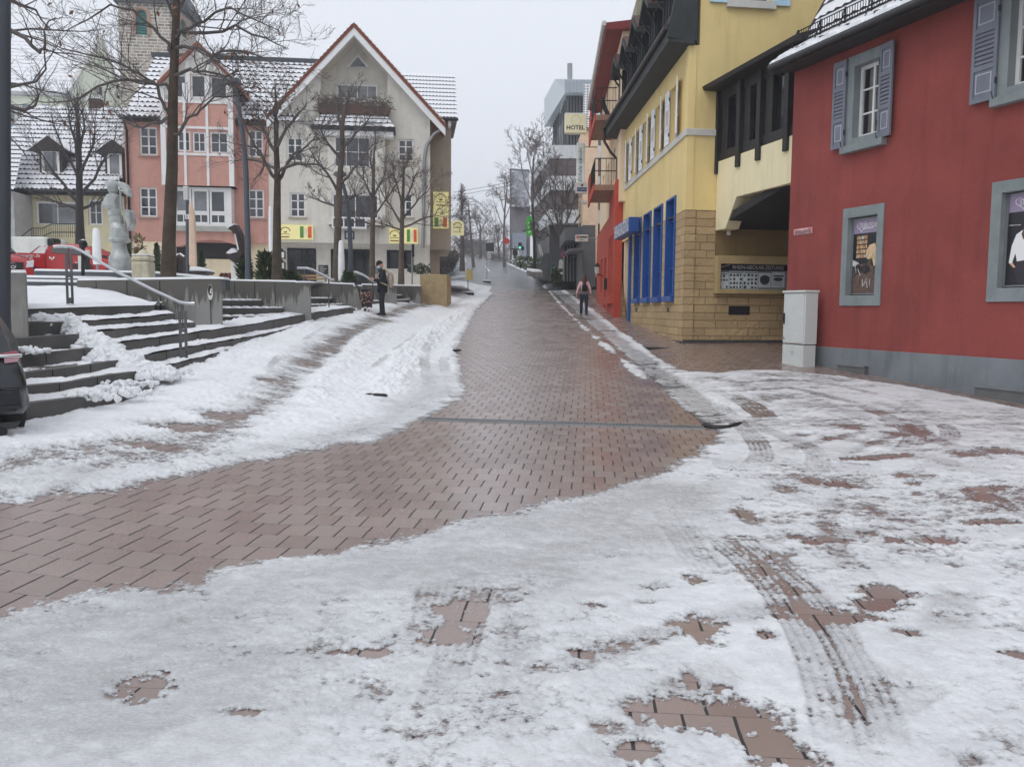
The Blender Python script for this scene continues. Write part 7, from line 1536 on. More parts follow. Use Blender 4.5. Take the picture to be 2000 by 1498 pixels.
Y=24;b=at(366,552,Y);t=thing('sign_post','slim grey post with a white plate lettered B','sign',b);m=MB();m.tube([b,at(365.5,392,Y)],.045,8);m.build('post',LPG,t);a,q=at(361.5,428,Y-.05),at(369,419,Y-.05);FF=Fr((a.x,Y-.06),(1,0),(0,-1));m=MB();m.fbox(FF,0,q.x-a.x,a.z,q.z,-.02,0);m.build('plate',WHITE,t);text_part('lettering','B',FF,(q.x-a.x)/2,(a.z+q.z)/2,.004,.09,None,M('rust_ink',alb(150,92,80,1.3),.5),t);m=MB();p=at(364,391,Y);m.wbox(p,(.12,.12,.38));m.build('lamp_head',OFFW,t)
for lab,x,yt,Y,w in(('small dark conical evergreen beside the arcade',395,490,30,9),('dark evergreen bush behind the tallest tree trunk',308,478,33,14),('tall dark evergreen beside the statue base',253,470,33,7)):
 b=at(x,552,Y);k=Y/FPX;rng=random.Random(x);t=thing('evergreen',lab,'shrub',b,'evergreen shrubs by the pink house');m=MB();H=(552-yt)*k
 for i in range(1500):
  f=rng.random();r=w*k*(1-f*.9)*math.sqrt(rng.random());th=rng.uniform(0,6.283);c=b+Vector((r*math.cos(th),r*math.sin(th),H*f));q=Vector((rng.gauss(0,1),rng.gauss(0,1),rng.gauss(0,1))).normalized()*rng.uniform(.05,.14);s=q.orthogonal().normalized()*.03;m.poly([c,c+q*.5+s,c+q,c+q*.5-s],rng.randrange(2))
 m.build('foliage',HED[:2],t);m=MB();m.tube([b,b+Vector((0,0,H*.8))],.05,6);m.build('trunk',BARK,t)
for lab,x,yt,Y,w,n,mats in(('leafy green bush at the foot of the curved lamp post',478,512,26,10,350,HED),('upright young conifer left of the forked tree',520,500,25.5,13,500,HED),('low green bush behind the second wall',567,535,25.5,12,300,HED),('low bush beside the restaurant door',682,536,30,8,200,HED),('straggly rose bush by the pink house wall',275,462,31,9,160,[LEAFB,HED[2]])):
 b=at(x,552,Y);k=Y/FPX;rng=random.Random(x);t=thing('bush',lab,'shrub',b,'bushes along the wall tops');m=MB();H=(552-yt)*k
 for i in range(n):
  th=rng.uniform(0,6.283);r=w*k*math.sqrt(rng.random());f=rng.random();c=b+Vector((r*math.cos(th)*(1-.5*f),r*math.sin(th),H*f));q=Vector((math.cos(th),math.sin(th),rng.uniform(.2,1.5))).normalized()*rng.uniform(.1,.3);s=q.orthogonal().normalized()*.04;m.poly([c,c+q*.5+s,c+q,c+q*.5-s],rng.randrange(len(mats)))
 m.build('leaves',mats,t);m=MB()
 for i in range(6):th=rng.uniform(0,6.28);m.tube([b,b+Vector((w*k*.6*math.cos(th),w*k*.6*math.sin(th),H*.8))],.012,4)
 m.build('stems',BARK,t)
PAR=M('parasol_cover',alb(206,208,208,1.35),.7,var=.08,bump=.4,bscale=8)
for lab,x,yt,yb,Y,w in(('folded white parasol under its cover in front of the restaurant',667,471,552,30.6,6.5),('folded grey parasol cover beside the red pickup',190,447,520,30,8),('folded pale parasol close to the pink house corner',530,405,552,38,4)):
 b=at(x,yb,Y);k=Y/FPX;H=(yb-yt)*k;t=thing('parasol',lab,'parasol',b,'folded parasols');m=MB();m.lathe([(w*k*.9,.06),(w*k,H*.2),(w*k*.95,H*.6),(w*k*.75,H*.93),(w*k*.55,H*.99),(.02,H)],b,14,wob=lambda a,z:.08*math.sin(a*44));m.build('cover',PAR,t,smooth=40);m=MB();m.tube([b-Vector((0,0,.4)),b+Vector((0,0,.1))],.04,8);m.build('pole',GALV,t)
for i,y in enumerate((491,512)):
 Y=30;a,q=at(541,y+15,Y),at(557,y,Y);FF=Fr((a.x,Y),(1,0),(0,-1));t=thing('menu_case','black framed menu case on a post, '+('the upper of two' if i==0 else 'the lower of two'),'menu case',((a.x+q.x)/2,Y,a.z),'menu cases by the forked tree');m=MB();m.fbox(FF,0,q.x-a.x,a.z,q.z,-.06,0);m.prism([FF.P(.04+(q.x-a.x-.08)*s,q.z+.1*math.sin(math.pi*s),0)for s in np.linspace(0,1,9)],(0,.05,0));m.build('frame',BLACK,t);m=MB();m.fbox(FF,.04,q.x-a.x-.04,a.z+.04,q.z-.03,0,.006);m.build('menu',M('menu_paper',(.75,.75,.73),.6)if i==0 else OFFW,t)
b=at(549,552,30.1);m=MB();m.tube([b,at(549,488,30.1)],.03,6);tag(m.build('menu_post',DARKM),'thin dark post holding the two menu cases','post')
CHK=M('blackboard',(.02,.022,.022),.7);CHW=M('chalk',(.55,.56,.55),.8)
for lab,x0,y0,x1,y1,Y in(('blackboard with chalk lines left of the beige doorway',622,518,641,536,43.4),('blackboard with chalk lines just behind the man in black',731,520,746,536,43.4)):
 a,q=at(x0,y1,Y),at(x1,y0,Y);FF=Fr((a.x,Y),(1,0),(0,-1));t=thing('menu_board',lab,'blackboard',((a.x+q.x)/2,Y,a.z),'restaurant blackboards');m=MB();m.fbox(FF,0,q.x-a.x,a.z,q.z,-.04,0);m.build('board',CHK,t);m=MB();rng=random.Random(x0)
 for j in range(4):z=q.z-.1-j*.09;m.fbox(FF,.06,.06+rng.uniform(.15,.35),z-.012,z+.012,0,.004)
 m.build('chalk_lines',CHW,t)
t=thing('terrace_table','low wooden terrace bench and table in front of the restaurant','table',at(610,552,31));WD=M('terrace_wood',alb(150,120,84,1.2),.7,var=.2)
m=MB();m.bar(at(590,539,31),at(640,539,31),.5,.06);m.build('table_top',WD,t)
for x in(594,636):m=MB();m.bar(at(x,539,31),at(x,553,31),.06,.06);m.build('leg',WD,t)
m=MB();m.bar(at(600,545,30.2),at(636,545,30.2),.3,.05);m.build('seat',WD,t)
SY=M('lit_sign_yellow',alb(232,224,158,.9),.4,var=.04,emit=.3);LG_=M('logo_brown',alb(120,84,40,1.2),.5);FGN=M('flag_green',alb(80,130,60,1.3),.5,var=.3,vscale=8);FRD=M('flag_red',alb(206,84,52,1.3),.5,var=.3,vscale=8);FWH=M('flag_cream',alb(230,218,170,1.2),.5)
def resto_sign(F,r,w,label,vertical=False):
 t=thing('restaurant_sign',label,'sign',F.P((r[0]+r[1])/2,r[2],w));m=MB();m.fbox(F,r[0],r[1],r[2],r[3],w+.02,w+.16);m.build('box',SY,t,bevel=.01);U,H=r[1]-r[0],r[3]-r[2];wf=w+.163
 m=MB()
 if not vertical:
  cu,cz,s=r[0]+U*.2,r[2]+H*.6,H*.24
  fl=(r[0]+U*.62,r[0]+U*.97,r[2]+H*.1,r[2]+H*.9)
 else:
  cu,cz,s=r[0]+U*.5,r[2]+H*.84,U*.26;fl=(r[0]+U*.08,r[0]+U*.92,r[2]+H*.04,r[2]+H*.30)
 m.tube([F.P(cu+1.3*s*math.cos(a),cz-.2*s+1.1*s*abs(math.sin(a)),wf)for a in np.linspace(0,3.1416,12)],.022,4);m.prism([F.P(cu-.5*s,cz-.3*s,wf),F.P(cu+.5*s,cz-.3*s,wf),F.P(cu+.35*s,cz-.7*s,wf),F.P(cu-.35*s,cz-.7*s,wf)],F.n*.004);m.fbox(F,cu-1.3*s,cu+1.3*s,cz-1.15*s,cz-1.0*s,wf-.002,wf+.003);m.build('emblem',LG_,t)
 m=MB();z=cz-1.7*s;m.fbox(F,cu-1.2*s,cu+1.1*s,z-.06,z+.0,wf-.002,wf+.003);m.build('fine_print',LG_,t)
 rng=random.Random(5)
 for i,mt in enumerate((FGN,FWH,FRD)):
  a,b=fl[0]+(fl[1]-fl[0])*i/3,fl[0]+(fl[1]-fl[0])*(i+.93)/3;m=MB();m.fbox(F,a,b,fl[2]+(.0 if i!=1 else .05),fl[3]-(.0 if i!=1 else .08),wf-.002,wf+.004);m.build('flag_stripe',mt,t)
 return t
resto_sign(FL,FL.rect(545,440,612,468),0,'wide lit yellow restaurant sign with tricolour beside the forked tree')
resto_sign(FL,FL.rect(760,446,816,476),0,'wide lit yellow restaurant sign above the man in black')
resto_sign(FL,FL.rect(846,376,876,447,-2),-2,'tall lit yellow restaurant sign on the taupe corner wall',True)
r=FL.rect(673,452,692,468,0);t=thing('notice_board','small blue framed notice under the beige bay','notice',FL.P((r[0]+r[1])/2,r[2]));m=MB();m.fbox(FL,r[0],r[1],r[2],r[3],0.01,.05);m.build('frame',M('frame_blue',(.04,.06,.10),.5),t);m=MB();m.fbox(FL,r[0]+.08,r[1]-.08,r[2]+.08,r[3]-.08,.05,.056);m.build('paper',OFFW,t)
Y=43;a,q=at(881,460,Y),at(906,430,Y);FF=Fr((a.x,Y),(1,0),(0,-1));t=thing('hanging_sign','cream hanging sign with arched top on a wrought bracket','sign',((a.x+q.x)/2,Y,a.z));U,H=q.x-a.x,q.z-a.z
m=MB();m.prism([FF.P(0,a.z),FF.P(U,a.z),FF.P(U,a.z+H*.7)]+[FF.P(U/2+U/2*math.cos(x),a.z+H*.7+H*.3*math.sin(x))for x in np.linspace(.3,2.84,9)]+[FF.P(0,a.z+H*.7)],(0,.06,0));m.build('board',M('hang_cream',alb(204,196,150,1.5),.5),t)
m=MB();m.tube([FF.P(U/2+.2*math.cos(x),a.z+H*.62+.16*abs(math.sin(x)),.012)for x in np.linspace(0,3.14,10)],.02,4);m.fbox(FF,U*.18,U*.82,a.z+H*.48,a.z+H*.53,0,.006);m.build('emblem',LG_,t);text_part('lettering','Il Casolo',FF,U*.5,a.z+H*.25,.006,H*.14,U*.62,LG_,t,shear=.3)
m=MB();m.tube([FF.P(-.4,a.z+H+.18,-.03),FF.P(U+.1,a.z+H+.18,-.03)],.025,5);[m.tube([FF.P(x,a.z+H*.8,-.03),FF.P(x,a.z+H+.18,-.03)],.012,4)for x in(U*.15,U*.85)];m.tube([FF.P(U*(.1+.1*i),a.z+H+.18+.08*abs(math.sin(i*1.1)),-.03)for i in range(9)],.012,4);m.build('bracket',GALV,t)
def foot_sign(label,px,pfoot,ptop,Y,panel,pw,ph,mat,art=None):
 g=ground(px,pfoot);Y=g.y;b=Vector((g.x,g.y,g.z));t=thing('temporary_sign',label,'sign',b,'temporary signs on weighted feet');m=MB();m.wbox(b-Vector((0,0,.02)),(.75,.4,.14));m.build('foot',BLACK,t,bevel=.02);m=MB();m.wbox(b+Vector((0,0,.12)),(.74,.40,.13));m.build('foot_snow',SNOW,t,bevel=.02)
 m=MB();top=at(px,ptop,Y);top.x+=(px-px);m.tube([b,Vector((top.x,Y,top.z))],.03,6);m.build('pole',GALV if art!='y' else M('rusty_pole',(.06,.05,.045),.7),t)
 c=at(panel[0],panel[1],Y);m=MB();m.wbox((c.x,Y-.04,c.z-ph/2),(pw,.02,ph));o=m.build('panel',mat,t);return t,c,o,Y
t,c,o,Y=foot_sign('yellowish temporary road sign on a snowy foot',914,576,524,0,(917,537),.42,.62,M('sign_tan',alb(196,180,118,1.3),.6),'y')
t,c,o,Y=foot_sign('dark backed temporary sign at the snow edge of the road',951,552,474,0,(957,483),.78,.82,M('sign_back',(.045,.048,.055),.5));m=MB()
for dx in(-.1,.1):m.wbox((c.x+dx-.08,Y-.06,c.z-1.05),(.13,.02,.42))
m.build('small_plate',OFFW,t)
t,c,o,Y=foot_sign('white temporary sign with a dark emblem beside the gutter',1072,560,483,0,(1077,490),.62,.66,OFFW);m=MB();m.prism([Vector((c.x+.2*math.cos(x),Y-.054,c.z+.2*math.sin(x)))for x in np.linspace(0,6.0,18)],(0,-.006,0));em=m.build('emblem',INKB,t);m=MB();m.poly([Vector((c.x-.09,Y-.064,c.z-.12)),Vector((c.x+.05,Y-.064,c.z-.04)),Vector((c.x+.1,Y-.064,c.z+.13)),Vector((c.x-.04,Y-.064,c.z+.04))]);m.build('emblem_figure',OFFW,em);m=MB()
for dx in(-.09,.09):m.wbox((c.x+dx,Y-.06,c.z-.85),(.12,.02,.4))
m.build('small_plate',OFFW,t)
b=ground(1117,547);t=thing('bollard','thin dark metal post in front of the hedge','bollard',b);m=MB();m.tube([b,b+Vector((0,0,1.9))],.045,8);m.build('post',DARKM,t);m=MB();m.lathe([(.06,1.9),(.05,1.97),(.01,2.0)],b,8);m.build('cap',DARKM,t)
b=ground(1135,548);t=thing('flower_tub','wooden box and dark tub at the hotel doorstep','planter',b);m=MB();m.wbox(b+Vector((.35,0,0)),(.5,.5,.9));m.build('box',WD,t);m=MB();m.lathe([(.25,0),(.3,.35),(.28,.4)],b-Vector((.4,0,0)),10);m.build('tub',BLACK,t)
t=thing('traffic_post','slim grey road sign post seen edge on beside the second handrail','sign',at(805,556,35.5));m=MB();m.tube([at(805,556,35.5),at(805,478,35.5)],.035,6);m.build('pole',GALV,t);c=at(806.5,490,35.4);m=MB();m.wbox(c-Vector((0,0,.25)),(.10,.5,.5),.15);m.build('sign_back',DARKM,t)
m=MB();m.wbox(ground(1285,679)-Vector((0,0,.006)),(.75,.55,.014));tag(m.build('manhole_cover',M('iron_cover',(.05,.048,.046),.5,.4,bump=.5,bscale=30)),'dark square manhole cover in the paving before the sandstone corner','manhole cover')
for(x,y,lab,s)in((893,688,'black lost glove lying at the snow edge of the road',1.0),(735,777,'dark flat object half buried in the ploughed snow',1.2)):
 g=ground(x,y);m=MB();rng=random.Random(x)
 for i in range(7):m.blob(g+Vector((rng.uniform(-.1,.12)*s,rng.uniform(-.05,.05),.05)),rng.uniform(.03,.055),rng,0,7,5,.2,(1.4,1,.6))
 tag(m.build('lost_glove',BLACK,smooth=50),lab,'glove')
t=thing('ball_post','dark ball topped post with snow behind the sloping handrail','post',at(162,552,24));Y=24;m=MB();m.tube([at(162,552,Y),at(162,482,Y)],.05,8);m.build('post',DARKM,t);m=MB();m.blob(at(162,477,Y),.12,random.Random(3),0,10,8,.05,(1,1,1.1));m.build('ball',DARKM,t,smooth=60);m=MB();m.blob(at(162,470.5,Y),.07,random.Random(3),0,10,6,.1,(1,1,.6));m.build('snow_cap',SNOW,t)
a,q=at(153,528,25.5),at(163,500,25.5);t=thing('power_box','narrow pale grey box standing before the red pickup door','cabinet',(a.x,a.y,a.z));m=MB();m.wbox(((a.x+q.x)/2,25.6,a.z-.5),(q.x-a.x,.2,q.z-a.z+.5));m.build('body',OFFW,t);m=MB();m.wbox(((a.x+q.x)/2+.08,25.7,a.z-.5),(.06,.25,q.z-a.z+.52));m.build('edge',BLACK,t)
#  vehicles
CARRED=M('car_red',alb(158,30,34,1.25),.25,var=.05,spec=.6);CARWH=M('van_white',alb(196,200,194,1.3),.4,var=.06,stain=.2);TYRE=M('tyre_black',(.018,.018,.019),.8);CHR=M('chrome',(.7,.7,.7),.15,1.0,var=.02);CGL=glass('car_glass',(.02,.022,.026),.03,1.0)
def loft(m,secs,mi=0,cap=True):
 R=[[m.pv(p)for p in s]for s in secs]
 for a,b in zip(R,R[1:]):
  n=len(a)
  for k in range(n):m.face((a[k],a[(k+1)%n],b[(k+1)%n],b[k]),mi)
 if cap:m.face(R[0][::-1],mi);m.face(R[-1],mi)
def wheel(parent,c,r,w,ax):
 ax=Vector(ax).normalized();up=Vector((0,0,1));sd=ax.cross(up)
 def ring(rad,off):return[c+ax*off+sd*rad*math.cos(k*.2618)+up*rad*math.sin(k*.2618)for k in range(24)]
 m=MB();loft(m,[ring(r*.6,-w/2),ring(r*.93,-w/2),ring(r,-w/3),ring(r,w/3),ring(r*.93,w/2),ring(r*.6,w/2)]);t=m.build('wheel',TYRE,parent,smooth=40);m=MB();loft(m,[ring(r*.6,-w/2-.005),ring(r*.15,-w/2-.03)]);loft(m,[ring(r*.6,w/2+.005),ring(r*.15,w/2+.03)]);m.build('rim',GALV,t,smooth=40)
def car_profile(t,name,mat,O,d,side,prof,halfw,tumble=None):
 """side profile (x along d, z) swept across the width with tumblehome"""
 m=MB();secs=[]
 for s in(-1,-.96,-.6,0,.6,.96,1):
  pts=[]
  for x,z,tw in prof:y=halfw*s*(1-tw);inset=.05 if abs(s)==1 else 0;pts.append(O+d*(x*(1-inset*.3))+side*y+Vector((0,0,z-inset*.4*(z>.9))))
  secs.append(pts)
 loft(m,secs);return m.build(name,mat,t,smooth=50)
Y=33.0;zc=at(150,564,Y).z;O=at(52,564,Y);k=Y/FPX;d=Vector((1,.05,0)).normalized();side=Vector((-.05,1,0)).normalized();O=Vector((O.x,O.y,zc))
pk=thing('pickup_truck','red pickup truck with white lettering parked behind the terrace walls','pickup',O+d*2.6)
X=lambda px:(px-52)*k;Z=lambda py:(564-py)*k
prof=[(X(56),Z(548),0),(X(54),Z(498),.02),(X(110),Z(499),.02),(X(116),Z(486),.10),(X(126),Z(481),.16),(X(160),Z(480),.17),(X(178),Z(482),.15),(X(198),Z(491),.10),(X(214),Z(507),.03),(X(240),Z(512),.04),(X(262),Z(518),.06),(X(268),Z(530),.06),(X(268),Z(550),.06),(X(255),Z(553),.03),(X(70),Z(553),.0)]
car_profile(pk,'body',CARRED,O,d,side,prof,.88)
m=MB()
for L in([(121,497),(123,487),(142,486),(153,487),(153,500)],[(156,500),(156,487),(176,489),(192,499),(190,503)]):m.prism([O+d*X(x)+Vector((0,0,Z(y)))-side*(.885*(1-float(np.interp(Z(y),[Z(499),Z(481)],[.02,.16]))))for x,y in L],-side*.012)
m.build('side_window',CGL,pk);m=MB();m.prism([O+d*X(x)+Vector((0,0,Z(y)))+side*s for x,y,s in((180,484,-.62),(212,505,-.75),(212,505,.75),(180,484,.62))],d*.02+Vector((0,0,.02)));m.build('windscreen',CGL,pk)
m=MB();m.tube([O+d*X(x)+Vector((0,0,Z(y)))-side*.7 for x,y in((78,500),(96,485),(110,484),(113,498))],.035,6);m.tube([O+d*X(x)+Vector((0,0,Z(y)))-side*.7 for x,y in((107,499),(112,485))],.035,6);m.build('roll_bar',CHR,pk,smooth=60)
for x in(86,236):wheel(pk,O+d*X(x)+Vector((0,0,.36))-side*.78,.37,.24,side);wheel(pk,O+d*X(x)+Vector((0,0,.36))+side*.78,.37,.24,side)
m=MB()
for x in(86,236):m.prism([O+d*(X(x)+.46*math.cos(a))+Vector((0,0,.36+.46*math.sin(a)))-side*.885 for a in np.linspace(0,3.1416,14)],side*.02)
m.build('wheel_arch',BLACK,pk)
FP_=Fr(O-side*.90,d,-side);text_part('lettering','k@mmerer.de',FP_,X(75.5),zc+Z(504),.0,.20,X(102)-X(49),WHITE,pk);text_part('lettering','2 44-85 80',FP_,X(73),zc+Z(510),.0,.13,X(88)-X(58),WHITE,pk);text_part('lettering','Bau Kammerer',FP_,X(179),zc+Z(515.5),.0,.07,X(192)-X(166),WHITE,pk)
m=MB();
for i in range(3):m.prism([O+d*(X(120)+.07*i)+Vector((0,0,Z(507)-.05*(i%2)))-side*.9+Vector((0,0,0.05*math.cos(a)))+d*.035*math.sin(a)for a in np.linspace(0,5.5,7)],-side*.003)
m.build('door_emblem',WHITE,pk);m=MB();[m.bar(O+d*X(x)+Vector((0,0,Z(500)))-side*.893,O+d*X(x)+Vector((0,0,Z(545)))-side*.893,.012,.012)for x in(111,155)];m.build('door_gap',BLACK,pk);m=MB();m.wbox(O+d*X(190)+Vector((0,0,Z(502)))-side*1.0,(.26,.1,.18),.05);m.build('mirror',OFFW,pk,bevel=.03);m=MB();m.prism([O+d*(X(178)+.45*math.cos(a))+Vector((0,0,Z(523)+.14*math.sin(a)))-side*.897 for a in np.linspace(0,6,9)],-side*.003);m.build('skyline_graphic',M('graphic_dark',(.06,.02,.02),.5),pk)
Y=36;zc=at(60,566,Y).z;k=Y/FPX;O=Vector((at(22,566,Y).x,Y,zc));vn=thing('white_van','white box van parked behind the red pickup','van',O+Vector((1.4,0,0)));X=lambda px:(px-22)*k;Z=lambda py:(566-py)*k
car_profile(vn,'body',CARWH,O,Vector((1,0,0)),Vector((0,1,0)),[(X(22),Z(552),0),(X(22),Z(475),.04),(X(30),Z(468),.08),(X(108),Z(467),.08),(X(114),Z(472),.05),(X(116),Z(552),0)],.95)
m=MB();m.wbox(O+Vector((X(37),-.97,Z(500))),(X(44)-X(30),.02,Z(475)-Z(500)));m.build('rear_window',M('van_sign',(.6,.55,.56),.4),vn);m=MB();m.bar(O+Vector((X(49),-.965,Z(498))),O+Vector((X(49),-.965,Z(470))),.05,.03);m.build('door_gap',DARKM,vn);m=MB();m.wbox(O+Vector((X(121),-.5,Z(483))),(.35,.5,.3));m.build('mirror',BLACK,vn,bevel=.05);wheel(vn,O+Vector((X(40),-.8,.36)),.36,.22,(0,1,0));wheel(vn,O+Vector((X(100),-.8,.36)),.36,.22,(0,1,0))
Y=29.5;zc=at(30,566,Y).z;k=Y/FPX;O=Vector((at(40,566,Y).x,Y,zc));rv=thing('red_van','red van with chrome grille nosing out behind the lamp post','van',O);dv=Vector((1,-.45,0)).normalized();sv=Vector((.45,1,0)).normalized();R0=O-dv*3.2+Vector((-.42,0,0))
car_profile(rv,'body',CARRED,R0,dv,sv,[(0,.35,0),(0,1.85,.10),(1.6,1.9,.12),(1.9,1.8,.12),(2.55,1.28,.05),(3.2,1.12,.06),(3.42,.95,.08),(3.46,.55,.08),(3.4,.32,.06)],.9)
m=MB();m.prism([R0+dv*x+sv*y+Vector((0,0,z))for x,z,y in((1.93,1.80,-.72),(2.53,1.31,-.8),(2.53,1.31,.8),(1.93,1.8,.72))],dv*.03+Vector((0,0,.03)));m.build('windscreen',CGL,rv);m=MB();m.prism([R0+dv*3.44+sv*y+Vector((0,0,z))for y,z in((-.42,.95),(.42,.95),(.38,.7),(-.38,.7))],dv*.04);gr=m.build('grille',BLACK,rv);m=MB();m.tube([R0+dv*3.5+sv*.1*math.cos(a)+Vector((0,0,.83+.1*math.sin(a)))for a in np.linspace(0,6.283,14)],.015,5);m.tube([R0+dv*3.5+Vector((0,0,.83)),R0+dv*3.5+Vector((0,0,.93))],.012,4);[m.tube([R0+dv*3.5+Vector((0,0,.83)),R0+dv*3.5+sv*s*.085+Vector((0,0,.78))],.012,4)for s in(-1,1)];m.build('grille_star',CHR,gr)
for s in(-1,1):m=MB();m.prism([R0+dv*3.36+sv*s*y+Vector((0,0,z))for y,z in((.5,.78),(.78,.82),(.82,1.06),(.6,1.0))],dv*.1);m.build('headlight',M('headlight_glass',(.75,.76,.78),.15),rv)
m=MB();m.prism([R0+dv*3.42+sv*y+Vector((0,0,z))for y,z in((-.8,.5),(.8,.5),(.8,.3),(-.8,.3))],dv*.1);m.build('bumper',TYRE,rv);[wheel(rv,R0+dv*x+sv*s*.82+Vector((0,0,.34)),.34,.22,sv)for x in(.7,2.75)for s in(-1,1)]
CARB=M('car_dark_paint',(.020,.023,.030),.22,.3,var=.06,spec=.7);PLM=M('car_black_plastic',(.02,.021,.023),.6)
CB=ground(40,868);kc=CB.y/FPX;hd=Vector((-.62,.78,0)).normalized();sdv=Vector((.78,.62,0)).normalized()
Y0=CB.y;zc=CB.z
def cp(px,py,dy=0):return at(px,py,Y0+dy)
bc=thing('black_car','black parked car showing its rear corner, tail lamp and number plate','car',Vector((CB.x-1,CB.y+.6,zc)))
hw=.9;Rr=at(69,850,Y0+.25);Rr.z=zc;C0=Rr-sdv*hw
zr=lambda py:at(30,py,Y0).z-zc
S=[(-.05,.80,.30,zr(800),zr(762),.70,zr(758)),(.0,.88,.27,zr(800),zr(758),.82,zr(752)),(.10,.9,.25,zr(790),zr(745),.80,zr(700)),(.16,.9,.25,zr(790),zr(735),.76,zr(690)),(.34,.9,.25,.6,zr(720),.74,zr(655)),(.75,.91,.22,.6,.98,.66,1.42),(1.4,.92,.2,.6,.98,.62,1.5),(2.6,.92,.2,.6,.97,.62,1.47),(3.3,.91,.2,.6,.95,.66,1.0),(4.2,.86,.25,.55,.8,.6,.88),(4.45,.7,.3,.5,.65,.5,.68)]
m=MB();secs=[]
for x,w,z0,z1,z2,rw,z3 in S:
 q=[(-w*.92,z0),(-w,z1),(-w*.97,z2),(-rw,z3-.06),(-rw*.7,z3),(rw*.7,z3),(rw,z3-.06),(w*.97,z2),(w,z1),(w*.92,z0)]
 bow=lambda y:.16*(y/.9)**4 if x<.5 else 0
 secs.append([C0+hd*(x+bow(y))+sdv*y+Vector((0,0,z))for y,z in q])
loft(m,secs);m.build('body',CARB,bc,smooth=38)
def rear(y,z,off=0.0):
 zs_=[.25,zr(800),zr(760),zr(745),zr(700),zr(655)];xs2=[-.02,-.06,-.03,.08,.12,.30]
 return C0+hd*(float(np.interp(z,zs_,xs2))+.16*(y/.9)**4-off)+sdv*y+Vector((0,0,z))
def patch(name,L,mat,th=.015,par=None):
 m=MB();m.hexa([rear(y,z,-.02)for y,z in L],[rear(y,z,th)for y,z in L]);return m.build(name,mat,par or bc,bevel=.004)
TL=M('tail_lamp_red',alb(130,60,70,1.4),.15,var=.1);TLC=M('tail_lamp_clear',alb(190,150,158,1.3),.15)
patch('tail_lamp',[(.62,zr(702)),(.83,zr(697)),(.80,zr(689)),(.64,zr(694))],TL,.02);patch('tail_lamp',[(.68,zr(713)),(.80,zr(711)),(.83,zr(699)),(.68,zr(703))],TLC,.02)
m=MB();m.tube([rear(y,zr(702)+.015,.025)for y in np.linspace(-.8,.84,12)],.018,6);m.build('chrome_strip',CHR,bc,smooth=60)
pl=patch('number_plate',[(.14,zr(741)),(.55,zr(739)),(.55,zr(712)),(.14,zr(714))],WHITE,.02)
FPp=Fr(rear(.35,zr(726),.028),sdv,-hd);text_part('lettering','HD 14',FPp,.0,rear(.35,zr(726)).z,.004,zr(715)-zr(737),.34,BLACK,pl)
patch('bumper_trim',[(-.85,zr(806)),(.80,zr(803)),(.80,zr(796)),(-.85,zr(799))],PLM,.02);patch('bumper_sill',[(-.8,zr(850)),(.74,zr(842)),(.80,zr(828)),(-.8,zr(835))],PLM,.02);m=MB();m.tube([rear(y,zr(760),.004)for y in np.linspace(-.8,.86,14)],.008,4);m.build('boot_gap',BLACK,bc);
for s in(.62,-.62):m=MB();m.tube([rear(s,zr(846),.02),rear(s,zr(846),-.2)],.045,8);m.build('exhaust',DARKM,bc)
m=MB();b=[rear(y,z,.006)for y,z in((-.6,zr(655)-.02),(.56,zr(655)-.02))];m.poly([b[0],b[1],C0+hd*.74+sdv*.55+Vector((0,0,1.39)),C0+hd*.74-sdv*.55+Vector((0,0,1.39))]);m.build('rear_window',CGL,bc)
for x in(.85,3.45):
 for s in(-1,1):wheel(bc,C0+hd*x+sdv*s*.80+Vector((0,0,.33)),.33,.22,sdv)
a,q=at(961,516,125),at(974,508,125);cr=thing('parked_car','small grey car far up the street beside the white kiosk','car',((a.x+q.x)/2,125,a.z));m=MB();m.wbox(((a.x+q.x)/2,126,a.z),(q.x-a.x,1.7,.75));m.build('body',M('far_car',(.25,.26,.27),.4),cr,bevel=.15);m=MB();m.wbox(((a.x+q.x)/2,126.2,a.z+.75),(.7,1.5,.45));m.build('cabin',CGL,cr,bevel=.12)
#  people
def skin_body(name,parent,mat,nodes,edges,root,sub=2,smooth=True):
 """nodes: name -> ((x, y, z), radius) in the figure's own axes"""
 names=list(nodes);me=bpy.data.meshes.new(name);me.from_pydata([nodes[n][0]for n in names],[(names.index(a),names.index(b))for a,b in edges],[])
 o=bpy.data.objects.new(name,me);COL.objects.link(o);o.modifiers.new('skin','SKIN');sv_=me.skin_vertices[0].data
 for i,n in enumerate(names):r=nodes[n][1];sv_[i].radius=r if hasattr(r,'__len__')else(r,r);sv_[i].use_root=n==root
 s=o.modifiers.new('sub','SUBSURF');s.levels=s.render_levels=sub
 dg=bpy.context.evaluated_depsgraph_get();me2=bpy.data.meshes.new_from_object(o.evaluated_get(dg));me2.name=name
 bpy.data.objects.remove(o);me2.materials.clear();me2.materials.append(mat);me2.polygons.foreach_set('use_smooth',[True]*len(me2.polygons))
 r=bpy.data.objects.new(name,me2);COL.objects.link(r);r.parent=parent;ORG[r.name]=Vector((0,0,0));return r
def lp(mb,name,mat,parent,smooth=50,bevel=0):return mb.build(name,mat,parent,smooth=smooth,org=(0,0,0),bevel=bevel)
SKN=M('skin',alb(198,150,130,1.2),.6,var=.06);NAVY=M('navy_cloth',(.016,.019,.028),.85,var=.25,bump=.4,bscale=25);NAVYT=M('dark_trousers',(.015,.017,.024),.85,var=.25,bump=.4,bscale=20);SHOE=M('dark_shoes',(.022,.017,.016),.6);HAT=M('black_knit',(.010,.010,.012),.95,bump=.5,bscale=120);MASKM=M('surgical_mask',alb(150,190,205,1.4),.8)
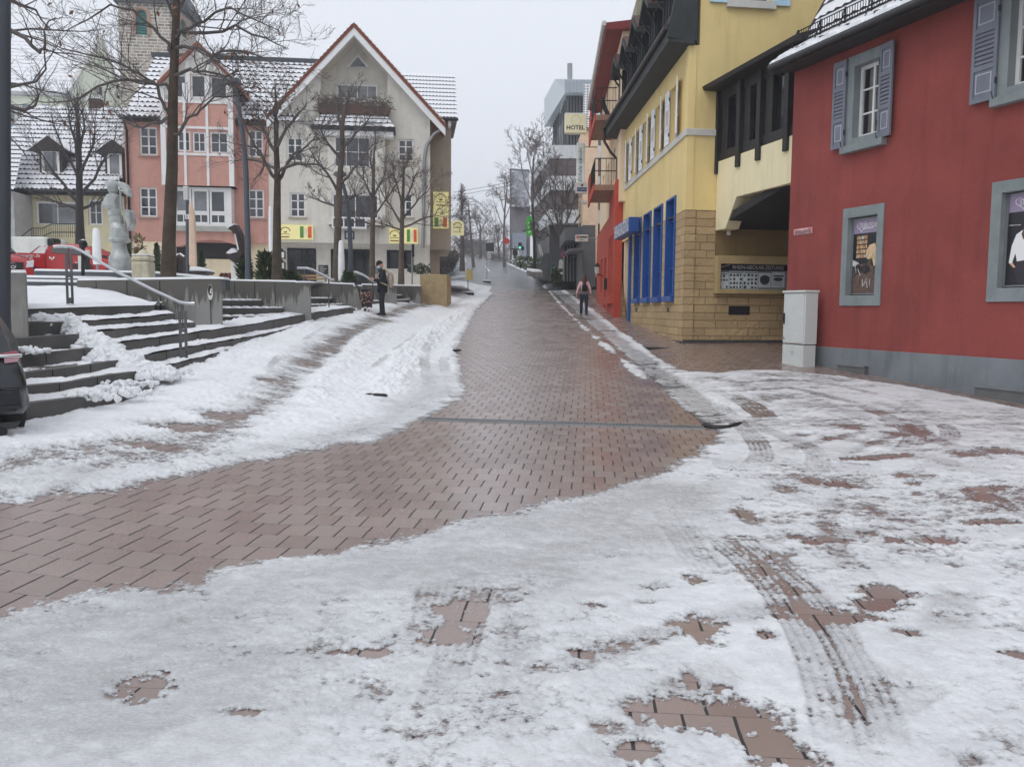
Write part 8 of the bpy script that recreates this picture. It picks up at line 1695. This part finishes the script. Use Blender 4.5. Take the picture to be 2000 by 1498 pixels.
def hand(nodes,edges,key,wrist,palm_d,fing_d,s=1.0,curl=.5,thumb=None):
 """palm and five curled fingers rooted at a wrist node"""
 w=Vector(wrist);pd=Vector(palm_d).normalized();fd=Vector(fing_d).normalized();ac=pd.cross(fd).normalized()
 nodes[key+'p']=(tuple(w+pd*.055*s),(.036*s,.020*s));edges.append((key,key+'p'))
 for i in range(4):
  L=(.072,.082,.077,.06)[i]*s;b=w+pd*.095*s+ac*(i-1.5)*.020*s;k1=b+(pd*(1-curl)+fd*curl).normalized()*L*.55;k2=k1+(pd*(1-2*curl)+fd*2*curl).normalized()*L*.5
  for j,p in enumerate((b,k1,k2)):nodes[f'{key}f{i}{j}']=(tuple(p),(.0095,.009,.008)[j]*s)
  edges+=[(key+'p',f'{key}f{i}0'),(f'{key}f{i}0',f'{key}f{i}1'),(f'{key}f{i}1',f'{key}f{i}2')]
 b=w+pd*.035*s-ac*.034*s;q=b+(pd*.7-ac*.6+fd*.3).normalized()*.045*s;e=q+(pd*.8+fd*.5).normalized()*.035*s
 for j,p in enumerate((b,q,e)):nodes[f'{key}t{j}']=(tuple(p),(.012,.011,.009)[j]*s)
 edges+=[(key+'p',key+'t0'),(key+'t0',key+'t1'),(key+'t1',key+'t2')]
def head(parent,c,r,face_d,tilt=0.25,hair=None,hat=None,mask=False):
 """head with nose, ears, eyes, mouth; face_d = forward direction in the figure's axes"""
 f=Vector(face_d).normalized();s=Vector((0,0,1)).cross(f).normalized();f2=(f*math.cos(tilt)-Vector((0,0,1))*math.sin(tilt));u=f2.cross(s)*1;u=s.cross(f2)*-1 if s.cross(f2).z<0 else s.cross(f2)
 c=Vector(c);P=lambda a,b,h:c+s*a*r+f2*b*r+u*h*r
 m=MB();n,k=18,14;rings=[]
 for j in range(1,k):
  th=math.pi*j/k;h=math.cos(th);rr=math.sin(th);row=[]
  for i in range(n):
   a=6.283*i/n;ca,sa=math.cos(a),math.sin(a);w=.80*rr*(1-.18*max(0,-h));dpt=.98*rr*(1 if ca<0 else(1-.10*max(0,-h)))
   row.append(m.pv(P(sa*w,ca*dpt,h*1.22)))
  rings.append(row)
 t,b=m.pv(P(0,0,1.22)),m.pv(P(0,.05,-1.22))
 for i in range(n):m.face((t,rings[0][i],rings[0][(i+1)%n]));m.face((b,rings[-1][(i+1)%n],rings[-1][i]))
 for x,y in zip(rings,rings[1:]):
  for i in range(n):m.face((x[i],y[i],y[(i+1)%n],x[(i+1)%n]))
 m.tube([P(0,.86,.15),P(0,1.02,-.12),P(0,1.14,-.28),P(0,.92,-.34)],[.07*r,.12*r,.16*r,.1*r],8)
 for q in(-1,1):m.blob(P(.82*q,-.02,-.05),.2*r,random.Random(1),0,8,6,.02,(.5,1,1.3))
 hd_=lp(m,'head',SKN,parent)
 e=MB()
 for q in(-1,1):e.blob(P(.3*q,.86,.06),.10*r,random.Random(1),0,8,6,0)
 lp(e,'eyes',BLACK,hd_);mo=MB();mo.tube([P(-.25,.84,-.62),P(0,.90,-.64),P(.25,.84,-.62)],.05*r,5);lp(mo,'mouth',M('lips',alb(160,96,90,1.2),.6),hd_)
 if mask:
  k_=MB();ringm=[]
  for h,w,d0 in((-.02,.62,.92),(-.3,.72,1.10),(-.6,.70,1.10),(-.95,.55,.86)):ringm.append([k_.pv(P(w*math.sin(a),d0*math.cos(a)*.99+.05,h))for a in np.linspace(-1.35,1.35,9)])
  for x,y in zip(ringm,ringm[1:]):
   for i in range(8):k_.face((x[i],x[i+1],y[i+1],y[i]))
  lp(k_,'face_mask',MASKM,parent)
 if hat:
  k_=MB();R=[]
  for j,(h,g)in enumerate(((.18,1.08),(.32,1.11),(.6,1.06),(.9,.92),(1.2,.66),(1.38,.32),(1.44,.05))):R.append([k_.pv(P(.86*g*math.sin(a),1.02*g*math.cos(a),h))for a in np.linspace(0,6.283,17)[:-1]])
  for x,y in zip(R,R[1:]):
   for i in range(16):k_.face((x[i],x[(i+1)%16],y[(i+1)%16],y[i]))
  k_.face(R[-1]);lp(k_,'knit_hat',hat,parent)
 return P
g=ground(747,616.5);man=thing('person','person in black hat, mask and dark coat looking down at a phone','person',g,rot=0)
F_=Vector((-1,-.28,0)).normalized();Sd=Vector((-.28,1,0)).normalized()
def H(f,s,z):v=F_*f+Sd*s;return(v.x,v.y,z)
K=1.80/1.80
N={'pel':(H(0,0,.96),(.175,.14)),'wst':(H(.0,0,1.10),(.165,.14)),'chs':(H(.02,0,1.32),(.19,.155)),'shl':(H(.01,0,1.45),(.15,.12)),'nck':(H(.04,0,1.53),.075)}
E=[('pel','wst'),('wst','chs'),('chs','shl'),('shl','nck')]
for q,n in((-1,'l'),(1,'r')):
 N['s'+n]=(H(.0,.17*q,1.44),.085);N['e'+n]=(H(-.02+.06,.23*q,1.14),.072);N['w'+n]=(H(.28,.09*q,1.19),.052);E+=[('shl','s'+n),('s'+n,'e'+n),('e'+n,'w'+n)]
N['hem']=(H(0,0,.84),(.185,.155));E.append(('pel','hem'))
skin_body('coat',man,NAVY,N,E,'pel')
N={'pel':(H(0,0,.94),(.15,.12))};E=[]
for q,n in((-1,'l'),(1,'r')):
 N['h'+n]=(H(.0,.09*q,.86),.105);N['k'+n]=(H(.025,.095*q,.48),.082);N['a'+n]=(H(.0+.02*q,.10*q,.10),.066);N['z'+n]=(H(.02+.02*q,.10*q,.05),.07);E+=[('pel','h'+n),('h'+n,'k'+n),('k'+n,'a'+n),('a'+n,'z'+n)]
skin_body('trousers',man,NAVYT,N,E,'pel')
for q,fo in((-1,.0),(1,.06)):
 m=MB();secs=[]
 for x,w,h in((-.10,.035,.085),(-.05,.045,.10),(.03,.045,.10),(.10,.05,.075),(.17,.045,.055),(.20,.02,.03)):secs.append([Vector(H(x+fo,.10*q+w*math.cos(a),max(.0,.5*h+.5*h*math.sin(a))))for a in np.linspace(0,6.283,11)[:-1]])
 loft(m,secs);lp(m,'shoe',SHOE,man)
for q,n in((-1,'l'),(1,'r')):
 N={n:(H(.27,.09*q,1.19),.035)};E=[];hand(N,E,n,H(.27,.09*q,1.19),H(1,-.35*q,.12),H(.2,-.9*q,.4),1.0,.42);skin_body('hand',man,SKN,N,E,n,1)
m=MB();m.hexa([Vector(H(.37,-.036,1.20)),Vector(H(.37,.036,1.20)),Vector(H(.45,.036,1.29)),Vector(H(.45,-.036,1.29))],[Vector(H(.378,-.036,1.193)),Vector(H(.378,.036,1.193)),Vector(H(.458,.036,1.283)),Vector(H(.458,-.036,1.283))])
ph=m.build('phone',BLACK,None,org=(0,0,0),bevel=.004);ph.location=g;tag(ph,'black phone held in both hands by the masked person','phone')
head(man,H(.075,0,1.675),.108,F_,.42,hat=HAT,mask=True)
m=MB();m.tube([H(-.07,0,1.50),H(-.03,-.09,1.50),H(.08,-.09,1.50),H(.11,0,1.49)],.045,8);lp(m,'collar',HAT,man)
BPM=M('patterned_canvas',alb(150,138,126,1.2),.85,var=.55,vscale=18)
m=MB();secs=[]
for z,w,d_ in((.93,.12,.05),(.97,.15,.09),(1.12,.16,.12),(1.30,.155,.11),(1.40,.12,.07),(1.44,.06,.03)):secs.append([Vector(H(-.25-.02+d_*math.cos(a),w*math.sin(a),z))for a in np.linspace(0,6.283,15)[:-1]])
loft(m,secs);bp=m.build('backpack',BPM,None,org=(0,0,0),smooth=50);bp.location=g;tag(bp,'patterned grey beige backpack on the back of the masked person','backpack')
m=MB()
for q in(-1,1):m.tube([H(-.19,.11*q,1.42),H(-.05,.125*q,1.545),H(.10,.135*q,1.46),H(.175,.15*q,1.30),H(.08,.19*q,1.10),H(-.15,.14*q,1.0)],.022,6)
m.build('strap',M('strap_beige',alb(176,158,130,1.2),.8),bp,smooth=50,org=(0,0,0));m=MB();m.tube([H(-.19,-.12,1.0),H(-.17,-.14,.78),H(-.16,-.14,.70)],.008,5);m.build('loose_strap',OFFW,bp,org=(0,0,0))
g2=ground(716,611);tr=thing('shopping_trolley','wheeled shopping trolley with black handle and speckled fabric bag','trolley',g2);LEOP=NT('speckled_fabric');cc=LEOP.coord();v=LEOP.n('TexVoronoi');v.inputs['Scale'].default_value=17;LEOP.l(cc,v.inputs['Vector']);LEOP.l(LEOP.ramp(v.outputs['Distance'],[(.28,(.42,.30,.24)),(.42,(.20,.075,.06)),(.55,(.02,.016,.018))]),LEOP.b.inputs['Base Color']);LEOP.b.inputs['Roughness'].default_value=.85
m=MB();secs=[]
for z,x0,x1,yy in((.16,-.10,.14,.12),(.18,-.13,.17,.15),(.45,-.16,.17,.16),(.68,-.19,.17,.15),(.72,-.18,.15,.13)):secs.append([Vector((x,y,z))for x,y in((x0,-yy),((x0+x1)/2,-yy-.02),(x1,-yy),(x1+.01,0),(x1,yy),((x0+x1)/2,yy+.02),(x0,yy),(x0-.01,0))])
loft(m,secs);lp(m,'bag',LEOP.m,tr);m=MB();m.blob((-.02,0,.74),.13,random.Random(4),0,10,6,.3,(1.2,1,.55));m.tube([(.1,.06,.7),(.13,0,.82),(.1,-.06,.7)],.014,5);lp(m,'flap',NAVY,tr)
m=MB()
for y in(-.13,.13):m.tube([(-.05,y,.1),(-.19,y,.5),(-.27,y,.86),(-.36,y,.94)],.014,6)
m.tube([(-.36,-.14,.94),(-.36,.14,.94)],.022,6);lp(m,'frame',BLACK,tr);m=MB();m.tube([(-.23,-.02,.82),(-.1,0,.8)],.03,6);lp(m,'green_wrap',HED[2],tr)
for y in(-.17,.17):
 m=MB();c=Vector((-.02,y,.10));R=lambda r,o:[c+Vector((r*math.cos(k*.3927),o,r*math.sin(k*.3927)))for k in range(16)]
 loft(m,[R(.055,-.02),R(.10,-.02),R(.10,.02),R(.055,.02)]);wh=lp(m,'wheel',OFFW,tr);m=MB();loft(m,[R(.055,-.021),R(.055,.021)]);lp(m,'hub',BLACK,wh)
g=ground(1140,615);wo=thing('person','person in pink jacket and jeans walking away uphill','person',g)
PINK=M('pink_jacket',alb(206,170,170,1.3),.85,var=.12,bump=.3,bscale=20);JEAN=M('dark_jeans',(.02,.026,.045),.85,var=.3)
def Hw(f,s,z):return(s,f,z*.97)
N={'pel':(Hw(0,0,.98),(.17,.13)),'wst':(Hw(.01,0,1.10),(.14,.12)),'chs':(Hw(.02,0,1.28),(.165,.125)),'shl':(Hw(.02,0,1.41),(.13,.10)),'nck':(Hw(.03,0,1.48),.06)};E=[('pel','wst'),('wst','chs'),('chs','shl'),('shl','nck')]
for q,n,sw in((-1,'l',.06),(1,'r',-.04)):
 N['s'+n]=(Hw(.01,.165*q,1.40),.07);N['e'+n]=(Hw(-.03+sw,.25*q,1.14),.058);N['w'+n]=(Hw(.03+sw*1.6,.30*q,.92),.044);E+=[('shl','s'+n),('s'+n,'e'+n),('e'+n,'w'+n)]
skin_body('jacket',wo,PINK,N,E,'pel')
N={'pel':(Hw(0,0,.93),(.165,.13))};E=[]
for q,n,st in((-1,'l',.12),(1,'r',-.12)):
 N['h'+n]=(Hw(.01,.09*q,.84),.105);N['k'+n]=(Hw(st*.6+.02,.10*q,.48),.078);N['a'+n]=(Hw(st,.105*q,.11),.066);N['z'+n]=(Hw(st,.105*q,.05),.07);E+=[('pel','h'+n),('h'+n,'k'+n),('k'+n,'a'+n),('a'+n,'z'+n)]
skin_body('jeans',wo,JEAN,N,E,'pel')
for q,st in((-1,.12),(1,-.12)):
 m=MB();secs=[]
 for x,w,h in((-.10,.03,.08),(-.05,.042,.09),(.05,.042,.08),(.13,.045,.05),(.16,.02,.03)):secs.append([Vector(Hw(x+st,.105*q+w*math.cos(a),max(0,.5*h+.5*h*math.sin(a))))for a in np.linspace(0,6.283,11)[:-1]])
 loft(m,secs);lp(m,'shoe',SHOE,wo)
for q,n,sw in((-1,'l',.06),(1,'r',-.04)):
 w0=Hw(.03+sw*1.6,.30*q,.92);N={n:(w0,.03)};E=[];hand(N,E,n,w0,(.08*q,.15,-1),(-.6*q,.5,-.5),.95,.3);skin_body('hand',wo,SKN,N,E,n,1)
head(wo,Hw(.04,0,1.60),.10,(0,1,0),.05);HAIR=M('brown_hair',alb(78,46,36,1.2),.6,var=.3)
m=MB();R=[]
for z,w,d0,o in((1.36,.03,.02,-.09),(1.42,.07,.04,-.075),(1.52,.09,.06,-.05),(1.60,.098,.10,-.005),(1.68,.09,.10,.02),(1.74,.05,.06,.03),(1.755,.01,.01,.03)):R.append([Vector(Hw(.02+o+d0*math.cos(a),w*math.sin(a),z))for a in np.linspace(0,6.283,15)[:-1]])
loft(m,R);lp(m,'hair',HAIR,wo)
m=MB();secs=[]
for z,w,d_ in((1.02,.08,.03),(1.05,.11,.06),(1.18,.115,.08),(1.30,.10,.07),(1.37,.05,.03)):secs.append([Vector(Hw(-.165+d_*math.cos(a),w*math.sin(a),z))for a in np.linspace(0,6.283,15)[:-1]])
loft(m,secs);rk=m.build('rucksack',HAT,None,org=(0,0,0),smooth=50);rk.location=g;tag(rk,'small black rucksack on the back of the pink jacket','rucksack');m=MB()
for q in(-1,1):m.tube([Hw(-.13,.03*q,1.36),Hw(-.06,.10*q,1.47),Hw(.06,.12*q,1.43),Hw(.12,.13*q,1.25),Hw(-.02,.16*q,1.1),Hw(-.13,.09*q,1.06)],.014,5)
m.build('strap',HAT,rk,smooth=50,org=(0,0,0))
for px,py,lab,cm,hgt in((888,513,'distant person in dark clothes on the upper pavement',NAVY,1.75),(1006,516,'distant person standing by the crossroads railings',NAVY,1.75)):
 g=at(px,py,100 if px<900 else 88);t=thing('person',lab,'person',g);N={'pel':((0,0,.95),.15),'chs':((0,0,1.3),.18),'shl':((0,0,1.42),.12),'nck':((0,0,1.5),.06)};E=[('pel','chs'),('chs','shl'),('shl','nck')]
 for q,n in((-1,'l'),(1,'r')):N['s'+n]=((.17*q,0,1.4),.07);N['e'+n]=((.23*q,-.02,1.13),.06);N['w'+n]=((.21*q,-.08,.9),.05);N['h'+n]=((.09*q,0,.85),.10);N['k'+n]=((.10*q,.05*q,.48),.08);N['a'+n]=((.10*q,.1*q,.06),.07);E+=[('shl','s'+n),('s'+n,'e'+n),('e'+n,'w'+n),('pel','h'+n),('h'+n,'k'+n),('k'+n,'a'+n)]
 skin_body('clothes',t,cm,N,E,'pel',1);head(t,(0,0,1.63),.10,(0,-1,0),.05);m=MB();m.blob((0,.02,1.69),.105,random.Random(1),0,10,6,.03);lp(m,'hair',HAIR,t)
#  thin winter haze
hm=bpy.data.materials.new('haze');hm.use_nodes=True;hn=hm.node_tree;hn.nodes.clear()
hv=hn.nodes.new('ShaderNodeVolumePrincipled');hv.inputs['Color'].default_value=(0.93,0.95,1.0,1);hv.inputs['Density'].default_value=0.0016;hv.inputs['Anisotropy'].default_value=0.2
ho=hn.nodes.new('ShaderNodeOutputMaterial');hn.links.new(hv.outputs[0],ho.inputs['Volume'])
m=MB();m.hexa([(-430,-70,-30),(440,-70,-30),(440,710,-30),(-430,710,-30)],[(-430,-70,45),(440,-70,45),(440,710,45),(-430,710,45)])
struct(m.build('haze',hm),'thin pale winter haze over the whole street','haze','stuff')
SC.cycles.volume_bounces=0
